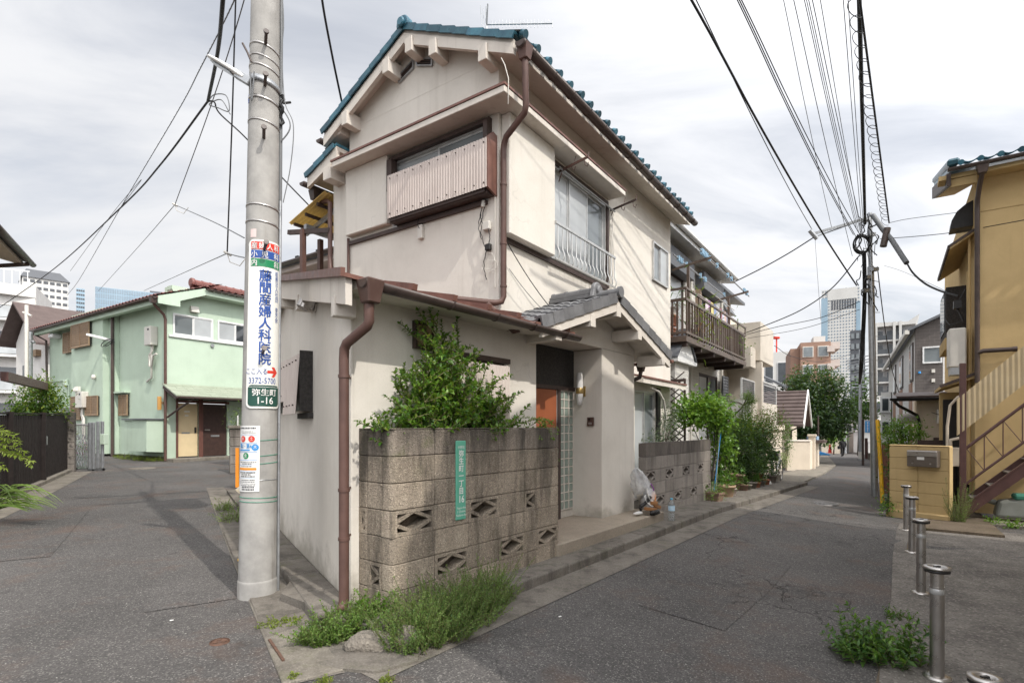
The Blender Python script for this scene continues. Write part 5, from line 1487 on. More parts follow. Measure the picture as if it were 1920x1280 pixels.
# the big bundle running down the street side
bd = MB()
for k in range(4):
    bd.tube(poly_pts([sw(1617 + k * 2,470,13.3),sw(1618 + k * 2,560,13.6),sw(1612 + k * 2,680,14.5),sw(1610 + k,720,16)],8),0.012,6)
part('cable_bundle',sp,bd,M['wire'],SPF)
GR = 'cables over the right lane'
def street_cable(label,px0,Y0,pe,Ye,r,m='wire',twist=0.0,mid=0.0,group=GR):
    a = at(px0,0,Y0); b = at(pe[0],pe[1],Ye)
    c = a + (a - b) * 0.45
    pts = [c,a] + [a.lerp(b,t) - Vector((0,0,mid * 4 * t * (1 - t))) for t in (0.25,0.5,0.75)] + [b]
    return cable(label,pts,r,m,group,twist=twist,n=12)
street_cable('thick black cable dropping steeply along the right of the lane sky to the steel pole',1611,7.2,(1622,420),13.3,0.03,'wire',0.02)
hel = street_cable('dark messenger cable with spiral hangers, rightmost of the overhead lines',1612,7.0,(1667,418),12.9,0.016)
q_ = MB(); a_,b_ = at(1612,0,7.0),at(1667,418,12.9)
q_.tube([a_.lerp(b_,i / 300) + Vector((-0.09 + 0.085 * math.cos(i * 0.50),0.03 * math.sin(i * .5),0.085 * math.sin(i * 0.50))) for i in range(301)],0.006,4)
solo('spiral_hanger','loose spiral of black cable hangers along the rightmost overhead line','cable',q_,M['wire'])
street_cable('black twisted cable, leftmost thick line crossing the sky on the right',1296,7.0,(1606,535),13.5,0.018,'wire',0.011,0.15)
for (p0,pe,lab) in ((1305,(1525,435),'thin wire hugging the leftmost thick twisted cable'),
                      (1382,(1600,440),'first of three close wires left of centre in the right sky'),
                      (1386,(1606,446),'second of three close wires left of centre in the right sky'),
                      (1390,(1612,440),'third of three close wires left of centre in the right sky')):
    street_cable(lab,p0,7.4,pe,13.2,0.008,'wire',0.0,0.12)
for i,(p0,pe,Y0) in enumerate(((1469,(1560,430),8),(1488,(1598,480),7.6),(1508,(1606,430),7.6),(1512,(1610,436),7.8),(1516,(1614,440),7.6),(1523,(1632,500),7.2),(1538,(1612,425),7.6),(1581,(1616,430),7.6),(1590,(1619,425),7.8))):
    street_cable('%s thin wire from the left in the fan above the steel pole' % ('first','second','third','fourth','fifth','sixth','seventh','eighth','ninth')[i],p0,Y0,pe,13.4,0.0055,'wire' if i % 3 else 'wiregrey',0.0,0.08,'thin fan of wires above the right lane')
cable('black cable from the steel pole arm dipping left to the balcony house',[at(1526,445,12.9),at(1480,474,13.2),at(1430,502,13.8),at(1378,528,14.8)],0.014,group=GR)
cable('long black cable sagging from the steel pole left past the white box house',[at(1612,478,13.5),at(1560,540,14.2),at(1500,582,15.2),at(1430,612,16.6),at(1395,625,17.5)],0.014,group=GR)
cable('second sagging black cable below the first towards the balcony',[at(1612,565,14),at(1540,595,15),at(1460,612,16),at(1396,628,17.0)],0.009,group=GR)
cable('third low thin cable towards the white box house',[at(1612,580,14.4),at(1520,612,15.5),at(1440,628,17),at(1400,634,18)],0.007,group=GR)
cable('grey cable curving from the sleeve down to the ochre house wall',[at(1700,493,12.3),at(1712,512,12.0),at(1735,532,11.7),at(1765,546,11.2),at(1797,555,10.6)],0.02,group=GR)
cable('thin wire from the steel pole to the upper corner of the ochre house',[at(1667,418,12.9),at(1700,411,12.4),at(1768,402,11.5),at(1850,392,10.3)],0.006,group=GR)
cable('thin black wire passing right across the ochre wall',[at(1650,448,13.2),at(1720,443,12.0),at(1800,434,10.5),at(1935,410,9.0)],0.008,group=GR)
cable('fine wire sloping from the steel pole to the lower ochre wall',[at(1658,498,13.2),at(1690,508,12.6),at(1740,530,11.8),at(1775,547,11.0)],0.004,'wiregrey',group=GR)
cable('thin vertical wire falling left of the far tower',[at(1528,446,12.9),at(1533,520,12.9),at(1539,600,12.9)],0.004,'wiregrey',group=GR)
cable('dark cable falling from the steel pole towards the brown sided house',[at(1645,500,13.5),at(1652,560,14),at(1660,620,15),at(1672,690,16.5),at(1685,735,17.5)],0.012,group=GR)
cable('thin cable from the far box house swooping to the distant poles',[at(1452,648,18),at(1485,668,21),at(1540,678,26),at(1590,665,30),at(1606,652,32)],0.010,group=GR)
# yellow guy-wire guard
G0 = Vector((8.13,11.82,zg(8.13,11.82))); G1 = at(1645,787,12.2)
gd = thing('guy_guard','bright yellow plastic guard tube on the guy wire beside the steel pole','guard',Frame(G0.x,G0.y,G0.z,1,0))
part('tube',gd,MB().tube([G0 + Vector((0,0,0.03)),G0.lerp(G1,0.5) + Vector((0.01,0,0)),G1],0.04,14),M['yellowguard'],WORLD)
for t in (0.25,0.55,0.78,0.97):
    c_ = G0.lerp(G1,t); part('joint_ring',gd,MB().tube([c_ - (G1 - G0).normalized() * .01,c_ + (G1 - G0).normalized() * .01],0.0435,14),M['yellowguard'],WORLD)
part('guy_wire',gd,MB().tube([G1,at(1632,470,13.4)],0.006,5),M['zinc'],WORLD)
# ================================================================== generic pieces
def tiles_sheet(c00,c10,c01,ncol,nrow,amp=0.045,step=0.03):
    """roof covering of pantiles between three corners: c00->c10 along the eave, c00->c01 up the slope"""
    c00,c10,c01 = map(Vector,(c00,c10,c01)); ex = c10 - c00; ey = c01 - c00; nn = ex.cross(ey).normalized()
    if nn.z < 0: nn = -nn
    mb = MB(); cols = ncol * 4
    for r in range(nrow):
        vs = []
        for (t,dz) in ((r / nrow,step),((r + 1) / nrow,0.0)):
            for c in range(cols + 1):
                z = (0.35,1.0,0.35,0.0)[c % 4] * amp + dz
                vs.append(c00 + ex * (c / cols) + ey * t + nn * z)
        n = cols + 1
        mb.add(vs,[(i,i + 1,n + i + 1,n + i) for i in range(cols)],True)
        lo = [v - nn * step for v in vs[:n]]
        mb.add(vs[:n] + lo,[(i,n + i,n + i + 1,i + 1) for i in range(cols)])
    return mb
def louvre_shutter(parent,fr,x0,x1,z0,z1,y,m='louvre',nsl=12,name='louvred_shutter'):
    """a shutter leaf standing proud of a wall facing -y at depth y"""
    mb = MB(); f = 0.045
    mb.box(x0,x1,y - 0.02,y + 0.02,z1 - f,z1); mb.box(x0,x1,y - 0.02,y + 0.02,z0,z0 + f)
    mb.box(x0,x0 + f,y - 0.02,y + 0.02,z0 + f,z1 - f); mb.box(x1 - f,x1,y - 0.02,y + 0.02,z0 + f,z1 - f)
    s = part(name,parent,mb,M[m],fr)
    sl = MB(); h = (z1 - z0 - 2 * f) / nsl
    for i in range(nsl):
        za = z0 + f + i * h
        sl.hexa([(x0 + f,y - 0.02,za),(x1 - f,y - 0.02,za),(x1 - f,y - 0.012,za),(x0 + f,y - 0.012,za)],
                [(x0 + f,y + 0.008,za + h * 1.05),(x1 - f,y + 0.008,za + h * 1.05),(x1 - f,y + 0.016,za + h * 1.05),(x0 + f,y + 0.016,za + h * 1.05)])
    part('slats',s,sl,M[m],fr,kind='stuff')
    return s

# ================================================================== mint green house at the end of the left lane
GHF = Frame(-11.53,18.0,0,0.54586,0.83787)      # x: along the front (doors), y: along the lane side; outward -y / -x
gz = 0.28
gh = thing('green_house','mint green two-storey house with red tiled roof at the end of the left lane','house',GHF)
def gpart(name,mb,m,fr=GHF,bev=0.0,**k): return part(name,gh,mb,M[m] if isinstance(m,str) else m,fr,bev,**k)
gpart('front_wall',MB().plate(0.0,6.0,gz,6.1,[(0.18,1.52,4.53,5.27),(1.68,3.0,4.53,5.27),(0.34,1.02,gz,2.36),(1.17,2.04,gz,2.36)],0.0,0.15),'green')
GSF = GHF.at(0,0,0,R(90))                         # x: along the lane side, outward = +y
gpart('lane_wall',MB().plate(0.15,10.6,gz + 0.15,5.85,[],-0.15,-0.001),'green',GSF)
gpart('bay_wall',MB().box(4.1,7.05,0.0,0.35,gz + 0.15,5.85),'green',GSF)
gpart('plinth',MB().box(0.16,10.5,-0.14,-0.03,0.0,gz + 0.15),'kerb',GSF)
gpart('bay_post',MB().box(3.62,4.09,0.002,0.14,gz + 0.15,5.84),'green',GSF)
gpart('eave_fascia',MB().box(-0.45,10.9,0.30,0.47,5.42,5.64),'green',GSF)
gpart('soffit',MB().hexa([(-0.42,0.30,5.50),(-0.42,0.0,5.62),(10.8,0.0,5.62),(10.8,0.30,5.50)][::-1],[(-0.42,0.30,5.55),(-0.42,0.0,5.70),(10.8,0.0,5.70),(10.8,0.30,5.55)][::-1]),'green',GSF)
# barge board on the front: rises from the lane eave, then runs level
gpart('barge_board',MB().prism([(-0.47,5.42),(-0.47,5.66),(1.0,6.2),(6.2,6.2),(6.2,5.98),(1.05,5.98),(0.2,5.62),(0.2,5.42)],-0.47,-0.36,'y'),'green')
gpart('gable_infill',MB().prism([(0.0,6.0),(0.2,5.62),(1.05,5.98),(6.2,5.98),(6.2,6.12),(0.0,6.12)],-0.35,-0.001,'y'),'green')
gr_ = gpart('roof',tiles_sheet(GHF.w(-0.52,11.1,5.66),GHF.w(-0.52,-0.5,5.66),GHF.w(1.6,11.1,6.46),46,9),'redtile',WORLD,kind='stuff')
part('front_slope',gr_,tiles_sheet(GHF.w(1.0,-0.55,6.21),GHF.w(6.4,-0.55,6.21),GHF.w(1.3,1.25,6.66),22,8),M['redtile'],WORLD,kind='stuff')
part('roof_deck',gr_,MB().hexa([GHF.w(-0.5,-0.45,5.6),GHF.w(1.6,-0.45,6.1),GHF.w(1.6,11,6.1),GHF.w(-0.5,11,5.6)],[GHF.w(-0.5,-0.45,5.65),GHF.w(1.6,-0.45,6.2),GHF.w(1.6,11,6.44),GHF.w(-0.5,11,5.65)]),M['redtile'],WORLD)
part('roof_deck',gr_,MB().hexa([GHF.w(1.6,-0.45,6.0),GHF.w(6.3,-0.45,6.0),GHF.w(6.3,3,6.0),GHF.w(1.6,3,6.0)],[GHF.w(1.6,-0.45,6.2),GHF.w(6.3,-0.45,6.2),GHF.w(6.3,1.25,6.64),GHF.w(1.6,1.25,6.64)]),M['redtile'],WORLD)
rcm = MB(); rcm.tube([(0,0,0),(0.3,0,0)],0.10,12); rcm.tube([(0,0,0),(0.05,0,0)],0.115,12); rcm = rcm.mesh('red_ridge_cap',M['redtile'])
for i in range(12): part('ridge_cap',gr_,rcm,None,GHF.at(1.45 + i * 0.3,1.25,6.78))
part('ridge_base',gr_,MB().box(1.4,5.2,1.12,1.38,6.55,6.76),M['redtile'],GHF)
part('ridge_end',gr_,disc(disc(MB(),(1.42,1.25,6.75),(1,0,0),0.17,0.12,16),(4.3,1.25,6.85),(1,0,0),0.22,0.2,16),M['redtile'],GHF,0.02)
gpart('gutter',gutter(GHF.w(-0.56,-0.45,5.62),GHF.w(-0.56,11.1,5.60),0.06),'gutter',WORLD)
gpart('gutter',gutter(GHF.w(1.0,-0.56,6.18),GHF.w(6.3,-0.56,6.18),0.05),'gutter',WORLD)
dp = gpart('downpipe',MB().tube([(-0.56,-0.3,5.55),(-0.5,-0.26,5.4),(-0.12,-0.06,5.15),(-0.07,-0.05,5.0),(-0.07,-0.05,0.3)],0.045,8),'pipe')
part('hopper',dp,hopper((-0.56,-0.32,5.62),0.2,0.2),M['gutter'],GHF)
gpart('downpipe',MB().tube([(3.62,0.22,5.55),(3.62,0.22,0.3)],0.055,8),'gutter',GSF)
gpart('downpipe',MB().tube([(10.9,0.5,5.5),(10.5,0.15,5.2),(10.5,0.08,0.3)],0.045,8),'gutter',GSF)
# front windows
for (a,b,g_pair) in ((0.18,1.52,('glassM','glassF')),(1.68,3.0,('glassF','glassD'))):
    sash_window(gh,GHF,a,b,4.53,5.27,0.0,2,'whitesash',g_pair,0.05)
gpart('window_ledge',MB().box(0.05,3.1,-0.06,0.0,4.46,4.525),'whitesash')
gpart('vent_hood',MB().hexa([(0.72,-0.16,5.40),(0.98,-0.16,5.40),(0.98,-0.001,5.40),(0.72,-0.001,5.40)],[(0.72,-0.10,5.60),(0.98,-0.10,5.60),(0.98,-0.001,5.60),(0.72,-0.001,5.60)]),'boxwhite')
gpart('round_vent',disc(MB(),(1.48,-0.03,4.33),(0,1,0),0.06,0.07,14),'zinc')
# doors under the awning
gpart('step',MB().box(-0.05,4.2,-0.55,0.0,0.1,gz + 0.10),'gutter_slab',GHF,0.015)
d1 = gpart('door',MB().box(0.36,1.0,0.03,0.07,gz + 0.14,2.24),'doorbeige')
part('handle',d1,MB().box(0.90,0.95,0.0,0.03,1.22,1.42),M['black'],GHF)
part('letter_slot',d1,MB().box(0.48,0.74,0.022,0.03,1.20,1.25),M['zinc'],GHF)
part('name_label',d1,MB().box(0.56,0.74,0.024,0.03,1.94,1.98).box(0.58,0.70,0.024,0.03,1.80,1.84),M['white'],GHF)
d2 = gpart('door',MB().box(1.19,2.02,0.03,0.07,gz + 0.12,2.24),'doorbrown')
part('handle',d2,MB().box(1.24,1.42,0.0,0.03,1.30,1.345),M['steel'],GHF)
part('letter_slot',d2,MB().box(1.46,1.76,0.022,0.03,1.08,1.14),M['zinc'],GHF)
gpart('door_frame',MB().box(0.28,0.34,-0.04,0.1,gz,2.45).box(1.02,1.10,-0.04,0.1,gz,2.45).box(1.11,1.17,-0.02,0.1,gz,2.45).box(0.34,2.1,-0.02,0.1,2.26,2.34),mat('redbrown_wood',(0.14,0.06,0.045),None,9,0.6))
gpart('transom',MB().box(0.34,2.04,0.04,0.06,2.34,2.36).box(0.3,4.2,-0.02,0.0,2.38,2.5),'black')
aw = gpart('awning',MB().hexa([(-0.15,-0.95,2.42),(4.4,-0.95,2.42),(4.4,-0.001,2.84),(-0.15,-0.001,2.84)],[(-0.15,-0.95,2.45),(4.4,-0.95,2.45),(4.4,-0.001,2.88),(-0.15,-0.001,2.88)]),'awning')
for r in range(5):
    for c in range(8):
        a = -0.14 + c * 0.57 + (0.28 if r % 2 else 0); y0,y1 = -0.94 + r * 0.188,-0.94 + (r + 1) * 0.188 - 0.006
        zf = lambda y: 2.452 + (y + 0.95) * 0.453
        b = min(a + 0.562,4.39)
        if b - a > 0.05: part('roof_plate',aw,MB().hexa([(a,y0,zf(y0)),(b,y0,zf(y0)),(b,y1,zf(y1)),(a,y1,zf(y1))],[(a,y0,zf(y0) + .012),(b,y0,zf(y0) + .012),(b,y1,zf(y1) + .004),(a,y1,zf(y1) + .004)]),M['awning'],GHF)
part('rafter',aw,MB().bar((-0.1,-0.9,2.36),(-0.1,-0.01,2.76),0.06,0.09),M['darkwood'],GHF)
part('eave_board',aw,MB().bar((-0.15,-0.96,2.40),(4.4,-0.96,2.40),0.04,0.06),M['darkwood'],GHF)
part('bracket_pipe',aw,MB().tube([(-0.04,-0.1,1.75),(0.1,-0.5,2.0),(0.35,-0.85,2.3),(0.4,-0.9,2.38)],0.035,8),M['gutter'],GHF)
gl_ = gpart('wall_lamp',MB().box(-0.06,0.0,0.21,0.29,2.2,2.28),M['louvre'])
part('shade',gl_,MB().lathe([(0.06,2.0),(0.065,2.05),(0.065,2.4),(0.06,2.45)],14,(-0.12,0.25,0)),mat('amber_lamp',(0.55,0.30,0.09),None,8,0.4),GHF)
# projecting cupboard at the foot of the lane wall
gpart('bin_cupboard',MB().hexa([(0.15,0.0,0.58),(0.15,0.55,0.62),(1.75,0.55,0.62),(1.75,0.0,0.58)][::-1],[(0.15,0.0,1.66),(0.15,0.55,1.66),(1.75,0.55,1.66),(1.75,0.0,1.66)][::-1]),'green',GSF)
gpart('cupboard_lid',MB().box(0.10,1.82,0.002,0.62,1.67,1.71),'slate',GSF)
# louvred shutters on the lane side (frame turned so that outward is -y)
GQ = GHF.at(0,0,0,R(-90))                         # x runs back along -gable side; outward = -y? (x = -lane, y = +front)
def side_shutter(x0,x1,z0,z1,out):
    f = GSF.at((x0 + x1) / 2,out,0,R(180))        # local -y faces outward
    w_ = (x1 - x0) / 2
    s = louvre_shutter(gh,f,-w_,w_,z0,z1,0.0,'louvre',11)
    part('mullion',s,MB().box(-0.02,0.02,-0.024,0.02,z0,z1),M['louvre'],f)
    part('recess',s,MB().box(-w_ + .03,w_ - .03,0.03,0.07,z0 + 0.02,z1 - 0.02),M['black'],f)
side_shutter(7.45,8.75,4.50,5.36,0.10); side_shutter(5.0,6.75,4.50,5.42,0.46)
side_shutter(5.95,6.9,1.70,2.62,0.42); side_shutter(4.35,5.5,1.85,2.60,0.42); side_shutter(2.75,3.45,1.84,2.60,0.08)
gpart('window_hood',MB().box(2.7,3.6,0.0,0.2,2.66,2.72),'green',GSF)
# water heaters, meters and pipes
def heater(x,y,z0,z1,w_=0.42,m='boxwhite'):
    h = gpart('water_heater',MB().box(x,x + w_,y,y + 0.24,z0,z1),m,GSF,0.02)
    part('exhaust',h,MB().box(x + 0.1,x + 0.2,y + 0.24,y + 0.25,z1 - 0.14,z1 - 0.08),M['black'],GSF)
    return h
heater(0.62,0.0,4.20,4.84,0.46); h2 = heater(5.35,0.35,2.16,2.78,0.60)
part('exhaust_hood',h2,MB().hexa([(5.7,0.5,2.80),(6.15,0.5,2.80),(6.15,0.66,2.80),(5.7,0.66,2.80)],[(5.75,0.48,2.98),(6.0,0.48,2.98),(6.0,0.58,2.98),(5.75,0.58,2.98)]),M['boxwhite'],GSF)
for pts in ([(0.75,0.1,4.2),(0.75,0.12,4.0),(0.95,0.12,3.9),(0.95,0.12,3.5),(0.78,0.12,3.5),(0.7,0.12,3.85),(0.5,0.1,3.9)],[(0.85,0.1,4.2),(0.85,0.1,3.1),(1.3,0.05,3.0)],[(5.6,0.45,2.16),(5.65,0.45,1.9),(5.5,0.45,1.75),(5.5,0.45,0.8)],[(5.7,0.45,2.16),(5.75,0.45,1.9),(5.62,0.45,1.7),(5.62,0.45,0.8)]):
    gpart('service_pipe',MB().tube(pts,0.035,6),'boxwhite',GSF)
gpart('service_box',MB().box(8.4,8.7,0.0,0.12,3.15,3.4),'green',GSF,0.01)
for k in range(4):
    gpart('service_pipe',MB().tube([(8.55 - 0.25 * k,0.05,3.15 + 0.05 * k),(8.55 - 0.25 * k,0.05,2.2)],0.02,5),'green',GSF)
    mt_ = gpart('gas_meter',MB().box(7.75 + 0.24 * k,7.95 + 0.24 * k,0.02,0.2,1.98,2.24),mat('meter_grey%d' % k,(0.16,0.16,0.17),None,9,0.5),GSF,0.03)
gpart('service_pipe',MB().tube([(8.7,0.05,3.38),(10.4,0.05,3.42)],0.025,5),'green',GSF)
gpart('vent_hood',MB().box(9.2,9.6,0.0,0.35,5.2,5.38),'whitesash',GSF,0.04)
gpart('wall_bulb',MB().lathe([(0.001,0),(0.06,0.02),(0.08,0.1),(0.05,0.18),(0.001,0.19)],10,(4.7,0.42,3.2)),'boxwhite',GSF)
# little lane lamp on the corner pipe of the green house
p0 = GSF.w(3.62,0.22,4.55)
ll = thing('lane_lamp','small white lane lamp bracketed on the downpipe of the green house','street lamp',Frame(p0.x,p0.y,p0.z,1,0))
part('head',ll,MB().hexa([p0 + Vector((-0.75,-0.3,0.18)),p0 + Vector((-0.7,-0.18,0.18)),p0 + Vector((0,0.06,0)),p0 + Vector((0,-0.06,0))],[p0 + Vector((-0.75,-0.3,0.27)),p0 + Vector((-0.7,-0.18,0.27)),p0 + Vector((0,0.06,0.1)),p0 + Vector((0,-0.06,0.1))]),M['white'],WORLD,0.02)
part('bracket',ll,MB().tube([p0 + Vector((0,0,0.05)),p0 + Vector((0.02,0,-0.3))],0.03,8),M['gutter'],WORLD)
part('cable_loops',ll,MB().tube([p0 + Vector((-0.1 + 0.3 * math.cos(a) * 0.8,-0.1,-0.05 + 0.14 * math.sin(a * 1.3))) for a in [R(k * 25) for k in range(20)]],0.014,5),M['wire'],WORLD)

# ================================================================== black slatted fence on the far side of the left lane
fdir = Vector((-11.75 + 8.64,14.4 - 9.1)).normalized()
FF = Frame(-8.72,9.05,0,fdir.x,fdir.y)
fence = thing('slat_fence','dark brown vertical slat fence along the left lane','fence',FF)
slm = MB().box(0,0.085,0,0.022,0,1.42).mesh('fence_slat',M['fenceblack'],0.004)
FL = 6.25
for i in range(-4,int(FL / 0.118)):
    x = i * 0.118; w_ = FF.w(x,0)
    part('slat',fence,slm,None,FF.at(x,0.0,zg(w_.x,w_.y) + 0.10))
for z in (0.35,1.35):
    a,b = FF.w(-0.4,0.04),FF.w(FL - 0.1,0.04)
    a.z = zg(a.x,a.y) + z; b.z = zg(b.x,b.y) + z
    part('rail',fence,MB().bar(a,b,0.03,0.05),M['fenceblack'],WORLD)
a,b = FF.w(-0.4,0.01),FF.w(FL - 0.1,0.01); a.z = zg(a.x,a.y) + 1.55; b.z = zg(b.x,b.y) + 1.55
part('cap_rail',fence,MB().bar(a,b,0.05,0.03),M['fenceblack'],WORLD)
for x in (0.9,3.35):
    w_ = FF.w(x,0.0); part('post',fence,MB().box(-0.04,0.04,-0.05,0.05,0,1.5),M['fenceblack'],FF.at(x,-0.02,zg(w_.x,w_.y) + 0.08))
w_ = FF.w(3.5,-0.03); part('latch',fence,MB().box(-0.05,0.08,-0.05,0.0,0,0.2),M['zinc'],FF.at(3.5,-0.005,zg(w_.x,w_.y) + 0.85),0.01)
# concrete block gate post at its end
w_ = FF.w(FL + 0.12,0.0); pz_ = zg(w_.x,w_.y)
PBF = FF.at(FL + 0.02,-0.12,pz_)
gp_ = thing('gate_post','pale concrete block gate post between the dark fence and folding gate','post',PBF)
gbm2 = MB().box(0,0.24,0,0.36,0,0.196).mesh('post_block',M['block2'],0.008)
for i in range(8): part('block',gp_,gbm2,None,PBF.at(0,0,i * 0.2))
# folding gate
GTF = Frame(-13.3,15.2,zg(-12,15),0.985,-0.17)
gate = thing('folding_gate','folding aluminium scissor gate half closed before the green house','gate',GTF)
rodm = MB().bar((0,0,0.06),(0,0,1.22),0.013,0.02).tube([(0,0,1.22),(0,0,1.27),(0.01,0,1.28)],0.014,6).mesh('gate_rod',M['steel'])
postm = MB().box(-0.035,0.035,-0.03,0.03,0.02,1.30).mesh('gate_upright',M['zinc'],0.006)
for x in (0.03,0.42,0.78): part('upright',gate,postm,None,GTF.at(x,0,0))
for i in range(12): part('rod',gate,rodm,None,GTF.at(0.86 + i * 0.073,0.12 - 0.03 * i * 0.3,0))
for x in (1.74,1.86,2.0,2.14): part('upright',gate,postm,None,GTF.at(x,-0.1,0.02 + 0.03 * (x > 1.9)))
xl = MB()
for (xa,xb) in ((0.03,0.42),(0.42,0.78)):
    for (za,zb) in ((0.1,0.58),(0.58,0.1),(0.58,1.06),(1.06,0.58)):
        xl.bar((xa,-0.035,za),(xb,-0.035,zb),0.012,0.03)
for i in range(16):
    xa = 0.86 + i * 0.055
    for z in (0.25,0.55,0.85): xl.bar((xa,-0.04 + 0.12 - 0.009 * i,z),(xa + 0.055,-0.04 + 0.12 - 0.009 * i,z + (0.14 if i % 2 else -0.14)),0.01,0.025)
part('scissor_links',gate,xl,M['zinc'],GTF,kind='stuff')
part('top_guard',gate,MB().tube([(0.42,0.0,1.30),(0.8,0.02,1.29),(1.72,-0.05,1.24)],0.022,8),M['steel'],GTF)
for x in (0.78,1.2,1.76,2.1): part('castor',gate,disc(MB(),(x,-0.02,0.035),(0,1,0),0.035,0.03,12),M['black'],GTF)
part('gate_cupboard',gate,MB().box(2.16,2.3,-0.2,-0.06,0.72,1.0),M['green'],GTF,0.01)
struct('garden_path',MB().prism([(-13.9,15.4),(-11.0,14.75),(-11.6,17.2),(-14.8,18.4)],-0.2,0.23,'z'),M['gutter_slab'])
# planter with flowers behind the gate and block wall piece
gw = thing('block_wall','short grey block wall piece behind the folding gate','wall',Frame(-14.6,16.8,0.2,0.9,-0.3))
for r in range(8):
    for c in range(3): part('block',gw,ch[('b',0.396,'concrete_block')] if ('b',0.396,'concrete_block') in ch else MB().box(0,0.396,0,0.12,0,0.196).mesh('b',M['block2'],0.005),None,Frame(-14.6,16.8,0.2,0.9,-0.3).at(c * 0.4,0,r * 0.2))
def planter_box(name,label,fr,L_,W_,H_,m,cat='planter',taper=0.8,group=None):
    t = thing(name,label,cat,fr,group)
    a,b = L_ / 2,W_ / 2
    mb = MB(); mb.hexa([(-a*taper,-b*taper,0),(a*taper,-b*taper,0),(a*taper,b*taper,0),(-a*taper,b*taper,0)],[(-a,-b,H_),(a,-b,H_),(a,b,H_),(-a,b,H_)])
    part('tub',t,mb,m,fr,0.012)
    part('rim',t,MB().plate(-a - .012,a + .012,-b - .012,b + .012,[(-a + .02,a - .02,-b + .02,b - .02)],-0.035,0.0).xf(Matrix.Translation((0,0,H_ + 0.004)) @ Matrix.Rotation(R(-90),4,'X') @ Matrix.Diagonal((1,1,-1,1))),m,fr)
    part('soil',t,MB().box(-a + .03,a - .03,-b + .03,b - .03,H_ - 0.04,H_ - 0.005),M['soil'],fr)
    return t
planter_box('planter','pale green square planter with flowers behind the folding gate',Frame(-12.55,15.55,0.22,0.96,-0.2),0.5,0.4,0.36,M['palegreenpot'],taper=0.85)
planter_box('planter','dark green planter behind the folding gate lattice',Frame(-13.1,15.9,0.22,0.96,-0.2),0.5,0.4,0.36,M['signgreen'],taper=0.85)

# ================================================================== house at the left edge of the picture
LHF = Frame(-10.15,10.75,0,-0.52,0.854)            # x: away along the lane, outward (to the lane) = -y
lh = thing('cream_house','cream house with deep eaves and brown post at the left picture edge','house',LHF)
part('wall',lh,MB().plate(-5,-0.5,0.1,4.9,[(-3,-1.6,2.9,4.2)],0.35,0.5),M['cream'],LHF)
part('end_wall',lh,MB().box(-0.65,-0.5,0.501,5,0.1,4.9),M['cream'],LHF)
part('roof',lh,MB().hexa([(-4,-0.35,4.78),(0.05,-0.35,4.78),(0.05,5.5,6.3),(-4,5.5,6.3)],[(-4,-0.35,4.86),(0.05,-0.35,4.86),(0.05,5.5,6.42),(-4,5.5,6.42)]),M['slate'],LHF)
part('soffit',lh,MB().hexa([(-4,-0.3,4.70),(0.0,-0.3,4.70),(0.0,0.36,4.86),(-4,0.36,4.86)],[(-4,-0.3,4.775),(0.0,-0.3,4.775),(0.0,0.36,4.94),(-4,0.36,4.94)]),M['cream'],LHF)
part('gutter',lh,gutter((-4,-0.42,4.80),(0.15,-0.42,4.78),0.06),M['gutter'],LHF)
part('downpipe',lh,MB().tube([(-0.1,-0.4,4.72),(-0.4,0.2,4.5),(-0.42,0.28,4.4),(-0.42,0.28,0.2)],0.04,8),M['gutter'],LHF)
part('window_screen',lh,MB().box(-3,-1.6,0.40,0.42,2.9,4.2),M['glassM'],LHF)
part('carport_beam',lh,MB().bar((-0.4,-0.1,2.42),(3.2,-0.1,2.45),0.12,0.18),M['stairbrown'],LHF)
ac = thing('air_conditioner','white air-conditioner unit hung on the cream house at the left edge','air conditioner',LHF.at(-0.4,0.6,2.6))
part('casing',ac,MB().box(0,0.75,0,0.3,0,0.6),M['boxwhite'],LHF.at(-0.45,0.5,2.75),0.02)
part('louvre_grille',ac,(lambda q: [q.box(0.755,0.765,0.03,0.27,0.06 + i * 0.06,0.09 + i * 0.06) for i in range(8)] and q)(MB()),M['black'],LHF.at(-0.45,0.5,2.75),kind='stuff')
# white house with the brown roof behind it
BRF = Frame(*at(96,850,27)[:2],0.4,-0.80,0.6)
br = thing('white_house','white gabled house with dull brown roof left of the green house','house',BRF)
BW = Frame(-24.3,27.0,0.5,0.80,0.60)             # x along the front to the right, gable towards the viewer
part('wall',br,MB().box(0,3.5,0,5,0,5.4).prism([(0,5.4),(3.5,5.4),(1.5,7.05)],0.001,4.99,'y'),M['whitewall'],Frame(-25.4,27.6,0.3,0.86,-0.5))
BQ = Frame(-25.4,27.6,0.3,0.86,-0.5)
for (xa,za,xb,zb) in ((-0.5,5.2,1.5,7.15),(4.2,4.95,1.5,7.15)):
    part('roof_slope',br,MB().hexa([(xa,-0.6,za),(xb,-0.6,zb),(xb,6,zb),(xa,6,za)] if xa < xb else [(xb,-0.6,zb),(xa,-0.6,za),(xa,6,za),(xb,6,zb)],[(xa,-0.6,za + .1),(xb,-0.6,zb + .1),(xb,6,zb + .1),(xa,6,za + .1)] if xa < xb else [(xb,-0.6,zb + .1),(xa,-0.6,za + .1),(xa,6,za + .1),(xb,6,zb + .1)]),M['brownroof'],BQ)
part('window',br,MB().box(0.9,1.25,-0.04,0.0,3.1,4.2),M['glassD'],BQ)
part('window_hood',br,MB().box(2.3,3.0,-0.2,0.0,4.55,4.85),M['louvre'],BQ)
RO = thing('brown_roof_house','long dull brown metal roof rising behind the mint green house','house',Frame(-22,30,0.3,1,0))
mb = MB(); q = [at(30,582,33),at(72,578,32),at(175,605,28),at(92,640,27)]
c0 = at(60,575,30); c1 = at(180,605,30.5); c2_ = at(100,612,26.5); c3 = at(192,622,27)
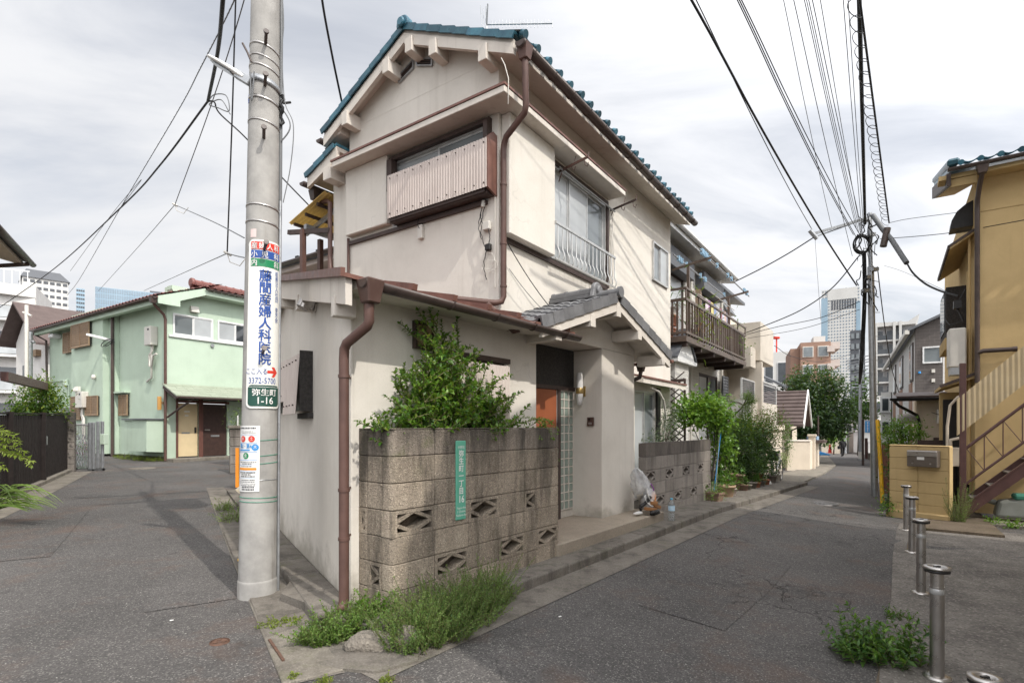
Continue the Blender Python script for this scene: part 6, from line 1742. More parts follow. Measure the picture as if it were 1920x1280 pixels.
mb.hexa([c2_ - Vector((0,0,.1)),c3 - Vector((0,0,.1)),c1 - Vector((0,0,.1)),c0 - Vector((0,0,.1))],[c2_,c3,c1,c0])
part('roof',RO,mb,M['brownroof'],WORLD)
mb = MB(); mb.hexa([Vector((p.x,p.y,0)) for p in (c2_,c3,c1,c0)],[p - Vector((0,0,.12)) for p in (c2_,c3,c1,c0)])
part('wall',RO,mb,M['whitewall'],WORLD)
for i in range(14):
    t = (i + 0.5) / 14; a = c2_.lerp(c3,t); b = c0.lerp(c1,t)
    part('roof_seam',RO,MB().bar(a + Vector((0,0,.02)),b + Vector((0,0,.02)),0.03,0.04),M['brownroof'],WORLD)
# thin grey poles in front of it
for (px_,pt_,Yp,lab) in ((50,572,22.5,'thin upright cable pole in front of the white gabled house'),(56,622,22.7,'short pale pipe beside the thin cable pole')):
    a = at(px_,800,Yp); t_ = at(px_,pt_,Yp)
    solo('cable_pole',lab,'pole',MB().tube([Vector((a.x,a.y,0.2)),t_],0.07 if px_ == 50 else 0.10,8).tube([t_ + Vector((-.15,0,-.3)),t_ + Vector((.2,0,-.45))],0.05,6),M['boxwhite'] if px_ == 50 else M['zinc'])
# white apartment block
ABF = Frame(*at(72,600,46)[:2],0,-0.9,-0.436)
ab = thing('apartment_block','white apartment block with roof railing at far left','building',ABF)
c_ = at(62,540,46)
AQ = Frame(c_.x,c_.y,0,-0.85,-0.53)              # x runs left
part('wall',ab,MB().box(0,9,-7,0,0,13.2),M['whitewall'],AQ)
part('parapet',ab,MB().box(-0.15,9,0.0,0.12,11.6,13.4).box(-0.2,-0.05,-7,0.0,11.6,13.4),M['whitewall'],AQ)
part('side_wing',ab,MB().hexa([(-0.2,0.1,12.4),(2.2,0.9,12.4),(2.2,0.12,12.4),(-0.2,0.12,12.4)],[(-0.2,0.1,13.3),(2.2,0.9,13.3),(2.2,0.12,13.3),(-0.2,0.12,13.3)]),M['whitewall'],AQ)
for i in range(9): part('rail_bar',ab,MB().box(0.3 + i * 0.5,0.35 + i * 0.5,0.05,0.1,13.4,14.6),M['whitesash'],AQ)
part('top_rail',ab,MB().box(0.2,5,0.04,0.11,14.55,14.65),M['whitesash'],AQ)
for r in range(4):
    bl = part('balcony',ab,MB().box(0.6,3.6,0.0,1.0,3.0 * r + 1.2,3.0 * r + 1.4),M['whitewall'],AQ)
    part('balcony_panel',bl,MB().box(0.6,3.6,0.95,1.0,3.0 * r + 1.45,3.0 * r + 2.4),M['glassF'],AQ)
    part('window',ab,MB().box(0.8,3.3,0.0,0.03,3.0 * r + 1.5,3.0 * r + 3.4),M['glassD'],AQ)
# far towers on the left
def tower(name,label,px0,px1,py,Y,depth,m,cols,rows,wf=0.6,hf=0.5,wm='towerwin',top=None,z0=40.0,yaw=0.0,side=0):
    a,b = at(px0,py,Y),at(px1,py,Y); ht = a.z
    yaw -= math.atan2((a.x + b.x) / 2,Y); W_ = (b.x - a.x) * math.cos(yaw)     # faces the lane
    fr = Frame((a.x + b.x) / 2 - math.cos(yaw) * W_ / 2,Y - math.sin(yaw) * W_ / 2,-4,math.cos(yaw),math.sin(yaw))
    t = thing(name,label,'tower',fr)
    part('wall',t,MB().box(0,W_,0,depth,0,ht + 4),M[m],fr)
    wd_ = MB(); pw = W_ / cols
    bottom = max(0.0,EYE + z0 - 0) ; ph = (ht + 4 - bottom) / rows
    for r in range(rows):
        for c in range(cols):
            xa = (c + (1 - wf) / 2) * pw; za = bottom + (r + (1 - hf) / 2) * ph
            wd_.box(xa,xa + pw * wf,-0.18,0.0,za,za + ph * hf)
    part('windows',t,wd_,M[wm],fr,kind='stuff')
    if side:
        wd_ = MB(); pd = depth / side
        for r in range(rows):
            for c in range(side):
                ya = (c + (1 - wf) / 2) * pd; za = bottom + (r + (1 - hf) / 2) * ph
                wd_.box(W_,W_ + 0.18,ya,ya + pd * wf,za,za + ph * hf)
        part('side_windows',t,wd_,M[wm],fr,kind='stuff')
    return t,fr,W_,ht
t,fr,W_,ht = tower('white_tower','white residential tower with black hipped crown far at left',40,132,524,360,22,'toner',7,10,0.72,0.42,'darktower',z0=58,yaw=R(4),side=3)
part('crown',t,MB().hexa([(-1,-1,ht + 4),(W_ + 1,-1,ht + 4),(W_ + 1,23,ht + 4),(-1,23,ht + 4)],[(2,3,ht + 10),(W_ - 4,3,ht + 10),(W_ - 4,18,ht + 10),(2,18,ht + 10)]),M['darktower'],fr)
t,fr,W_,ht = tower('blue_glass_tower','narrow blue glass tower beside the white tower',143,159,541,420,10,'towerglass',4,16,0.8,0.4,'darktower',z0=60)
t,fr,W_,ht = tower('glass_office','wide pale blue glass office block above the mint green house',183,318,545,420,30,'towerglass',44,9,0.55,0.82,'towerwin',z0=70,yaw=R(-3))
part('plant_room',t,MB().box(W_ * 0.72,W_ * 0.98,3,20,ht + 4,ht + 6),M['darktower'],fr)
# grey-roofed pinkish house behind the corner house
v2 = (-0.81771,0.57563)
PKo = at(640,480,12.8)
PKF = Frame(PKo.x,PKo.y,0,*v2)                    # x runs left and away, outward = +y
pk = thing('pink_house','pinkish plaster house with slate roof behind the veranda','house',PKF)
part('wall',pk,MB().box(-3,2.75,-5,0,0,5.5),M['pinkwall'],PKF)
part('roof',pk,MB().hexa([(-3.5,0.45,5.42),(3.05,0.45,5.42),(3.05,-4,7.4),(-3.5,-4,7.4)][::-1],[(-3.5,0.45,5.52),(3.05,0.45,5.52),(3.05,-4,7.5),(-3.5,-4,7.5)][::-1]),M['slate'],PKF)
part('gutter',pk,gutter((-3.5,0.53,5.46),(3.05,0.53,5.46),0.07),M['gutter'],PKF)
part('soffit',pk,MB().box(-3.4,2.8,0.001,0.42,5.28,5.40),M['pinkwall'],PKF)
rs_ = MB()
for r in range(14):
    yy = 0.4 - r * 0.3; zz_ = 5.53 + (0.45 - yy) * 0.445
    rs_.box(-3.5,3.05,yy - 0.012,yy + 0.012,zz_ - 0.005,zz_ + 0.012)
part('slate_courses',pk,rs_,M['slate'],PKF,kind='stuff')
for k in range(3): part('snow_guard',pk,MB().box(0.3 + k * 0.9,0.42 + k * 0.9,-0.3,-0.22,5.85,5.95),M['black'],PKF)
# stone gate post with iron gate and orange strip left of the pole
SGF = Frame(*at(446,850,14.6)[:2],zg(-7.5,14.6),0.5,-0.866)
sg = thing('stone_gate_post','grey stone gate post with iron gate just left of the concrete pole','gate',SGF)
for i in range(5): part('stone',sg,MB().box(-0.22,0.22,-0.2,0.2,i * 0.24,i * 0.24 + 0.234),M['block2'],SGF,0.012)
part('cap',sg,MB().box(-0.26,0.26,-0.24,0.24,1.2,1.28),M['gutter_slab'],SGF,0.01)
for i in range(5): part('iron_bar',sg,MB().tube([(0.3 + i * 0.12,0.25,0.35),(0.3 + i * 0.12,0.25,1.1 + 0.06 * (2 - abs(2 - i)))],0.014,6),M['black'],SGF)
part('finial_fence',sg,(lambda q: [q.tube([(-0.18 + i * 0.08,0,1.28),(-0.18 + i * 0.08,0,1.55)],0.008,5) for i in range(5)] and q)(MB()),M['white'],SGF)
o_ = at(445,850,10.0)
solo('orange_banner','vertical orange strip showing behind the left edge of the pole','banner',MB().box(-0.03,0.03,-0.01,0.01,0.22,0.95),M['orange'],Frame(o_.x + 0.0,o_.y,0.1,1,0))
c_ = at(441,918,4.9)
solo('cream_cone','small cream plastic cone tucked behind the left of the pole','cone',MB().lathe([(0.05,0),(0.02,0.12),(0.012,0.13)],14).xf(Matrix.Rotation(R(35),4,'Y')),mat('cream_plastic',(0.62,0.52,0.36),None,6,0.5),Frame(c_.x,c_.y + 0.1,c_.z - 0.03,1,0))
# ================================================================== white brick-sided house with the brown balcony (next to the corner house)
def siding(name,c,h=0.09,L=0.36,groove=0.75):
    """brick-pattern siding board"""
    s = NT(name)
    br_ = s.t.nodes.new('ShaderNodeTexBrick')
    sx = s.t.nodes.new('ShaderNodeSeparateXYZ'); s.link(s.pos,sx.inputs[0])
    hx = s.math('ADD',s.math('MULTIPLY',sx.outputs[0],0.5756),s.math('MULTIPLY',sx.outputs[1],0.8177))
    hy = s.math('SUBTRACT',s.math('MULTIPLY',sx.outputs[0],0.8177),s.math('MULTIPLY',sx.outputs[1],0.5756))
    cb_ = s.t.nodes.new('ShaderNodeCombineXYZ'); s.link(s.math('ADD',hx,hy),cb_.inputs[0]); s.link(sx.outputs[2],cb_.inputs[1])
    s.link(cb_.outputs[0],br_.inputs[0])
    br_.inputs['Scale'].default_value = 1.0; br_.inputs['Brick Width'].default_value = L; br_.inputs['Row Height'].default_value = h
    br_.inputs['Mortar Size'].default_value = 0.006; br_.inputs['Mortar Smooth'].default_value = 0.3
    br_.inputs['Color1'].default_value = (*c,1); br_.inputs['Color2'].default_value = (*[x * 0.93 for x in c],1)
    br_.inputs['Mortar'].default_value = (*[x * groove for x in c],1)
    inv = s.math('SUBTRACT',1.0,br_.outputs['Fac'])
    s.bump(inv,0.6,0.01)
    return s.fin(br_.outputs['Color'],0.75,0,0.3)
M['whitebrick'] = siding('white_brick_siding',(0.64,0.62,0.58))
M['browntile'] = siding('brown_tile_siding',(0.105,0.092,0.085),0.16,0.4,1.8)
M['whitesiding'] = siding('white_panel_siding',(0.66,0.64,0.61),0.18,0.9,0.8)
bh = thing('balcony_house','white brick-sided house with long brown balcony past the corner house','house',HF.at(6.5,0.7,0))
def bp(name,mb,m,fr=HF,bev=0.0,**k): return part(name,bh,mb,M[m] if isinstance(m,str) else m,fr,bev,**k)
bp('wall',MB().plate(6.35,12.95,-0.6,6.0,[(7.0,9.2,3.5,5.35),(10.35,12.25,3.5,5.35),(10.6,12.6,0.9,3.0)],0.70,0.85),'whitebrick')
bp('end_wall',MB().box(6.35,6.5,0.851,5.5,-0.5,6.0).box(12.80,12.949,0.851,5.5,-0.6,6.0).box(6.5,12.8,4.0,4.2,-0.5,6.0),'whitebrick')
bp('eave',MB().hexa([(6.3,0.18,5.90),(12.6,0.18,5.90),(12.6,0.70,5.98),(6.3,0.70,5.98)],[(6.3,0.18,6.05),(12.6,0.18,6.05),(12.6,0.70,6.18),(6.3,0.70,6.18)]),'whitesash')
bp('gutter',gutter((6.3,0.12,6.06),(12.6,0.12,6.04),0.06),'whitesash')
bp('roof',MB().hexa([(6.2,0.16,6.06),(12.7,0.16,6.06),(12.7,5,7.3),(6.2,5,7.3)],[(6.2,0.16,6.1),(12.7,0.16,6.1),(12.7,5,7.4),(6.2,5,7.4)]),'slate')
for (a,b) in ((7.0,9.2),(10.35,12.25)):
    sash_window(bh,HF,a,b,3.5,5.35,0.74,2,'darkwood',('glassM','glassF'),0.06)
    bp('shutter_housing',MB().box(a - 0.12,b + 0.12,0.45,0.70,5.30,5.78),'slate',HF,0.01)
    bp('shutter_side',MB().box(a - 0.12,a - 0.02,0.55,0.70,3.5,5.30),mat('beige_trim%d' % a,(0.30,0.22,0.16),None,5,0.5))
sash_window(bh,HF,10.6,12.6,0.9,3.0,0.74,2,'darkwood',('glassF','glassM'),0.06)
for x in (9.8,13.05): bp('downpipe',MB().tube([(x - .2,0.62,5.9),(x - .2,0.62,-0.5)],0.035,8),'boxwhite')
# balcony
bal = bp('balcony',MB().box(6.6,12.5,-0.18,0.695,3.30,3.42),'balcony')
for i in range(6): part('joist',bal,MB().box(6.7 + i * 1.1,6.78 + i * 1.1,-0.15,0.69,3.2,3.298),M['darkwood'],HF)
for z,h_ in ((4.46,0.045),(4.22,0.06),(3.50,0.05)):
    part('rail',bal,MB().box(6.6,12.5,-0.18,-0.13,z - h_ / 2,z + h_ / 2),M['balcony'],HF)
    part('rail',bal,MB().box(6.601,6.65,-0.128,0.69,z - h_ / 2,z + h_ / 2),M['balcony'],HF)
blm = MB().box(-0.014,0.014,-0.02,0.02,3.44,4.20).mesh('baluster',M['balcony'])
blw = MB().box(-0.04,0.04,-0.02,0.02,3.44,4.20).mesh('wide_baluster',M['balcony'])
for i in range(29):
    part('baluster',bal,blw if i % 7 == 6 else blm,None,HF.at(6.70 + i * 0.2,-0.155,0))
for i in range(7): part('baluster',bal,blm,None,HF.at(6.625,-0.08 + i * 0.11,0))
for i in range(7): part('rail_post',bal,MB().box(6.62 + i * 0.97,6.66 + i * 0.97,-0.17,-0.14,4.24,4.45),M['balcony'],HF)
# clothes-drying arms with pegs on the balcony
for x in (7.25,11.0):
    ca_ = part('drying_post',bal,MB().box(x - 0.03,x + 0.03,-0.05,0.01,3.5,5.1),M['balcony'],HF)
    part('arm',ca_,MB().bar((x,-0.55,5.22),(x,0.35,5.08),0.035,0.05),M['balcony'],HF)
for y in (-0.42,0.16):
    part('drying_pole',bal,MB().tube([(6.75,y,5.28),(11.7,y,5.24)],0.016,6),M['zinc'],HF)
pg = MB()
for i in range(26):
    x = RND.choice((RND.uniform(6.8,7.6),RND.uniform(7.6,11.6),RND.uniform(10.9,11.7))); y = RND.choice((-0.42,-0.42,0.16))
    pg.box(x - 0.012,x + 0.012,y - 0.03,y + 0.03,5.22,5.34)
pk_ = part('clothes_pegs',bal,pg,mat('pale_blue_plastic',(0.35,0.55,0.72),None,5,0.5),HF,kind='stuff')
# laundry on a ring hanger
lcol = [(0.7,0.62,0.66),(0.55,0.35,0.55),(0.75,0.65,0.3),(0.3,0.36,0.55),(0.7,0.7,0.74),(0.45,0.2,0.25),(0.6,0.6,0.7),(0.72,0.55,0.5),(0.5,0.52,0.7)]
names_ = ('pale pink','mauve','mustard','dark blue','white','wine red','grey','salmon','lilac')
for i,c in enumerate(lcol):
    x = 9.0 + i * 0.27; mb = MB(); vs = []
    for k in range(9):
        for (z,s_) in ((4.72,0.0),(4.45,0.5),(4.18 - 0.08 * (i % 3),1.0)):
            vs.append((x + 0.028 * k - 0.1,0.05 + 0.025 * math.sin(k * 1.6 + i) * (0.3 + s_),z))
    mb.add(vs,[(3*k+j,3*k+3+j,3*k+4+j,3*k+1+j) for k in range(8) for j in range(2)],True)
    solo('laundry','%s garment drying on the brown balcony' % names_[i],'laundry',mb,mat('laundry%d' % i,c,None,9,0.9),HF,'clothes drying on the brown balcony')
solo('drying_hanger','flat plastic drying rack above the laundry on the brown balcony','hanger',MB().tube([(8.8,-0.1,4.82),(11.3,-0.1,4.80)],0.01,5).tube([(8.8,0.2,4.82),(11.3,0.2,4.80)],0.01,5),M['boxwhite'],HF)
# balcony pots
pots = [(6.85,0.35,3.43,0.6,0.22,'terracotta','long terracotta trough at the near end of the brown balcony'),(6.95,0.30,3.72,0.32,0.2,'terracotta','orange-red pot standing above the trough on the balcony'),(7.0,0.3,3.95,0.3,0.16,'boxwhite','white tub on top of the balcony pots'),(7.4,0.05,3.43,0.28,0.22,'planter','brown pot with yellowing plant on the balcony')]
for (x,y,z,l_,h_,m_,lab) in pots:
    planter_box('flower_pot',lab,HF.at(x,y,z),l_,0.26,h_,M[m_],'flower pot',0.8,'pots on the brown balcony')
# little hipped bay roof below the balcony end
by = bp('bay',MB().box(6.55,7.5,0.05,0.695,1.0,2.90),'whitebrick')
part('bay_soffit',by,MB().box(6.4,7.78,-0.06,0.69,2.86,2.94),M['whitesash'],HF)
part('bay_gable',by,MB().prism([(6.5,2.945),(7.74,2.945),(7.13,3.56)],-0.02,0.69,'y'),M['whitesash'],HF)
for (xa,xb) in ((6.40,7.13),(7.84,7.13)):
    za,zb = 2.92,3.60
    q = [(xa,-0.05,za),(xb,-0.05,zb),(xb,0.69,zb),(xa,0.69,za)]
    if xa > xb: q = [(xb,-0.05,zb),(xa,-0.05,za),(xa,0.69,za),(xb,0.69,zb)]
    part('bay_roof',by,MB().hexa(q,[(p[0],p[1],p[2] + 0.05) for p in q]),M['slate'],HF)
# dark lattice trellis and louvred shutter at ground floor
tr = bp('trellis',MB().box(6.3,6.34,-0.25,0.2,0.5,0.56).box(6.3,6.34,-0.25,0.2,2.4,2.46).box(6.3,6.34,-0.25,-0.21,0.5,2.4).box(6.3,6.34,0.16,0.2,0.5,2.4),'darkwood')
tl_ = MB()
for i in range(14):
    z = 0.55 + i * 0.135
    tl_.bar((6.32,-0.22,z),(6.32,0.17,z + 0.3),0.02,0.02); tl_.bar((6.32,0.17,z),(6.32,-0.22,z + 0.3),0.02,0.02)
part('lattice',tr,tl_,M['darkwood'],HF,kind='stuff')
louvre_shutter(bh,HF,12.62,13.3,0.9,3.05,0.55,'slate',22)

# ================================================================== beige box house
xh = thing('box_house','beige house with projecting box balconies and dark louvred screens','house',HF.at(14,0,0))
def xp(name,mb,m,fr=HF,bev=0.0,**k): return part(name,xh,mb,M[m] if isinstance(m,str) else m,fr,bev,**k)
xp('wall',MB().box(13.4,20.5,0.75,6,-0.8,5.2),'beige')
xp('upper_box',MB().box(14.05,16.4,-0.30,0.748,3.62,4.9),'beige',HF,0.01)
xp('side_box',MB().box(13.3,14.048,-0.15,0.748,3.35,4.0),'beige',HF,0.01)
xp('upper_storey',MB().box(13.2,16.5,1.2,6,5.0,6.2),'beige')
xp('upper_window',MB().box(14.6,15.6,1.15,1.2,5.1,5.9),'glassB')
xp('dormer',MB().hexa([(12.95,0.5,5.2),(14.2,0.5,5.2),(14.2,3,5.2),(12.95,3,5.2)],[(12.95,1.1,6.3),(14.0,1.1,6.3),(14.0,3,6.3),(12.95,3,6.3)]),'slate')
xp('upper_roof',MB().hexa([(13.0,0.75,6.05),(16.8,0.75,6.05),(16.8,5,7),(13.0,5,7)],[(13.0,0.75,6.15),(16.8,0.75,6.15),(16.8,5,7.1),(13.0,5,7.1)]),'slate')
xp('fin_wall',MB().box(14.1,14.25,-0.33,0.748,0.2,3.58),'beige',HF,0.008)
xp('lower_wall',MB().box(13.3,14.1,-0.2,0.6,1.4,2.25).box(14.25,17.2,-0.30,-0.15,1.3,2.25),'beige')
xp('base_wall',MB().box(14.3,20.4,0.0,0.748,-0.8,1.28),'cream')
for (a,b,y_,z0_,z1_) in ((12.2,14.09,-0.12,2.3,2.9),(14.27,17.2,-0.28,2.27,2.95)):
    sc_ = xp('louvred_screen',MB().box(a,a + 0.05,y_,y_ + 0.05,z0_,z1_).box(b - 0.05,b,y_,y_ + 0.05,z0_,z1_).box(a,b,y_,y_ + 0.05,z1_,z1_ + 0.03),'whitesash')
    for i in range(10): part('slat',sc_,MB().box(a + 0.05,b - 0.05,y_ + 0.01,y_ + 0.035,z0_ + 0.01 + i * (z1_ - z0_) / 10,z0_ + 0.04 + i * (z1_ - z0_) / 10),M['slate'],HF)
xp('screen_base',MB().box(12.2,13.29,-0.15,0.6,1.5,2.28),'whitewall')
xp('garage_beam',MB().box(17.3,20.4,-0.1,0.74,1.3,1.5),'cream')
# ================================================================== cream gable house, gate wall and dark blue house further down
D0 = at(1481,800,25.5)
DF = Frame(D0.x,D0.y,-0.5,0.57563,0.81771)
dh = thing('gable_house','small cream house with brown roof and white bargeboard gable','house',DF)
part('wall',dh,MB().box(0,2.3,0,4,0,2.2),M['cream'],DF)
part('gable',dh,MB().prism([(0,2.2),(2.3,2.2),(1.15,3.5)],0.0,0.15,'y'),M['cream'],DF)
for (xa,xb) in ((-0.35,1.15),(2.65,1.15)):
    za,zb = 1.95,3.6
    q = [(xa,-0.6,za),(xb,-0.6,zb),(xb,4,zb),(xa,4,za)]
    if xa > xb: q = [(xb,-0.6,zb),(xa,-0.6,za),(xa,4,za),(xb,4,zb)]
    rf_ = part('roof_slope',dh,MB().hexa(q,[(p[0],p[1],p[2] + 0.10) for p in q]),M['brownroof'],DF)
    part('bargeboard',dh,MB().hexa([(p[0],-0.66,p[2] - .08) for p in q[:2]] + [(p[0],-0.60,p[2] - .08) for p in (q[1],q[0])],[(p[0],-0.66,p[2] + .13) for p in q[:2]] + [(p[0],-0.60,p[2] + .13) for p in (q[1],q[0])]),M['white'],DF)
    cs_ = MB()
    for i in range(9):
        t = (i + 0.5) / 9; x = xa + (xb - xa) * t; z = za + (zb - za) * t + 0.1
        cs_.box(x - 0.03,x + 0.03,-0.58,3.95,z - 0.01,z + 0.035)
    part('roof_courses',dh,cs_,M['brownroof'],DF,kind='stuff')
part('downpipe',dh,MB().tube([(-0.3,-0.5,1.95),(-0.06,-0.06,1.75),(-0.06,-0.06,0.1)],0.045,8),M['gutter'],DF)
part('porch_roof',dh,MB().box(1.3,2.7,-1.3,-0.3,1.15,1.28),M['brownroof'],DF)
part('porch_wall',dh,MB().box(1.5,2.2,-1.0,0.0,0,1.15),M['cream'],DF)
part('porch_dark',dh,MB().box(2.2,2.5,-0.9,-0.1,0,1.14),M['darkwood'],DF)
E0 = at(1518,880,23.0)
EF = Frame(E0.x,E0.y,zg(E0.x,E0.y),0.995,-0.1)
gw2 = thing('gate_wall','cream rendered gate wall with coping jutting to the lane','wall',EF)
part('face',gw2,MB().box(-0.93,0.0,0.0,0.16,0,1.26),M['cream'],EF,0.01)
part('return',gw2,MB().box(-0.14,0.0,0.161,1.3,0,1.26),M['cream'],EF.at(0,0,0,R(-28)),0.01)
part('coping',gw2,MB().box(-0.95,0.06,-0.04,0.2,1.262,1.33),M['trim'],EF,0.01)
part('pillar',gw2,MB().box(-0.16,0.10,1.3,1.58,0,1.45).box(-0.2,0.14,1.26,1.62,1.452,1.55),M['cream'],EF.at(0,0,0,R(-28)),0.01)
NB = Frame(*at(1440,800,31)[:2],-0.6,0.57563,0.81771)
nb = thing('dark_blue_house','dark blue house with slate roof behind the cream gable house','house',NB)
part('wall',nb,MB().box(-1,5,0,6,0,4.3),mat('navy_siding',(0.035,0.05,0.075),None,4,0.6),NB)
part('roof',nb,MB().hexa([(-1.6,-1.0,4.2),(5.6,-1.0,4.2),(5.0,3,6.3),(-1.6,3,6.3)],[(-1.6,-1.0,4.32),(5.6,-1.0,4.32),(5.0,3,6.42),(-1.6,3,6.42)]),M['slate'],NB)
part('sun_room',nb,MB().box(4.2,5.6,-0.7,0.0,2.9,4.1),M['whitesash'],NB)
part('window',nb,MB().box(4.3,5.5,-0.74,-0.7,3.1,4.0),M['glassB'],NB)

# ================================================================== far buildings down the right lane
t,fr,W_,ht = tower('grey_tower','tall pale grey office tower with dark top slots above the lane',1540,1612,541,520,60,'toner',13,46,0.46,0.40,'towerwin',z0=-10)
sl_ = MB()
for i in range(10): sl_.box(W_ * 0.26 + i * W_ * 0.068,W_ * 0.26 + i * W_ * 0.068 + 1.3,-0.3,0,ht - 16,ht - 7)
part('top_slots',t,sl_,M['darktower'],fr,kind='stuff')
part('corner_glass',t,MB().box(-0.4,W_ * 0.16,-0.6,4,0,ht - 4).box(W_ * 0.9,W_ + 0.4,-0.6,4,0,ht - 10),M['towerglass'],fr)
part('top_band',t,MB().box(W_ * 0.16,W_ * 0.9,-0.5,2,ht - 6.5,ht + 4),M['toner'],fr)
def far_block(name,label,px0,px1,py,Y,depth,m,cols,rows,zlow,trim='trim',yaw=0.0,wm='glassM',cat='building',sides=None):
    a,b = at(px0,py,Y),at(px1,py,Y); h_ = a.z
    yaw -= math.atan2((a.x + b.x) / 2,Y); W_ = (b.x - a.x) * math.cos(yaw)
    fr = Frame((a.x + b.x) / 2 - math.cos(yaw) * W_ / 2,Y - math.sin(yaw) * W_ / 2,-3,math.cos(yaw),math.sin(yaw)); t = thing(name,label,cat,fr)
    part('wall',t,MB().box(0,W_,0,depth,0,h_ + 3),M[m],fr)
    for r in range(rows):
        for c in range(cols):
            pw = W_ / cols; ph = (h_ - zlow) / rows
            xa = pw * (c + 0.2); za = 3 + zlow + ph * (r + 0.22)
            w_ = part('window',t,MB().box(xa - 0.15,xa + pw * 0.6 + 0.15,-0.15,0.0,za - 0.15,za + ph * 0.5 + 0.15),M[trim],fr)
            part('pane',w_,MB().box(xa,xa + pw * 0.6,-0.22,-0.151,za,za + ph * 0.5),M[wm],fr)
    return t,fr,W_,h_
t,fr,W_,h_ = far_block('brick_block','orange brick apartment block behind the big tree',1502,1556,641,95,14,'orangebrick',2,4,3.5,yaw=R(6))
part('side_wing',t,MB().box(-1.5,-0.01,1.5,14,0,h_ + 2.2),M['orangebrick'],fr)
part('roof_tank',t,MB().box(W_ * 0.5,W_ * 0.9,3,7,h_ + 3,h_ + 4.4),M['toner'],fr)
for r in range(5):
    part('balcony',t,MB().box(W_ + 0.01,W_ + 1.5,0.6,8,6 + r * 3.0,7.2 + r * 3.0),M['pinkwall'],fr)
    part('balcony',t,MB().box(W_ - 0.6,W_ + 0.5,-0.8,-0.01,5.4 + r * 3.0,6.4 + r * 3.0),M['pinkwall'],fr)
t,fr,W_,h_ = far_block('dark_tower','dark slender apartment tower beside the steel pole',1594,1622,619,150,20,'darktower',3,9,2,trim='darktower',wm='glassM')
t,fr,W_,h_ = far_block('grey_apartments','grey apartment building with stacked dark balconies and slanted parapet',1640,1716,612,110,16,'greytower',4,7,2,trim='greytower',wm='glassD')
for r in range(7):
    ph = (h_ - 2) / 7; za = 5 + ph * r
    b_ = part('balcony',t,MB().box(0.2,W_ - 0.2,-1.3,-0.23,za - 0.25,za + 0.05),M['toner'],fr)
    part('balcony_panel',b_,MB().box(0.2,W_ - 0.2,-1.3,-1.2,za + 0.051,za + 1.0),M['glassD'],fr)
for x in (0.0,W_ * 0.45,W_ * 0.6): part('pier',t,MB().box(x,x + 0.45,-1.6,-0.23,0,h_ + 3.8),M['toner'],fr)
part('parapet',t,MB().prism([(0,h_ + 3),(W_,h_ + 3),(W_ + 0.6,h_ + 4.9),(W_ - 1.2,h_ + 3.6),(0,h_ + 3.9)],-1.4,15,'y'),M['toner'],fr)
for (px0,px1,py,Y,m_,lab) in ((1430,1478,660,138,'toner','low pale building below the red and white mast'),(1560,1600,770,70,'pinkwall','low pinkish house at the far end of the lane'),(1598,1618,760,75,'greytower','narrow grey house at the far end of the lane'),(1616,1660,745,60,'whitewall','white house behind the steel pole at the lane end'),(1540,1575,790,62,'cream','cream house past the big tree')):
    t,fr,W_,h_ = far_block('far_house',lab,px0,px1,py,Y,10,m_,2,2,0.5,trim='whitesash',wm='glassD',cat='house')
c_ = at(1456,655,143)
ms_ = thing('mast','red and white communications mast on the distant roof','mast',Frame(c_.x,c_.y,10,1,0))
part('drum',ms_,MB().lathe([(0.6,24.6),(0.8,24.7),(0.8,25.1),(0.6,25.2)],16),M['red'],Frame(c_.x,c_.y,0,1,0))
part('white_band',ms_,MB().lathe([(0.75,25.21),(0.75,25.6),(0.5,25.7)],16),M['white'],Frame(c_.x,c_.y,0,1,0))
part('shaft',ms_,MB().lathe([(0.22,10),(0.18,24.7)],10),M['red'],Frame(c_.x,c_.y,0,1,0))

# ================================================================== long house with brown tile gable on the right
LBF = Frame(19.46,26.0,-0.6,0.848,-0.529)          # x to the right along the gable, y away along the lane
lb = thing('tiled_house','long two-storey house with dark brown tiled gable and white side panels','house',LBF)
part('gable_wall',lb,MB().prism([(0,0),(1.05,0),(1.05,7.25),(0,6.75)],0.0,0.2,'y'),M['browntile'],LBF)
part('white_wall',lb,MB().prism([(1.051,0),(4.5,0),(4.5,9.0),(1.051,7.26)],0.0,0.2,'y'),M['whitesiding'],LBF)
part('side_wall',lb,MB().box(0.0,0.2,0.201,20,0,6.7),M['whitesiding'],LBF)
part('roof',lb,MB().hexa([(-0.3,-0.3,6.62),(4.6,-0.3,9.0),(4.6,20.5,9.0),(-0.3,20.5,6.62)],[(-0.3,-0.3,6.74),(4.6,-0.3,9.12),(4.6,20.5,9.12),(-0.3,20.5,6.74)]),M['slate'],LBF)
part('eave_gutter',lb,MB().box(-0.42,-0.25,-0.3,20.5,6.48,6.68),M['boxwhite'],LBF)
w_ = part('window',lb,MB().plate(0.28,1.02,5.05,5.85,[(0.34,0.96,5.12,5.78)],-0.06,0.0),M['whitesash'],LBF)
part('pane',w_,MB().box(0.34,0.96,-0.02,0.0,5.12,5.78),M['glassM'],LBF)
for (y0,y1) in ((0.7,2.2),(6.5,8.5),(12,14)):
    w_ = part('window',lb,MB().box(-0.05,0.0,y0,y1,4.3,6.2),M['darkwood'],LBF)
    part('pane',w_,MB().box(-0.07,-0.051,y0 + 0.12,(y0 + y1) / 2 - 0.05,4.4,6.1),M['glassF'],LBF)
    part('pane',w_,MB().box(-0.07,-0.051,(y0 + y1) / 2 + 0.05,y1 - 0.12,4.4,6.1),M['glassD'],LBF)
    part('brown_panel',lb,MB().box(-0.04,0.0,y0 + 0.6,y1 + 0.6,0.2,4.25),mat('tan_panel%d' % y0,(0.34,0.20,0.135),None,4,0.7),LBF)
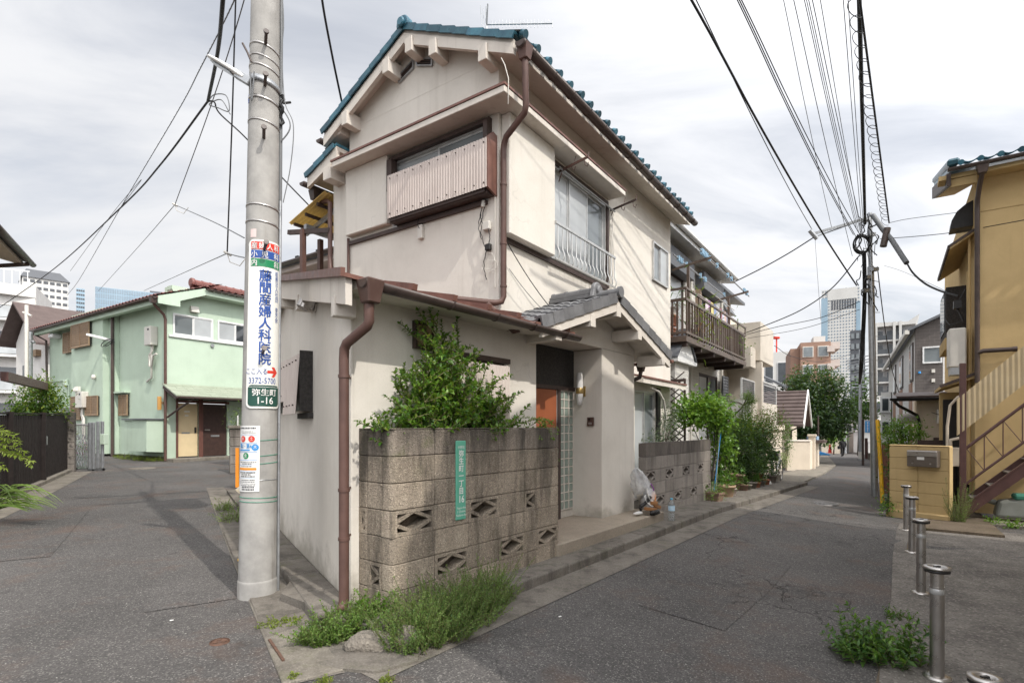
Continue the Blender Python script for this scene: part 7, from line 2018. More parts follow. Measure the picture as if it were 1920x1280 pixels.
for (x,z) in ((0.62,4.6),(0.62,4.15)): part('wall_box',lb,MB().box(x,x + 0.13,-0.1,0.0,z,z + 0.16),M['boxwhite'],LBF)
part('cable_insulator',lb,MB().lathe([(0.05,0),(0.06,0.05),(0.05,0.1)],10,(0.16,-0.06,4.58)),M['bluebright'],LBF)
# white flat-roofed house between it and the pole
t,fr,W_,h_ = far_block('white_annex_house','white stepped house between the steel pole and the tiled house',1650,1672,735,40,6,'whitewall',1,2,0.5,trim='whitesash',wm='glassD',cat='house',yaw=R(-10))
# ================================================================== small old house with dark eaves
OQ = Frame(*at(1719,800,14.6)[:2],-0.3,0.818,-0.576)
oh = thing('old_house','small old beige house with black tin eaves right of the lane','house',OQ)
part('wall',oh,MB().box(0,2.4,0,3,0,2.6),M['cream'],OQ)
part('eave',oh,MB().hexa([(-0.55,-0.5,2.42),(2.6,-0.5,2.42),(2.6,1.5,2.6),(-0.55,1.5,2.6)],[(-0.55,-0.5,2.50),(2.6,-0.5,2.50),(2.6,1.5,2.68),(-0.55,1.5,2.68)]),M['gutter'],OQ)
part('roof',oh,MB().hexa([(-0.45,-0.4,2.52),(2.5,-0.4,2.52),(2.5,1.5,2.69),(-0.45,1.5,2.69)],[(-0.45,-0.4,2.56),(2.5,-0.4,2.56),(2.5,1.5,2.75),(-0.45,1.5,2.75)]),M['brownroof'],OQ)
part('gutter',oh,gutter((-0.6,-0.55,2.5),(2.6,-0.55,2.48),0.055),M['black'],OQ)
dp = part('downpipe',oh,MB().tube([(-0.5,-0.55,2.42),(-0.4,-0.5,2.3),(0.0,-0.12,2.05),(0.05,-0.07,1.9),(0.05,-0.07,0.1)],0.04,8),M['black'],OQ)
part('shutter_box',oh,MB().box(0.42,0.98,-0.22,0.0,1.82,2.2),M['white'],OQ,0.01)
w_ = part('window',oh,MB().box(0.35,1.5,-0.06,0.0,0.7,1.45),M['darkwood'],OQ)
part('lattice_pane',w_,MB().box(0.42,1.44,-0.075,-0.061,0.78,1.38),M['glassD'],OQ)
part('hanging_wire',oh,MB().tube([(0.3 + 0.1 * i,-0.24,2.12 - 0.18 * math.sin(math.pi * i / 8) * (1 if i > 3 else 0.6)) for i in range(9)],0.008,5),M['wire'],OQ)
part('lean_to',oh,MB().hexa([(-0.4,-0.3,1.80),(0,-0.3,1.85),(0,2,2.1),(-0.4,2,2.05)],[(-0.4,-0.3,1.86),(0,-0.3,1.93),(0,2,2.18),(-0.4,2,2.1)]),mat('weathered_tin',(0.20,0.165,0.135),None,4,0.7),OQ)

# ================================================================== ochre house on the right
YF = Frame(8.6,10.0,-0.15,0.81771,-0.57563)        # x to the right and towards the viewer, y away
yh = thing('ochre_house','ochre stucco two-storey house with blue tiled eave at the right edge','house',YF)
def yp(name,mb,m,fr=YF,bev=0.0,**k): return part(name,yh,mb,M[m] if isinstance(m,str) else m,fr,bev,**k)
yp('front_wall',MB().box(0,7,0,0.2,0,6.25),'yellow')
yp('lane_wall',MB().box(0,0.2,0.201,7,0,6.25),'yellow')
yp('string_course',MB().box(0.0,7,-0.012,0.0,5.56,5.60),'yellow')
yp('eave_board',MB().box(-0.55,7,-0.32,0.0,6.17,6.25),'yellow')
yr = yp('roof',MB().hexa([(-0.4,-0.42,6.26),(7,-0.42,6.26),(7,4,7.6),(-0.4,4,7.6)],[(-0.4,-0.42,6.34),(7,-0.42,6.34),(7,4,7.7),(-0.4,4,7.7)]),'bluetile')
ys_ = 0.304; yc_ = 1 / math.hypot(1,ys_)
for i in range(26):
    f = slope_frame(YF,(-0.3 + i * 0.2685,-0.48,6.345),(1,0,0),(0,yc_,ys_ * yc_))
    tl = part('roof_tile',yr,bt,None,f); part('end_cap',tl,cap,None,f)
    f = slope_frame(YF,(-0.3 + i * 0.2685,-0.48 + 0.235 * yc_,6.345 + 0.235 * ys_ * yc_),(1,0,0),(0,yc_,ys_ * yc_))
    part('roof_tile',yr,bt,None,f)
part('verge_end',yr,MB().bar((-0.35,-0.5,6.40),(-0.35,3.9,7.72),0.18,0.13),M['bluetile'],YF,0.03)
yp('gutter',gutter((-0.44,-0.56,6.27),(7,-0.56,6.27),0.055),'gutter')
yp('verge_board',MB().hexa([(-0.44,-0.4,6.02),(-0.38,-0.4,6.02),(-0.38,4,7.3),(-0.44,4,7.3)],[(-0.44,-0.4,6.25),(-0.38,-0.4,6.25),(-0.38,4,7.58),(-0.44,4,7.58)]),'darkwood')
yp('verge_soffit',MB().hexa([(-0.37,-0.3,6.02),(0,-0.3,6.02),(0,4,7.3),(-0.37,4,7.3)],[(-0.37,-0.3,6.16),(0,-0.3,6.16),(0,4,7.44),(-0.37,4,7.44)]),'yellow')
dp = yp('downpipe',MB().tube([(0.05,-0.5,6.12),(0.03,-0.3,5.95),(0.02,-0.09,5.75),(0.02,-0.07,5.6),(0.02,-0.07,2.4)],0.04,10),'gutter')
part('hopper',dp,hopper((0.05,-0.5,6.25),0.18,0.16),M['gutter'],YF)
part('branch',dp,MB().tube([(0.02,-0.07,2.95),(0.1,-0.09,2.98),(0.55,-0.09,2.98)],0.042,10).tube([(0.5,-0.09,2.98),(0.56,-0.09,2.98)],0.05,10),M['gutter'],YF)
yp('service_pipe',MB().tube([(-0.06,0.25,5.2),(-0.06,0.25,0.5)],0.025,6).tube([(-0.06,0.5,4.6),(-0.06,0.5,0.5)],0.025,6),'yellow')
# canopies and bay on the lane side
yp('canopy',MB().hexa([(-0.36,0.1,4.98),(-0.002,0.1,5.22),(-0.002,2.9,5.22),(-0.36,2.9,4.98)][::-1],[(-0.36,0.1,5.03),(-0.002,0.1,5.29),(-0.002,2.9,5.29),(-0.36,2.9,5.03)][::-1]),'yellow')
yp('canopy_edge',MB().bar((-0.38,0.08,5.02),(-0.38,2.9,5.02),0.03,0.07).bar((-0.38,0.08,5.03),(0,0.08,5.28),0.03,0.04),'darkwood')
yp('vent_hood',MB().prism([(0.0,5.42),(-0.34,5.42),(-0.32,5.58),(-0.24,5.74),(-0.1,5.86),(0.0,5.9)],0.3,0.7,'y'),'black')
bx_ = yp('bay_window',MB().box(-0.34,-0.002,1.3,2.8,3.45,4.5),'blackboard')
part('bay_base',bx_,MB().box(-0.36,-0.002,1.28,2.82,3.2,3.448),M['yellow'],YF)
part('pane',bx_,MB().box(-0.36,-0.341,1.5,2.6,3.6,4.4),M['glassD'],YF)
yp('wall_clutter',MB().tube([(-0.12,0.2,4.2),(-0.25,0.25,3.9),(-0.15,0.2,3.6),(-0.35,0.3,3.55),(-0.4,0.5,3.7)],0.02,6).box(-0.3,-0.18,0.15,0.3,3.85,4.0),'black')
yp('low_canopy',MB().hexa([(-0.5,0.0,2.32),(-0.002,0.0,2.5),(-0.002,1.9,2.5),(-0.5,1.9,2.32)][::-1],[(-0.5,0.0,2.38),(-0.002,0.0,2.6),(-0.002,1.9,2.6),(-0.5,1.9,2.38)][::-1]),'yellow')
yp('low_canopy_edge',MB().bar((-0.52,-0.02,2.36),(0,-0.02,2.58),0.03,0.05),'darkwood')
yp('entry_wall',MB().box(-0.45,-0.002,1.2,1.4,0,2.3),'yellow')
yp('entry_dark',MB().box(-0.4,-0.06,1.1,1.19,0.2,2.15),'black')
yp('drain_hose',MB().tube([(-0.1,0.02,2.2),(-0.25,0.03,2.15),(-0.36,0.06,2.0),(-0.4,0.08,1.6),(-0.4,0.08,0.4)],0.024,8),'cream')
ac2 = thing('air_conditioner','beige air-conditioner unit perched on the low canopy of the ochre house','air conditioner',YF.at(-0.35,0.05,2.75))
part('casing',ac2,MB().box(-0.26,0.0,-0.14,0.34,0.0,0.74),M['boxwhite'],YF.at(-0.12,0.2,2.72),0.02)
part('bracket',ac2,MB().box(-0.24,-0.02,-0.12,0.3,-0.14,0.0),M['zinc'],YF.at(-0.12,0.2,2.72))
# outside stair
st = thing('outside_stair','brown steel outside stair climbing right along the ochre wall','stair',YF.at(-0.25,-0.9,0))
SP = 1.0
def sz(x,b): return b + SP * (x + 0.25)
part('post',st,MB().box(-0.30,-0.21,-0.95,-0.86,0.0,2.7),M['stairbrown'],YF,0.005)
part('stringer',st,MB().prism([(-0.2,sz(-0.2,-0.02)),(4,sz(4,-0.02)),(4,sz(4,0.20)),(-0.2,sz(-0.2,0.20))],-0.92,-0.88,'y'),M['stairbrown'],YF)
part('stringer',st,MB().prism([(-0.2,sz(-0.2,-0.02)),(4,sz(4,-0.02)),(4,sz(4,0.20)),(-0.2,sz(-0.2,0.20))],-0.16,-0.12,'y'),M['stairbrown'],YF)
part('stringer_flange',st,MB().bar((-0.2,-0.90,sz(-0.2,0.215)),(4,-0.90,sz(4,0.215)),0.08,0.02),M['stairbrown'],YF)
trm = mat('weathered_tread',(0.19,0.165,0.14),(0.13,0.115,0.10),8,0.9,bump=0.4,bsc=60)
for i in range(12):
    x = -0.12 + i * 0.235
    part('tread',st,MB().box(x,x + 0.24,-0.875,-0.165,sz(x,0.19),sz(x,0.215)),trm,YF)
for b_,r_ in ((1.18,0.024),(0.56,0.02)):
    part('handrail',st,MB().tube([(-0.22,-0.90,sz(-0.22,b_)),(4,-0.90,sz(4,b_))],r_,8),M['stairbrown'],YF)
for i in range(6):
    x = 0.03 + i * 0.24
    part('baluster',st,MB().tube([(x,-0.9,sz(x,0.56)),(x,-0.9,sz(x,1.18))],0.009,6),M['stairbrown'],YF)
    part('brace',st,MB().tube([(x - 0.24,-0.9,sz(x - 0.24,1.18)),(x,-0.9,sz(x,0.56))],0.007,6),M['stairbrown'],YF)
fg = NT('fibreglass_sheet')
fcol = fg.mix(fg.rng(fg.noise(fg.pos,3,3),0.3,0.7),(0.60,0.49,0.32,1),(0.54,0.43,0.27,1))
fg.fin(fcol,0.4,0,0.4)
tr_ = fg.t.nodes.new('ShaderNodeBsdfTransparent'); tr_.inputs[0].default_value = (0.9,0.85,0.72,1)
mx = fg.t.nodes.new('ShaderNodeMixShader'); mx.inputs[0].default_value = 0.25
fg.link(fg.b.outputs[0],mx.inputs[1]); fg.link(tr_.outputs[0],mx.inputs[2]); fg.link(mx.outputs[0],fg.out.inputs[0])
for b_ in (1.60,2.02):
    part('sheet_rail',st,MB().bar((-0.25,-0.90,sz(-0.25,b_)),(4,-0.90,sz(4,b_)),0.03,0.05),M['stairbrown'],YF)
part('corrugated_sheet',st,MB().corr((-0.34,-0.95,sz(-0.34,1.52)),(4,-0.95,sz(4,1.52)),(-0.34,-0.95,sz(-0.34,2.16)),(4,-0.95,sz(4,2.16)),62,0.005,(0,-1,0)),fg.m,YF)
# ochre block wall with the letter box
WQ = Frame(6.99,9.98,-0.17,0.503,-0.864)           # outward = -y
yw = thing('block_wall','ochre painted block wall carrying the letter box','wall',WQ)
for r in range(6):
    for (a,b) in ((0,0.455),(0.46,0.91)) if r % 2 == 0 else ((0,0.455),(0.46,0.91)):
        part('block',yw,MB().box(a,b,0,0.12,r * 0.205 + 0.03,r * 0.205 + 0.232),M['yellowblock'],WQ,0.006)
part('footing',yw,MB().box(-0.04,0.93,-0.05,0.15,-0.1,0.10),M['yellowblock'],WQ,0.02)
part('top_render',yw,MB().box(-0.005,0.92,-0.006,0.126,1.262,1.285),M['yellowblock'],WQ,0.008)
part('end_render',yw,MB().box(0.911,0.93,0.0,0.12,0.1,1.27),M['yellowblock'],WQ,0.006)
lbx = thing('letter_box','wide dark steel letter box mounted on the ochre block wall','letter box',WQ.at(0.6,-0.1,0.9))
part('body',lbx,MB().box(0.34,0.80,-0.13,-0.001,0.91,1.20),mat('bronze_steel',(0.21,0.18,0.155),(0.17,0.145,0.125),9,0.35,0.6),WQ,0.012,2)
part('flap',lbx,MB().box(0.345,0.795,-0.145,-0.131,1.095,1.19),M['steel'],WQ,0.006)
part('name_card',lbx,MB().box(0.50,0.61,-0.137,-0.131,1.035,1.085),M['white'],WQ)
part('lock',lbx,disc(disc(MB(),(0.43,-0.134,0.97),(0,1,0),0.014,0.012),(0.70,-0.134,0.97),(0,1,0),0.014,0.012),M['steel'],WQ)
# gas meter, dark pickets, tank under the stair
solo('gas_meter','beige gas meter in the gap behind the letter box wall','meter',MB().box(-0.1,0.1,-0.08,0.08,0,0.34).tube([(-0.05,0,0.34),(-0.05,0,0.48),(0.1,0,0.52),(0.1,0.1,0.52)],0.03,8),M['cream'],Frame(*at(1789,800,9.9)[:2],0.72,0.818,-0.576),bevel=0.015)
PK2 = Frame(*at(1686,800,11.2)[:2],-0.2,0.93,-0.37)
pf = thing('picket_fence','low black picket fence behind the ochre block wall','fence',PK2)
part('post',pf,MB().box(-0.05,0.05,-0.05,0.05,0,1.28),M['fenceblack'],PK2)
pkm = MB().box(-0.02,0.02,-0.012,0.012,0.1,1.18).mesh('picket',M['fenceblack'])
for i in range(18): part('picket',pf,pkm,None,PK2.at(0.1 + i * 0.075,0,0))
part('rail',pf,MB().box(0.05,1.45,0.013,0.04,1.0,1.05),M['fenceblack'],PK2)
for i in range(3): part('board',pf,MB().box(0.4,1.6,0.3,0.32,0.95 + i * 0.14,1.08 + i * 0.14),M['darkwood'],PK2)
tk = YF.at(0.35,-0.45,0.0)
tank = thing('plastic_tank','weathered grey-green plastic can lying under the stair','tank',tk)
part('body',tank,MB().hexa([(-0.15,-0.18,0.02),(0.45,-0.18,0.02),(0.45,0.18,0.02),(-0.15,0.18,0.02)],[(-0.1,-0.16,0.30),(0.42,-0.16,0.42),(0.42,0.16,0.42),(-0.1,0.16,0.30)]),mat('milky_plastic',(0.26,0.27,0.25),(0.2,0.21,0.19),5,0.5),tk,0.05,3)
part('spout',tank,MB().tube([(-0.12,0,0.26),(-0.34,0,0.30)],0.05,10,r2=0.02),bpy.data.materials['milky_plastic'],tk)
part('cloth',tank,MB().box(0.1,0.4,-0.17,0.17,0.33,0.435),mat('teal_cloth',(0.06,0.22,0.16),None,9,0.9),tk,0.03)
struct('stair_footing',strip([(7.3,9.3),(8.4,8.6),(10,7.5)],[(8.2,10.2),(9.2,9.3),(11,8.2)],0.04,0.04,0.15),M['gutter_slab'])
# wooden fence and far pole, blue sign
WDF = Frame(*at(1653,800,14.5)[:2],-0.35,0.53,-0.85)
wf_ = thing('wooden_fence','reddish brown board fence hidden behind the yellow guard','fence',WDF)
for i in range(9): part('board',wf_,MB().box(i * 0.11,i * 0.11 + 0.10,0,0.02,0,1.35),mat('red_board',(0.24,0.11,0.075),None,8,0.8,rnd=0.15) if i == 0 else bpy.data.materials['red_board'],WDF)
a = at(1613,857,38)
fp = thing('utility_pole','slender grey pole further down the right lane','utility pole',Frame(a.x,a.y,a.z,1,0))
part('shaft',fp,MB().tube([(0,0,-0.2),(0,0,3.4),(0,0,7.6)],0.12,10,r2=0.09),M['zinc'],Frame(a.x,a.y,a.z,1,0))
part('base_sleeve',fp,MB().tube([(0,0,-0.1),(0,0,0.4)],0.135,10),M['boxwhite'],Frame(a.x,a.y,a.z,1,0))
part('hardware',fp,(lambda q: [q.tube([(-0.5 * RND.random(),0.1 * k,4.5 + k * 0.22),(0.5 * RND.random(),-0.1 * k,4.4 + k * 0.25)],0.035,5) for k in range(12)] and q)(MB()),M['zinc'],Frame(a.x,a.y,a.z,1,0),kind='stuff')
for (px_,Y_,b_,t_,lab) in ((1585,60,850,740,'pale grey pole left of the far pole at the lane end'),(1590,66,848,770,'thin white post at the far lane end')):
    p = at(px_,b_,Y_); q = at(px_,t_,Y_)
    solo('lane_pole',lab,'pole',MB().tube([p,q],0.12,8),M['zinc'])
a = at(1626,800,30); SQ = Frame(a.x,a.y,0,1,0)
sgn = thing('blue_sign','upright blue sign board with white lettering beside the far pole','sign',SQ)
p,q = at(1620.5,788,30),at(1631.5,811,30)
part('panel',sgn,MB().box(p.x - a.x,q.x - a.x,-0.03,0.03,q.z,p.z),M['bluebright'],SQ)
part('frame',sgn,MB().plate(p.x - a.x - .02,q.x - a.x + .02,q.z - .02,p.z + .02,[(p.x - a.x + .015,q.x - a.x - .015,q.z + .015,p.z - .015)],-0.04,0.04),M['white'],SQ)
lt_ = MB()
for i in range(13):
    zc = p.z - 0.06 - i * 0.046; xc = (q.x + p.x) / 2 - a.x
    w1 = (0.05,0.035,0.045,0.02)[i % 4]
    lt_.box(xc - w1,xc + w1,-0.036,-0.031,zc - 0.009,zc + 0.009)
    if i % 3: lt_.box(xc - 0.008,xc + 0.008,-0.0365,-0.031,zc - 0.03,zc + 0.02)
part('lettering',sgn,lt_,M['white'],SQ,kind='stuff')
part('post',sgn,MB().box(p.x - a.x - 0.12,p.x - a.x - 0.03,-0.04,0.04,-1,p.z + 0.05),M['darkwood'],SQ)
a = at(1624,860,31)
solo('lane_post','dark brown post standing by the white railing down the lane','post',MB().box(-0.06,0.06,-0.06,0.06,0,1.2),M['stairbrown'],Frame(a.x,a.y,a.z,1,0),bevel=0.01)
WRF = Frame(*at(1627,860,31)[:2],at(1627,862,31).z,0.9,-0.43)
wr = thing('white_railing','white metal railing on a low block base by the far pole','fence',WRF)
part('base',wr,MB().box(0,1.0,0,0.15,0,0.40),M['block2'],WRF)
for i in range(8): part('bar',wr,MB().box(i * 0.13,i * 0.13 + 0.03,0.05,0.08,0.4,0.98),M['white'],WRF)
part('rail',wr,MB().box(0,1.0,0.045,0.085,0.98,1.02),M['white'],WRF)
# grey garden walls, cone and blue sheet left of the walker
a = at(1535,857,38); GWF = Frame(a.x,a.y,a.z,0.53,0.85)
gw3 = thing('garden_wall','grey garden wall with white panel on the left down the lane','wall',GWF)
for r in range(6): part('course',gw3,MB().box(0,3.0,0,0.15,r * 0.22,r * 0.22 + 0.212),M['block2'],GWF,0.01)
part('coping',gw3,MB().box(-0.1,6.0,-0.05,0.2,1.32,1.42),M['gutter_slab'],GWF)
part('white_panel',gw3,MB().box(3.1,4.2,-0.02,0.1,0.0,1.2),M['whitewall'],GWF)
a = at(1556,849,43)
solo('traffic_cone','small orange and white traffic cone beside the garden wall','cone',MB().box(-0.18,0.18,-0.18,0.18,0,0.04).lathe([(0.14,0.04),(0.10,0.3),(0.07,0.5),(0.03,0.72),(0.001,0.73)],14),M['red'],Frame(a.x,a.y,a.z,1,0))
a = at(1540,853,36)
solo('blue_sheet','crumpled blue tarpaulin on the kerb by the garden wall','tarpaulin',MB().hexa([(-0.3,-0.3,0),(0.5,-0.3,0),(0.6,0.4,0),(-0.3,0.5,0)],[(-0.25,-0.2,0.28),(0.3,-0.25,0.12),(0.5,0.3,0.06),(-0.2,0.4,0.35)]),M['bluebright'],Frame(a.x,a.y,a.z,1,0),bevel=0.04)
a = at(1531,800,27)
solo('blue_net','pale blue sheet hanging behind the cream gate wall','sheet',MB().box(0,0.12,0,0.9,0,1.5),mat('pale_blue_sheet',(0.30,0.42,0.55),None,6,0.8),Frame(a.x,a.y,-0.55,1,0))
solo('lane_post','thin dark post beside the pale blue sheet','post',MB().tube([(0,0,0),(0,0,2.6)],0.04,8),M['gutter'],Frame(*at(1534,800,28)[:2],-0.6,1,0))
# bollards
BP = [((2.662,3.374),'nearest upright steel bollard on the parking edge'),((3.859,5.082),'second upright steel bollard from the viewer'),((5.0,6.733),'third upright steel bollard from the viewer'),((6.113,8.355),'farthest steel bollard in front of the ochre block wall'),((2.30,2.62),'low steel bollard head at the bottom right picture corner')]
pm = MB().tube([(0,0,0),(0,0,0.56)],0.038,20).mesh('bollard_tube',M['steel'])
um = MB().tube([(0,0,0.562),(0,0,0.66)],0.035,20).tube([(0,0,0.555),(0,0,0.567)],0.0395,20).box(-0.016,0.016,-0.0365,-0.034,0.585,0.59).mesh('bollard_neck',M['steel'])
rm_ = MB().lathe([(0.0385,0.52),(0.0395,0.522),(0.0395,0.552),(0.0385,0.555)],20).mesh('reflective_band',M['alu'])
cm = MB().lathe([(0.060,0.672),(0.070,0.674),(0.073,0.682),(0.070,0.690),(0.038,0.693),(0.034,0.686),(0.001,0.686)],28).mesh('bollard_cap',M['steel'])
gm_ = MB().lathe([(0.062,0.655),(0.068,0.657),(0.068,0.671),(0.06,0.672)],24).mesh('bollard_gasket',M['black'])
fm_ = MB().lathe([(0.075,-0.01),(0.075,0.006),(0.05,0.010),(0.036,0.012)],24).mesh('bollard_flange',M['steel'])
sm_ = MB().box(-0.02,0.02,-0.008,0.008,0.686,0.6935).mesh('bollard_slot',M['black'])
for (p,lab) in BP:
    low = 'low steel' in lab
    f = Frame(p[0],p[1],zg(*p) + 0.014 - (0.34 if low else 0.0),1,0.15)
    t = thing('bollard',lab,'bollard',f,'steel bollards along the parking edge')
    part('tube',t,pm,None,f); part('neck',t,um,None,f); part('reflective_band',t,rm_,None,f)
    cp = part('cap',t,cm,None,f); part('slot',cp,sm_,None,f); part('gasket',t,gm_,None,f)
    part('flange',t,fm_,None,f if not low else f.at(0,0,0.34))
# neighbouring tall house across the lane (behind the viewer's right shoulder; it shades the lane)
NFm = Frame(0,0,0,DX,DY)
nh = thing('neighbour_house','tall plain rendered house across the lane outside the picture on the right','house',NFm)
part('wall',nh,MB().prism([(1.72,-0.4),(8.9,-0.4),(8.9,7.6),(5.4,8.35),(2.35,7.4),(1.72,6.2)],-1.9,-8.0,'y'),M['beige'],NFm)
# walker in black
def skin_body(name,joints,edges,radii,m,fr,label,cat):
    me = bpy.data.meshes.new(name); me.from_pydata(joints,edges,[]);
    o = bpy.data.objects.new(name,me); COL.objects.link(o)
    mod = o.modifiers.new('skin','SKIN'); sv = me.skin_vertices[0].data
    for v,r in zip(sv,radii): v.radius = r if isinstance(r,tuple) else (r,r)
    sv[0].use_root = True
    sub = o.modifiers.new('sub','SUBSURF'); sub.levels = 2; sub.render_levels = 2
    dg = bpy.context.evaluated_depsgraph_get(); nm = bpy.data.meshes.new_from_object(o.evaluated_get(dg))
    bpy.data.objects.remove(o); nm.materials.clear(); nm.materials.append(m)
    for p in nm.polygons: p.use_smooth = True
    return tag(put(bpy.data.objects.new(name,nm),fr),label,cat)
a = at(1580,855,50)
J = [(0,0,0.92),(0,0.02,1.12),(0,0.02,1.32),(0,0.0,1.43),(0,-0.01,1.52),(0,-0.01,1.66),
     (-0.11,0,0.86),(-0.11,0.02,0.48),(-0.10,0.10,0.10),(-0.10,0.0,0.04),(-0.1,-0.1,0.03),
     (0.11,0,0.86),(0.10,-0.06,0.48),(0.09,-0.12,0.10),(0.09,-0.2,0.04),(0.09,-0.3,0.03),
     (-0.19,0.0,1.36),(-0.26,0.02,1.08),(-0.27,-0.06,0.84),(-0.27,-0.08,0.76),
     (0.19,0.0,1.36),(0.28,0.0,1.10),(0.29,-0.10,0.90),(0.29,-0.14,0.83)]
E_ = [(0,1),(1,2),(2,3),(3,4),(4,5),(0,6),(6,7),(7,8),(8,9),(9,10),(0,11),(11,12),(12,13),(13,14),(14,15),(2,16),(16,17),(17,18),(18,19),(2,20),(20,21),(21,22),(22,23)]
RR = [0.16,(0.17,0.13),(0.19,0.13),0.075,0.085,0.09,0.105,0.075,0.055,0.05,0.035,0.105,0.075,0.055,0.05,0.035,0.085,0.062,0.045,0.035,0.085,0.062,0.045,0.035]
person = skin_body('person',[(x,-y,z) for x,y,z in J],E_,RR,mat('black_clothes',(0.012,0.012,0.013),None,6,0.8),Frame(a.x,a.y,a.z,0.98,-0.15),'person in black clothes walking away down the right lane','person')
bgF = Frame(a.x,a.y,a.z,0.98,-0.15)
solo('shoulder_bag','black bag carried at the left side of the walking person','bag',MB().box(-0.42,-0.25,-0.12,0.14,0.66,0.96),bpy.data.materials['black_clothes'],bgF,bevel=0.05,seg=2)
# ================================================================== vegetation
NR = np.random.default_rng(11)
def leaves_mesh(name,P,D,N,L,W,mats,fold=0.25,mi=None,curl=0.15):
    """P: base points, D: leaf directions, N: leaf normals (n x 3); L, W: lengths and widths.
    every leaf: six vertices, four triangles folded along the midrib, pointed"""
    P,D,N = np.asarray(P,float),np.asarray(D,float),np.asarray(N,float)
    n = len(P)
    D /= np.linalg.norm(D,axis=1,keepdims=True) + 1e-9
    S = np.cross(D,N); S /= np.linalg.norm(S,axis=1,keepdims=True) + 1e-9
    U = np.cross(S,D)
    L = np.broadcast_to(L,n)[:,None]; W = np.broadcast_to(W,n)[:,None]
    v0 = P
    v1 = P + D * L * 0.42 + S * W * 0.5 + U * W * fold
    v2 = P + D * L * 0.48
    v3 = P + D * L * 0.42 - S * W * 0.5 + U * W * fold
    v4 = P + D * L - U * L * curl
    V = np.stack([v0,v1,v2,v3,v4],1).reshape(-1,3)
    base = (np.arange(n) * 5)[:,None]
    F = np.concatenate([base + [0,1,2],base + [0,2,3],base + [1,4,2],base + [2,4,3]],1).reshape(-1,3)
    me = bpy.data.meshes.new(name)
    me.vertices.add(len(V)); me.vertices.foreach_set('co',V.ravel())
    nl = len(F) * 3
    me.loops.add(nl); me.loops.foreach_set('vertex_index',F.ravel().astype(np.int32))
    me.polygons.add(len(F)); me.polygons.foreach_set('loop_start',np.arange(0,nl,3,dtype=np.int32))
    for m in (mats if isinstance(mats,list) else [mats]): me.materials.append(m)
    if mi is not None: me.polygons.foreach_set('material_index',np.repeat(np.asarray(mi,np.int32),4))
    me.update(calc_edges=True)
    return me
def unit(a): return a / (np.linalg.norm(a,axis=-1,keepdims=True) + 1e-9)
def shoot_leaves(stems,step,L,W,spread=0.9,jit=0.35,up=0.35,whorl=1,taper=0.5):
    """leaves along polyline stems; returns P, D, N, sizes"""
    P,D,N,S = [],[],[],[]
    for st in stems:
        st = [np.array(p,float) for p in st]
        seg = [np.linalg.norm(b - a) for a,b in zip(st,st[1:])]; tot = sum(seg)
        d = tot * 0.12; ang = NR.uniform(0,6.28)
        while d < tot:
            r = d; k = 0
            while k < len(seg) - 1 and r > seg[k]: r -= seg[k]; k += 1
            a,b = st[k],st[k + 1]; t = unit(b - a); p = a + t * r
            x = np.cross(t,[0.3,0.2,0.93]); x = unit(x) if np.linalg.norm(x) > 1e-3 else np.array([1.,0,0]); y = np.cross(t,x)
            for w_ in range(whorl):
                aa = ang + w_ * 6.283 / whorl
                o = x * math.cos(aa) + y * math.sin(aa)
                dd = unit(o * spread + t * (1 - spread * 0.5) + np.array([0,0,up]) * NR.uniform(0.2,1) + NR.normal(0,jit,3) * 0.5)
                nn = unit(np.array([0,0,1.0]) + t * 0.2 + NR.normal(0,jit,3))
                P.append(p); D.append(dd); N.append(nn); S.append((1 - taper * (d / tot)) * NR.uniform(0.45,1.25))
            ang += 2.4; d += step * NR.uniform(0.7,1.3)
        # terminal tuft
        for k in range(3):
            t = unit(st[-1] - st[-2]); P.append(st[-1]); D.append(unit(t + NR.normal(0,0.5,3))); N.append(unit(np.array([0,0,1.0]) + NR.normal(0,0.4,3))); S.append((1 - taper) * NR.uniform(0.7,1.1))
    S = np.array(S)
    return np.array(P),np.array(D),np.array(N),S * L,S * W
def arc(p,q,bow,n=6):
    p,q,bow = np.array(p,float),np.array(q,float),np.array(bow,float)
    return [p + (q - p) * t + bow * 4 * t * (1 - t) for t in [i / n for i in range(n + 1)]]
def stem_mb(stems,r0,r1,n=5):
    mb = MB()
    for s_ in stems: mb.tube([Vector(p) for p in s_],r0,n,True,r1)
    return mb
def blob_points(ells,n,shell=0.55):
    """points through the outer volume of several ellipsoids ((cx,cy,cz),(rx,ry,rz)); returns points and outward directions"""
    vol = np.array([e[1][0] * e[1][1] * e[1][2] for e in ells]) ** 0.75; pick = NR.choice(len(ells),n,p=vol / vol.sum())
    d = unit(NR.normal(size=(n,3))); r = shell + (1 - shell) * NR.random(n) ** 0.6
    C = np.array([e[0] for e in ells])[pick]; Rr = np.array([e[1] for e in ells])[pick]
    return C + d * Rr * r[:,None],unit(d / Rr)
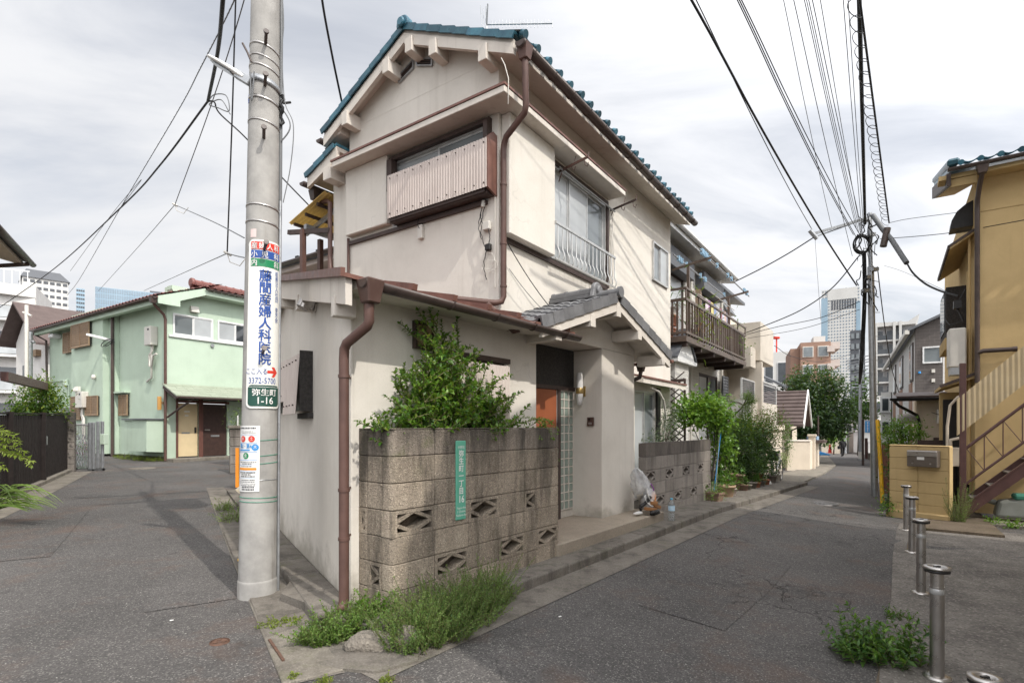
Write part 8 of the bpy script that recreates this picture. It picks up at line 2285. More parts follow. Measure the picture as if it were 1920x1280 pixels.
def clump_tree(name,label,base,height_trunk,ells,n,L,W,m,trunk_r,cat='tree',sub=True,group=None,tuft=9,lean=(0,0)):
    """tree: tapered trunk, limbs to each lobe, crown of leaf tufts"""
    base = Vector(base); fr = Frame(base.x,base.y,base.z,1,0)
    t = thing(name,label,cat,fr,group)
    mb = MB(); top = base + Vector((lean[0],lean[1],height_trunk))
    mb.tube([base - Vector((0,0,0.15)),base.lerp(top,0.5) + Vector((0.04,0,0)),top],trunk_r,10,True,trunk_r * 0.65)
    for c,r in ells:
        c = Vector(c); mb.tube([top - Vector((0,0,0.1)),top.lerp(c,0.5) + Vector((0,0,0.08)),c],trunk_r * 0.5,6,True,trunk_r * 0.12)
    part('trunk',t,mb,M['bark'],WORLD)
    nt = max(1,n // tuft)
    C,O = blob_points(ells,nt)
    P = np.repeat(C,tuft,0) + NR.normal(0,1,(nt * tuft,3)) * L * 1.1
    D = unit(np.repeat(O,tuft,0) * 0.5 + NR.normal(0,0.75,(nt * tuft,3)) + np.array([0,0,-0.15]))
    N = unit(np.array([0,0,1.0]) + np.repeat(O,tuft,0) * 0.5 + NR.normal(0,0.4,(nt * tuft,3)))
    s_ = NR.uniform(0.65,1.2,nt * tuft)
    part('crown',t,leaves_mesh('crown',P,D,N,s_ * L,s_ * W,m),None,WORLD,kind='stuff')
    return t
def A3(x,y,z): return tuple(AF.w(x,y,z))
# ---- glossy shrub behind the tall block wall
shrub = thing('wall_shrub','tall glossy green shrub growing behind the corner block wall','shrub',AF.at(1.0,-0.14,0.9))
tips = [(0.74,2.48),(0.70,2.42),(0.60,2.32),(0.86,2.38),(1.02,2.42),(1.0,2.3),(0.95,2.2),(0.55,2.02),(0.50,2.12),(0.40,1.82),(0.36,1.92),(0.28,1.66),(0.22,1.58),(0.16,1.50),(0.05,1.54),(-0.02,1.50),
        (1.12,2.12),(1.22,2.02),(1.30,1.98),(1.40,1.95),(0.58,2.15),(0.66,2.36),(0.78,2.28),(0.48,1.9),(0.52,1.82),(1.5,1.8),(1.55,1.7),(1.62,1.60),(1.66,1.5),(1.7,1.44),(0.7,1.95),(0.82,1.9),(0.95,1.85),(1.08,1.8),(1.2,1.75),(1.35,1.7),(0.6,1.7),(0.5,1.58),(0.75,1.6),(0.9,1.62),(1.05,1.55),(1.25,1.55),(1.45,1.5),(0.42,1.5),(0.32,1.48),(0.1,1.46),(0.2,1.62),(0.3,1.8),(0.45,1.95),(0.68,2.2),(0.8,2.15),(0.9,2.05),(1.0,2.0),(1.12,1.95),(1.38,1.85),(1.45,1.62),(1.38,1.42),(1.15,1.45),(0.85,1.46),(0.62,1.47)]
stems = []
for i,(x,z) in enumerate(tips):
    b = 0.85 + (x - 0.85) * 0.45 + NR.uniform(-0.1,0.1)
    y1 = NR.uniform(-0.34,-0.06) - (0.10 if z < 1.65 else 0.0)
    st = arc(A3(b,-0.14 + NR.uniform(-.05,.05),1.05),A3(x,y1,z),NR.normal(0,0.03,3) + np.array([0,0,0.05]),8)
    stems.append(st)
    for k in range(6 if z > 1.7 else 6):
        t = NR.uniform(0.4,0.93); p = np.array(st[int(t * 8)]);
        dv = np.array(AF.w(1,0,0) - AF.w(0,0,0)) * NR.uniform(-0.24,0.24) + np.array(AF.w(0,-1,0) - AF.w(0,0,0)) * NR.uniform(-0.05,0.16) + np.array([0,0,NR.uniform(0.03,0.20)])
        stems.append(arc(p,p + dv,NR.normal(0,0.012,3),4))
part('stems',shrub,stem_mb(stems,0.007,0.002),M['stem'],WORLD)
P,D,N,L_,W_ = shoot_leaves(stems,0.0115,0.062,0.038,up=0.4,taper=0.35)
part('foliage',shrub,leaves_mesh('shrub_leaves',P,D,N,L_,W_,[M['leaf_bright'],M['leaf_mid'],M['leaf_yellow']],mi=np.digitize(NR.random(len(P)),[0.58,0.88])),None,WORLD,kind='stuff')
# trailing branch at the right end and sprig by the glass blocks
tr_ = thing('trailing_branch','arching leafy branch drooping over the right end of the block wall','plant',AF.at(2.0,-0.2,1.3))
st = [arc(A3(1.5,-0.15,1.35),A3(1.98,-0.30,1.52),(0,0,0.08),8),arc(A3(1.95,-0.30,1.53),A3(2.13,-0.45,1.33),(0,0,0.06),6),arc(A3(1.9,-0.3,1.5),A3(2.25,-0.42,1.42),(0,0,0.06),6),arc(A3(1.85,-0.2,1.45),A3(2.4,-0.25,1.5),(0,0,0.05),6)]
for k in range(22):
    x = NR.uniform(1.7,2.25); st.append(arc(A3(x,-0.28,1.42 + NR.uniform(-.05,.08)),A3(x + NR.uniform(-.1,.15),-0.3 - NR.uniform(0,.14),1.40 + NR.uniform(-.08,.12)),NR.normal(0,.01,3),3))
part('stems',tr_,stem_mb(st,0.004,0.0015),M['stem'],WORLD)
P,D,N,L_,W_ = shoot_leaves(st,0.013,0.04,0.022,taper=0.3)
part('foliage',tr_,leaves_mesh('branch_leaves',P,D,N,L_,W_,M['leaf_bright']),None,WORLD,kind='stuff')
sp_ = thing('sprig','small leafy sprig poking out past the wall before the glass blocks','plant',AF.at(2.3,-0.1,1.0))
st = [arc(A3(2.2,-0.2,1.0 + .07 * k),A3(2.52 - .04 * k,-0.25,1.08 + .09 * k),(0,0,0.03),5) for k in range(3)] + [arc(A3(2.25,-0.2,0.72),A3(2.42,-0.25,0.78),(0,0,.02),4)]
part('stems',sp_,stem_mb(st,0.003,0.001),M['stem'],WORLD)
P,D,N,L_,W_ = shoot_leaves(st,0.022,0.05,0.015,up=0.0,whorl=2,taper=0.2)
part('foliage',sp_,leaves_mesh('sprig_leaves',P,D,N,L_,W_,M['leaf_mid']),None,WORLD,kind='stuff')

# ---- weeds at the foot of the wall
def weed_mass(name,label,spots,n,hmin,hmax,step,L,W,m,lean=0.35,tint=None,cat='weeds',whorl=2,up=0.3):
    """spots: list of (x, y, radius, weight)"""
    x0,y0 = spots[0][0],spots[0][1]
    t = thing(name,label,cat,Frame(x0,y0,zg(x0,y0),1,0))
    wts = np.array([s_[3] for s_ in spots],float); wts /= wts.sum(); st = []
    for i in range(n):
        sx,sy,sr,_ = spots[NR.choice(len(spots),p=wts)]
        a,r = NR.uniform(0,6.283),sr * math.sqrt(NR.random())
        x,y = sx + r * math.cos(a),sy + r * math.sin(a)
        edge = 1 - 0.55 * (r / sr) ** 1.5
        h = NR.uniform(hmin,hmax) * edge
        tip = np.array([x + lean * h * NR.normal() + 0.4 * h * math.cos(a) * r / sr,y + lean * h * NR.normal() + 0.4 * h * math.sin(a) * r / sr,zg(x,y) + h])
        st.append(arc((x,y,zg(x,y)),tip,NR.normal(0,0.02,3) * h,4))
    part('stems',t,stem_mb(st,0.0026,0.0012,3),M['stem'],WORLD,kind='stuff')
    P,D,N,L_,W_ = shoot_leaves(st,step,L,W,up=up,whorl=whorl,taper=0.4)
    if tint is not None:
        part('foliage',t,leaves_mesh('weed_leaves',P,D,N,L_,W_,[m,tint],mi=(NR.random(len(P)) < 0.2).astype(int)),None,WORLD,kind='stuff')
    else:
        part('foliage',t,leaves_mesh('weed_leaves',P,D,N,L_,W_,m),None,WORLD,kind='stuff')
    return t
def lq(s,q): return lane(s,q)
wsp = []
for (s_,q_,r_,w_) in ((2.42,-2.74,0.20,0.9),(2.66,-2.76,0.26,1.4),(2.96,-2.80,0.25,1.3),(3.24,-2.85,0.2,0.8),(3.48,-2.88,0.13,0.3)):
    p = lane(s_,q_); wsp.append((p[0],p[1],r_,w_))
weed_mass('wall_weeds','dense fine-leaved weeds spilling from the base of the corner wall',wsp,900,0.14,0.42,0.010,0.024,0.0105,M['leaf_weed'],0.4,M['leaf_mid'])
weed_mass('corner_weeds','brighter green weed clump below the brown downpipe',[(-1.17,3.76,0.17,1.3),(-1.29,3.62,0.12,0.9),(-1.03,3.84,0.10,0.6),(-1.12,3.93,0.12,0.5)],420,0.08,0.24,0.012,0.032,0.016,M['leaf_weed'],0.45,M['leaf_bright'])
weed_mass('corner_weeds','taller leafy sprouts beside the foot of the corner wall',[(-1.0,3.98,0.12,1)],30,0.18,0.32,0.022,0.055,0.028,M['leaf_bright'],0.25)
weed_mass('gutter_weed','flat yellow-green weed patch on the gutter slab before the pole',[(-1.72,3.92,0.11,1),(-1.62,3.98,0.07,.6)],110,0.02,0.05,0.012,0.022,0.013,M['leaf_yellow'],1.2)
for (x,y,r_,lab) in ((-1.06,3.06,0.035,'tiny green weed tuft on the concrete apron'),(-0.72,3.10,0.035,'tiny weed tuft in the asphalt seam of the apron'),(-1.25,3.1,0.02,'smallest weed tuft at the apron edge')):
    weed_mass('weed_tuft',lab,[(x,y,r_,1)],30,0.015,0.04,0.012,0.018,0.010,M['leaf_yellow'],0.8)
q0 = lft(1.7,0.5)
weed_mass('kerb_weeds','weeds in the shaded gutter between the pole and annex',[(*lft(1.55,0.42),0.12,1),(*lft(2.0,0.4),0.12,1),(*lft(2.6,0.3),0.14,1)],80,0.06,0.16,0.02,0.04,0.022,M['leaf_mid'],0.5)
weed_mass('kerb_weeds','grass tuft behind the left side of the pole',[(-4.0,7.9,0.25,1),(-4.6,8.8,0.2,.6)],120,0.10,0.25,0.03,0.07,0.012,M['leaf_grass'],0.6)
weed_mass('lot_weed','leafy nettle-like weed at the asphalt joint near the bottom right',[(2.45,3.62,0.20,1.4),(2.40,3.72,0.12,1),(2.62,3.6,0.12,0.6)],75,0.12,0.34,0.024,0.075,0.034,M['leaf_mid'],0.35,M['leaf_bright'],up=0.1)
weed_mass('lot_weed','small weed sprouting from the joint behind the nearest bollard',[(3.16,4.42,0.07,1)],26,0.05,0.12,0.02,0.03,0.015,M['leaf_mid'],0.5)
weed_mass('lot_weed','weeds at the foot of the outside stair',[(8.15,8.9,0.25,1),(8.7,8.5,0.3,1)],50,0.08,0.22,0.04,0.08,0.035,M['leaf_bright'],0.5)
weed_mass('wall_creeper','fine creeper hanging beside the letter box wall',[(7.56,9.12,0.07,1)],60,0.55,0.9,0.03,0.045,0.010,M['leaf_weed'],0.08)
weed_mass('fence_grass','grass strip along the foot of the green house',[(-11.9,18.0,0.3,1),(-12.5,18.4,0.35,1),(-13.2,18.8,0.35,1),(-13.8,19.2,0.3,1)],260,0.06,0.18,0.05,0.11,0.014,M['leaf_yellow'],0.6)
# ---- hedge and pots past the second wall
def bush(name,label,base,ells,n,L,W,m,cat='shrub',tuft=7,tint=None):
    base = Vector(base); t = thing(name,label,cat,Frame(base.x,base.y,base.z,1,0))
    mb = MB()
    for c,r in ells:
        c = Vector(c); mb.tube([base,base.lerp(c,0.6) + Vector((0.03,0,0)),c],0.018,5,True,0.005)
    part('stems',t,mb,M['bark'],WORLD)
    nt = max(1,n // tuft); C,O = blob_points(ells,nt,0.35)
    P = np.repeat(C,tuft,0) + NR.normal(0,1,(nt * tuft,3)) * L * 1.2
    D = unit(np.repeat(O,tuft,0) * 0.6 + NR.normal(0,0.7,(nt * tuft,3)) + np.array([0,0,0.1]))
    N = unit(np.array([0,0,1.0]) + NR.normal(0,0.5,(nt * tuft,3)))
    s_ = NR.uniform(0.6,1.2,nt * tuft)
    if tint is None: part('foliage',t,leaves_mesh('bush_leaves',P,D,N,s_ * L,s_ * W,m),None,WORLD,kind='stuff')
    else: part('foliage',t,leaves_mesh('bush_leaves',P,D,N,s_ * L,s_ * W,[m,tint],mi=(NR.random(len(P)) < 0.3).astype(int)),None,WORLD,kind='stuff')
    return t
def E3(px,py,Y,rx,rz,ry=None):
    c = at(px,py,Y); return (tuple(c),(rx * Y / 1010,ry if ry else rx * Y / 1010,rz * Y / 1010))
bush('climbing_vine','broad-leaved vine canopy arching over the low block wall end',at(1335,900,11.2),[E3(1318,764,10.9,36,20),E3(1290,778,10.8,24,16),E3(1345,785,11.1,22,28),E3(1355,835,11.3,16,40),E3(1353,895,11.4,12,22)],3000,0.085,0.075,M['leaf_bright'],'vine',4)
bush('grey_shrub','loose silvery shrub behind the low block wall',at(1240,850,9.8),[E3(1248,810,9.9,22,30),E3(1262,780,10.2,14,30),E3(1225,830,9.5,12,14)],900,0.055,0.02,leaf('leaf_silver',(0.075,0.115,0.07),(0.16,0.20,0.13),0.2),'shrub',4)
bush('dark_hedge','dense dark potted shrubs crowding the kerb before the box house',at(1400,910,14),[E3(1385,845,13.6,30,46),E3(1412,845,14.6,32,42),E3(1398,880,13.8,38,26),E3(1432,862,15.0,24,32),E3(1372,830,13.2,22,42),E3(1420,820,15,26,24)],12000,0.07,0.036,M['leaf_dark'],'hedge',8,M['leaf_mid'])
bush('feathery_shrub','light feathery shrub with rusty tips above the dark hedge',at(1435,880,16),[E3(1425,795,15.6,28,24),E3(1447,792,16.2,24,24),E3(1442,822,15.8,24,22),E3(1400,800,15,22,18)],3600,0.08,0.026,M['leaf_weed'],'shrub',5,M['leaf_rust'])
bush('leafy_shrub','mid green leafy shrub below the pine branch',at(1400,900,14),[E3(1395,800,14.2,22,18),E3(1380,810,13.8,16,14)],900,0.09,0.05,M['leaf_mid'],'shrub',4,M['leaf_yellow'])
bush('kerb_bush','round low bush at the foot of the cream gate wall',at(1470,876,20),[E3(1469,862,20,11,12)],600,0.06,0.02,M['leaf_weed'],'shrub',6)
bush('ivy','ivy column climbing between the box house and cream gable house',at(1477,855,23),[E3(1475,820,23,6,36)],500,0.08,0.05,M['leaf_mid'],'plant',5)
# pine
pn = thing('pine_branch','curved young pine with needle tufts in front of the box house','pine tree',Frame(*at(1363,800,13.4),1,0))
pb = [at(1362,870,13.4),at(1364,800,13.4),at(1375,780,13.4),at(1390,765,13.4),at(1397,753,13.4)]
pl_ = MB().tube(poly_pts(pb,5),0.03,7,True,0.014)
tw = [at(1400,748,13.4),at(1407,757,13.5),at(1398,765,13.3),at(1372,754,13.4),at(1390,780,13.4),at(1405,772,13.4),at(1355,752,13.3),at(1412,752,13.4),at(1402,742,13.4)]
for p in tw: pl_.tube([pb[3].lerp(pb[4],0.5),p.lerp(pb[4],0.5),p],0.012,5,True,0.006)
part('trunk',pn,pl_,M['bark'],WORLD)
C = np.repeat(np.array([tuple(p) for p in tw]),150,0) + NR.normal(0,0.055,(150 * len(tw),3))
D = unit(NR.normal(0,1,C.shape) + np.array([0,0,0.5])); N = unit(NR.normal(0,1,C.shape))
part('needles',pn,leaves_mesh('needles',C,D,N,0.12,0.008,M['leaf_weed']),None,WORLD,kind='stuff')
# stakes of the vine
for k,(x0,x1,y1) in enumerate(((1333,1343,770),(1338,1353,800),(1342,1350,790))):
    a = at(x0,925,11.0); b = at(x1,y1,11.0)
    solo('garden_stake',('thin dark stake at the end of the low block wall','leaning pale blue stake under the vine','pale green stake under the vine')[k],'stake',MB().tube([a,b],0.008,6),(M['wire'],M['bluebright'],M['awning'])[k])
# pots along the kerb
pot_prof = [(0.10,0),(0.105,0.01),(0.14,0.2),(0.155,0.2),(0.158,0.235),(0.14,0.235),(0.13,0.19),(0.001,0.19)]
def pot(label,px,py,Y,sc,m,plant=None,group='pots along the kerb'):
    p = at(px,py,Y); z = p.z; f = Frame(p.x,p.y,z,1,0.2)
    t = thing('flower_pot',label,'flower pot',f,group)
    part('pot',t,MB().lathe([(r * sc,zz_ * sc) for r,zz_ in pot_prof],18),m,f)
    part('soil',t,MB().lathe([(0.135 * sc,0.19 * sc),(0.001,0.2 * sc)],14),M['soil'],f)
    if plant:
        c = (p.x,p.y,z + 0.3 * sc)
        nn = 120; C,O = blob_points([(c,(0.16 * sc,0.16 * sc,0.2 * sc))],nn,0.2)
        part('foliage',t,leaves_mesh('pot_leaves',C,unit(O + np.array([0,0,.4]) + NR.normal(0,.4,(nn,3))),unit(np.array([0,0,1.]) + NR.normal(0,.4,(nn,3))),plant[1],plant[2],plant[0]),None,WORLD,kind='stuff')
pt_f = Frame(*at(1340,948,10.4),0.6,0.8)
planter_box('planter','brown ribbed trough planter at the end of the low block wall',Frame(at(1337,948,10.2).x,10.2,0.0,0.66,-0.75),0.34,0.22,0.17,M['planter'])
bush('trough_plant','grassy plant growing in the brown trough planter',at(1340,925,10.2),[E3(1342,918,10.2,13,14),E3(1335,928,10.1,12,8)],420,0.07,0.012,M['leaf_bright'],'plant',5,M['leaf_weed'])
pot('tall tan pot right of the trough planter',1362,934,11.0,1.15,mat('tan_pot',(0.42,0.29,0.19),None,6,0.7),(M['leaf_mid'],0.08,0.04))
pot('reddish pot tucked behind the trough planter',1357,935,11.2,0.8,M['terracotta'])
pot('pinkish pot beside the tall tan pot',1371,931,11.3,0.8,M['pinkwall'],(M['leaf_mid'],0.07,0.035))
for i,(px_,py_,Y_,s_,m_,w_) in enumerate(((1384,908,12.6,1.0,'planter','brown pot on a stacked slab in the pot row'),(1394,922,12.4,0.75,'planter','short brown bowl at the kerb front'),(1401,921,12.6,0.7,'gutter_slab','grey round pot at the kerb front'),(1410,918,13.0,0.8,'gutter_slab','pale grey pot in the middle of the row'),(1418,916,13.3,0.7,'terracotta','small terracotta pot in the middle of the row'),(1421,902,13.8,0.9,'terracotta','terracotta pot behind the front row'),(1428,913,13.8,0.7,'block2','dull pot further along the row'),(1436,910,14.2,0.7,'terracotta','terracotta pot near the far end of the row'),(1447,905,14.9,0.9,'block2','grey tub near the far end of the row'),(1455,902,15.4,0.9,'boxwhite','white tub at the far end of the row'),(1372,905,12.2,0.9,'planter','dark pot at the near end of the row behind'))):
    pot(w_,px_,py_,Y_,s_,M[m_],(M['leaf_mid'],0.06,0.03) if i in (0,1,4,6,8) else None)
solo('stone_slab','stacked reddish slab carrying a brown pot in the kerb row','slab',MB().box(-0.2,0.2,-0.14,0.14,0,0.05).box(-0.18,0.18,-0.12,0.12,0.052,0.16),M['planter'],Frame(*at(1384,921,12.6),0.7,0.7),bevel=0.01)
solo('white_sheet','crumpled white plastic bag among the kerb pots','plastic bag',MB().hexa([(-0.07,-0.05,0),(0.07,-0.05,0),(0.08,0.05,0),(-0.06,0.05,0)],[(-0.01,-0.03,0.2),(0.03,-0.02,0.17),(0.03,0.03,0.12),(-0.02,0.03,0.19)]),M['white'],Frame(*at(1443,914,14.5),1,0),bevel=0.015)
# a parked bicycle half hidden in the hedge
bk = at(1452,885,15.6)
bkF = Frame(bk.x,bk.y,zg(bk.x,bk.y),0.58,0.81)
bc = thing('bicycle','bicycle with dark covered rear half hidden in the hedge','bicycle',bkF)
for x in (0,1.05):
    w_ = part('wheel',bc,MB().tube([(x + 0.31 * math.cos(a),0,0.33 + 0.31 * math.sin(a)) for a in [R(18 * k) for k in range(21)]],0.018,6),M['black'],bkF)
    part('rim',w_,MB().tube([(x + 0.28 * math.cos(a),0,0.33 + 0.28 * math.sin(a)) for a in [R(18 * k) for k in range(21)]],0.01,5),M['steel'],bkF)
part('frame',bc,MB().tube([(0,0,0.33),(0.38,0,0.35),(0.3,0,0.8)],0.016,6).tube([(0.38,0,0.35),(0.9,0,0.75)],0.02,6).tube([(1.05,0,0.33),(0.9,0,0.75),(0.86,0,0.95)],0.016,6),M['whitesash'],bkF)
part('handlebar',bc,MB().tube([(0.75,-0.25,1.0),(0.88,-0.1,1.0),(0.88,0.1,1.0),(0.75,0.25,1.0)],0.012,6),M['steel'],bkF)
part('saddle',bc,MB().hexa([(0.18,-0.08,0.82),(0.42,-0.03,0.82),(0.42,0.03,0.82),(0.18,0.08,0.82)],[(0.18,-0.07,0.88),(0.42,-0.02,0.86),(0.42,0.02,0.86),(0.18,0.07,0.88)]),M['black'],bkF,0.02)
part('rear_cover',bc,MB().box(-0.3,0.05,-0.12,0.12,0.68,0.95),M['black'],bkF,0.06,2)
part('mudguard',bc,MB().box(-0.34,-0.28,-0.04,0.04,0.3,0.66),M['white'],bkF,0.01)
# balcony plant and side window plants
bush('balcony_plant','yellowing strap-leaved plant poking through the brown balcony bars',HF.w(7.4,-0.1,3.65),[(tuple(HF.w(7.35,-0.20,3.86)),(0.22,0.16,0.16)),(tuple(HF.w(7.7,-0.18,3.70)),(0.2,0.12,0.12))],150,0.22,0.03,M['leaf_yellow'],'plant',3,M['leaf_rust'])
bush('balcony_plant','upright green plant at the near corner of the brown balcony',HF.w(6.95,0.2,4.1),[(tuple(HF.w(6.95,0.2,4.25)),(0.2,0.16,0.2))],60,0.25,0.03,M['leaf_mid'],'plant',3)
bush('balcony_plant','small climbing plant at the far end of the brown balcony',HF.w(11.6,-0.1,3.5),[(tuple(HF.w(11.7,-0.2,3.8)),(0.35,0.1,0.3)),(tuple(HF.w(12.2,0.0,4.55)),(0.25,0.1,0.12))],150,0.07,0.04,M['leaf_bright'],'plant',3)
# ---- trees down the lane
clump_tree('street_tree','big dark round-crowned tree over the right lane',tuple(at(1520,850,31)),2.2,[E3(1525,728,31,46,38),E3(1502,755,30.5,36,44),E3(1552,760,31,38,44),E3(1530,790,30.5,50,32),E3(1492,790,30,26,28),E3(1564,790,31,24,26),E3(1520,815,30.5,30,16)],14000,0.20,0.10,M['leaf_dark'],0.22,tuft=10)
clump_tree('street_tree','small loose tree beside the far grey pole',tuple(at(1610,850,42)),2.6,[E3(1600,770,41,18,18),E3(1618,735,42,10,26),E3(1622,775,42,14,18)],1500,0.26,0.16,M['leaf_mid'],0.12)
clump_tree('street_tree','green shrubbery over the garden wall left of the walker',tuple(at(1563,850,57)),1.2,[E3(1566,815,57,13,11),E3(1555,824,56,9,8)],900,0.25,0.14,M['leaf_bright'],0.08)
clump_tree('garden_tree','bushy bright green garden tree behind the picket fence on the right',tuple(at(1690,880,12.0)),0.9,[E3(1692,806,12.0,26,18),E3(1712,812,12.2,14,12),E3(1676,820,11.8,14,16),E3(1680,840,11.9,16,14)],1700,0.09,0.03,M['leaf_bright'],0.04,tuft=7)
bush('ivy','dark ivy on the ground strip beside the yellow guard',at(1662,945,11.4),[E3(1676,900,11.2,5,40),E3(1674,930,11.0,5,24),E3(1677,870,11.5,6,28)],900,0.06,0.035,M['leaf_dark'],'plant',5,M['leaf_bright'])
bush('kerb_weeds','bright weeds at the foot of the ochre block wall corner',at(1662,958,9.9),[E3(1664,948,9.9,5,12),E3(1662,957,10.0,5,5)],200,0.06,0.025,M['leaf_bright'],'weeds',4)
# ---- left garden: nandina shrub, maple twigs, strap-leaved grass, flowers
bush('nandina','feathery green shrub with reddish tips above the dark fence',at(70,800,13.6),[E3(72,755,13.6,30,28),E3(50,770,13.4,26,18),E3(95,765,13.8,22,24),E3(78,730,13.7,20,16)],3200,0.10,0.045,M['leaf_mid'],'shrub',6,M['leaf_yellow'])
bush('nandina','thin upper sprays of the shrub touched with red',at(75,740,13.6),[E3(75,720,13.6,24,14),E3(45,725,13.5,16,8)],260,0.07,0.02,M['leaf_yellow'],'shrub',3,M['leaf_rust'])
mp = thing('maple_twigs','bright green maple twigs hanging in from the left edge','branch',Frame(*at(-40,830,7.0),1,0))
st = [arc(at(-60,800 + 14 * k,7.0),at(20 + 13 * k if k < 4 else 10,815 + 16 * k,6.9),(0,0,0.05),6) for k in range(5)] + [arc(at(-20,800,7),at(30,820,7),(0,0,0.03),5),arc(at(0,845,7),at(58,872,6.9),(0,0,0.05),6)]
part('twigs',mp,stem_mb(st,0.005,0.002),M['stem'],WORLD)
P,D,N,L_,W_ = shoot_leaves(st,0.03,0.075,0.03,up=-0.1,whorl=3,taper=0.2)
part('foliage',mp,leaves_mesh('maple_leaves',P,D,N,L_,W_,M['leaf_yellow']),None,WORLD,kind='stuff')
gs_ = thing('strap_grass','long arching strap-leaved plant at the left picture edge','plant',Frame(*at(-10,950,7.6),1,0))
gm2 = MB()
for k in range(46):
    b = at(-25 + NR.uniform(-15,15),958,7.5); an = NR.uniform(-0.5,1.2); ln = NR.uniform(0.5,1.15)
    d = Vector((math.cos(an * 0.6) * ln,-0.35 * NR.random() * ln,0)); hh = NR.uniform(0.15,0.75)
    pts = [b + d * t + Vector((0,0,hh * (t * 1.9 - 1.7 * t * t))) for t in [i / 9 for i in range(10)]]
    sx = Vector((0,0.5,0.5)).normalized()
    vs = []
    for i,p in enumerate(pts):
        w_ = 0.013 * (1 - (i / 9) ** 2) + 0.001; vs += [p - sx * w_,p + sx * w_]
    gm2.add(vs,[(2*i,2*i+1,2*i+3,2*i+2) for i in range(9)])
part('blades',gs_,gm2,M['leaf_grass'],WORLD,kind='stuff')
bush('flowers','magenta flowers and leaves behind the folding gate lattice',at(140,860,16),[E3(138,843,15.9,16,10),E3(160,845,15.8,14,10)],600,0.07,0.04,M['leaf_mid'],'flowers',5,M['flower'])
bush('yellow_shrub','yellow-leaved shrub behind the gate post',at(128,840,16.5),[E3(127,800,16.4,7,8),E3(128,815,16.4,7,8)],160,0.09,0.05,M['leaf_yellow'],'shrub',4)
bush('olive_tree','sparse olive branches left of the clinic sign',at(440,810,15.2),[E3(441,787,15.2,10,22)],150,0.1,0.02,M['leaf_weed'],'tree',3)

# ================================================================== rubbish by the entrance, bottle, loose bits
def film(name,c,a):
    s = NT(name); col = s.mix(s.rng(s.noise(s.pos,16,4),0.35,0.65),(*c,1),(*[x * 0.7 for x in c],1)); s.fin(col,0.25,0,0.6)
    s.bump(s.noise(s.pos,28,4,0.7,0.6),0.9,0.02)
    t_ = s.t.nodes.new('ShaderNodeBsdfTransparent'); mx_ = s.t.nodes.new('ShaderNodeMixShader'); mx_.inputs[0].default_value = a
    s.link(s.b.outputs[0],mx_.inputs[1]); s.link(t_.outputs[0],mx_.inputs[2]); s.link(mx_.outputs[0],s.out.inputs[0]); return s.m
M['film'] = film('clear_bag_film',(0.93,0.93,0.94),0.5)
def crumple(c,r,seed,n=14,m_=10,spike=None,amp=0.2):
    """lumpy closed bag"""
    rg = np.random.default_rng(seed); mb = MB(); vs = []
    ph = rg.uniform(0,6.28,6)
    for i in range(m_ + 1):
        th = math.pi * i / m_
        for k in range(n):
            a = 2 * math.pi * k / n
            q = 1 + amp * (math.sin(3 * a + ph[0] + 2 * th) * 0.5 + math.sin(5 * a + ph[1] - 3 * th) * 0.35 + rg.normal(0,0.25) * (0 < i < m_)) * math.sin(th)
            x,y,z = r[0] * q * math.sin(th) * math.cos(a),r[1] * q * math.sin(th) * math.sin(a),r[2] * q * math.cos(th)
            if spike and z > 0: x += spike[0] * (z / r[2]) ** 2; z *= 1 + spike[1] * (z / r[2])
            vs.append((c[0] + x,c[1] + y,c[2] + z))
    mb.add(vs,[(i*n+k,(i+1)*n+k,(i+1)*n+(k+1)%n,i*n+(k+1)%n) for i in range(m_) for k in range(n)],True)
    return mb
RB = AF.at(4.75,-0.2,0.21)
b1 = thing('rubbish_bag','large clear rubbish bag full of packaging beside the porch pillar','rubbish bag',RB)
part('film',b1,crumple((0.05,0.02,0.36),(0.14,0.12,0.18),3,22,16,spike=(-0.12,0.55),amp=0.34),M['film'],RB)
part('tie',b1,MB().tube([(0.05,-0.14,0.42),(0.12,-0.15,0.34),(0.16,-0.12,0.28)],0.008,6),mat('purple_tie',(0.35,0.08,0.42),None,4,0.5),RB)
part('contents',b1,crumple((0.04,0.03,0.30),(0.11,0.09,0.12),9,amp=0.35),mat('mixed_packaging',(0.55,0.5,0.42),(0.32,0.30,0.26),26,0.7),RB)
b2 = thing('rubbish_bag','smaller white bag with orange wrapper at the foot of the large bag','rubbish bag',RB)
part('film',b2,crumple((0.14,-0.06,0.18),(0.14,0.11,0.17),5),M['film'],RB)
part('wrapper',b2,crumple((0.17,-0.12,0.2),(0.05,0.04,0.09),6,10,6),M['orange'],RB)
solo('paper_plate','crumpled white paper plates leaning on the rubbish bags','plate',MB().lathe([(0.001,0),(0.07,0.004),(0.10,0.02),(0.10,0.024),(0.07,0.009),(0.001,0.006)],20).xf(Matrix.Rotation(R(70),4,'X') @ Matrix.Rotation(R(20),4,'Y')),M['white'],RB.at(-0.02,-0.12,0.26))
solo('paper_plate','second white plate tucked below the first','plate',MB().lathe([(0.001,0),(0.07,0.004),(0.10,0.02),(0.10,0.024),(0.07,0.009),(0.001,0.006)],20).xf(Matrix.Rotation(R(55),4,'X')),M['white'],RB.at(-0.05,-0.14,0.18))
solo('umbrella_handle','black curved handle jutting left from the rubbish','handle',MB().tube([(-0.22,-0.1,0.12),(-0.12,-0.13,0.16),(-0.02,-0.16,0.24)],0.026,8).tube([(-0.24,-0.1,0.12),(-0.2,-0.1,0.06)],0.018,8),M['black'],RB)
M['scrapwood'] = mat('scrap_timber',(0.34,0.16,0.06),(0.26,0.12,0.045),9,0.7)
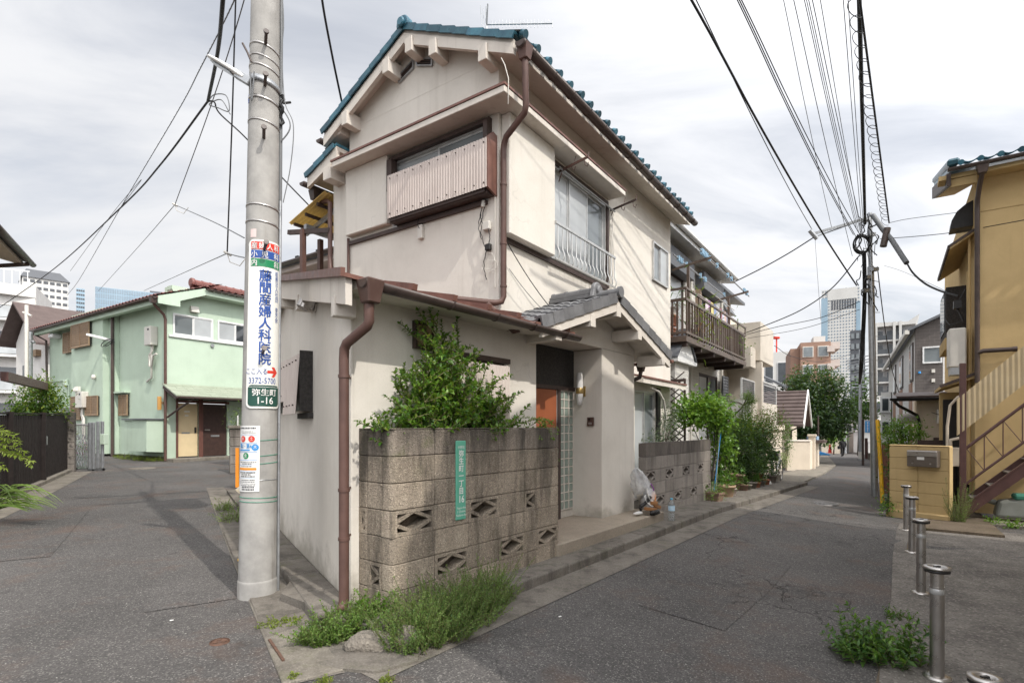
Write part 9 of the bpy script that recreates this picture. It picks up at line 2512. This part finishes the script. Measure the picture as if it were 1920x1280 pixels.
for k,(p,q,lab) in enumerate((((-0.22,-0.18,0.10),(0.02,-0.22,0.06),'longest timber offcut under the rubbish bags'),((-0.02,-0.2,0.13),(0.2,-0.2,0.07),'sloping timber offcut right of the rubbish'),((-0.06,-0.2,0.16),(0.04,-0.22,0.155),'short squared timber block on the offcuts'))):
    solo('timber',lab,'timber',MB().bar(p,q,0.06,0.045),M['scrapwood'],RB,'timber offcuts in the rubbish',0.004)
for k,(x,y,lab) in enumerate(((-0.12,-0.24,'black plastic scrap on the entrance slab'),(-0.02,-0.25,'second black plastic scrap near the bottle'))):
    solo('plastic_scrap',lab,'plastic scrap',crumple((x,y,0.035),(0.06,0.04,0.035),20 + k,12,8,amp=0.5),M['black'],RB)
solo('paper_scrap','white paper strip lying left of the rubbish','paper',MB().hexa([(-0.36,-0.12,0.03),(-0.24,-0.14,0.03),(-0.24,-0.08,0.03),(-0.36,-0.06,0.03)],[(-0.36,-0.12,0.05),(-0.24,-0.14,0.06),(-0.24,-0.08,0.06),(-0.36,-0.06,0.045)]),M['white'],RB)
bf = Frame(*lane(7.52,-2.98),0.10,1,0)
wt = NT('water_bottle_plastic'); wt.b.inputs['Transmission Weight'].default_value = 0.85; wt.b.inputs['IOR'].default_value = 1.2
M['pet'] = wt.fin((0.85,0.9,0.92,1),0.08,0,0.6)
bo = thing('water_bottle','two-litre clear water bottle with blue cap standing on the kerb','bottle',bf)
part('body',bo,MB().lathe([(0.04,0.0),(0.047,0.01),(0.047,0.04),(0.044,0.045),(0.047,0.05),(0.047,0.07),(0.044,0.075),(0.047,0.08),(0.047,0.1),(0.044,0.105),(0.047,0.11),(0.048,0.22),(0.04,0.25),(0.02,0.285),(0.016,0.30)],20),M['pet'],bf)
part('label',bo,MB().lathe([(0.0485,0.14),(0.0488,0.141),(0.0488,0.209),(0.0485,0.21)],24),mat('pale_blue_label',(0.35,0.58,0.75),(0.6,0.7,0.78),30,0.4),bf)
part('cap',bo,MB().lathe([(0.018,0.296),(0.019,0.298),(0.019,0.318),(0.001,0.32)],16),mat('blue_cap',(0.12,0.45,0.65),None,9,0.4),bf)
# stones and rusty plate at the corner
RF = Frame(-0.97,3.66,0,1,0)
def stone(name,label,c,r,seed,m='rock'):
    mb = crumple(c,r,seed,16,10,amp=0.22); return solo(name,label,'stone',mb,M[m],WORLD)
stone('rough_stone','rough half-buried stone at the foot of the corner weeds',(-0.92,3.52,0.03),(0.17,0.10,0.085),31)
stone('rough_stone','smaller angular stone beside the first at the wall foot',(-0.70,3.58,0.04),(0.09,0.08,0.09),32)
stone('rough_stone','round stone under the downpipe outlet',(-1.24,3.86,0.04),(0.08,0.07,0.07),33)
solo('rusty_bar','rusty flat bar let into the concrete at the corner','metal bar',MB().bar((-1.63,3.62,0.018),(-1.40,3.30,0.018),0.016,0.012),M['rustiron'])
solo('brick_fragment','terracotta brick fragment on the gutter slab','brick',MB().bar((-1.35,3.80,0.03),(-1.27,3.72,0.035),0.03,0.025),M['terracotta'],WORLD,None,0.004)
yb = lft(2.2,0.75)
solo('yellow_bucket','rim of a small yellow bucket behind the pole foot','bucket',MB().lathe([(0.05,0),(0.07,0.15),(0.076,0.15),(0.076,0.165),(0.066,0.165),(0.046,0.01),(0.001,0.01)],18),M['yellowguard'],Frame(-2.59,5.25,0.0,1,0))
# scattered litter and leaves on the asphalt
for i,(px_,py_,lab) in enumerate(((1050,1150,'tiny white scrap on the asphalt near the wall weeds'),(1100,1062,'small tan pebble beside the kerb'),(322,1163,'thin white paper strip on the left asphalt'))):
    p = at(px_,py_,1); Yg = 1010 * 1.45 / (py_ - 799); x_,y_ = (px_ - 960) / 1010 * Yg,Yg
    solo('litter',lab,'litter',MB().box(-0.013,0.013,-0.007,0.007,0,0.005),M['white'] if i != 1 else M['louvre'],Frame(x_,y_,zg(x_,y_) + 0.002,0.8,0.6),bevel=0.003)
# patch of new asphalt line and joint lines
struct('asphalt_joint',strip([lane(2.0 + i,-0.285) for i in range(10)],[lane(2.0 + i,-0.225) for i in range(10)],0.004,0.004),M['soil'])
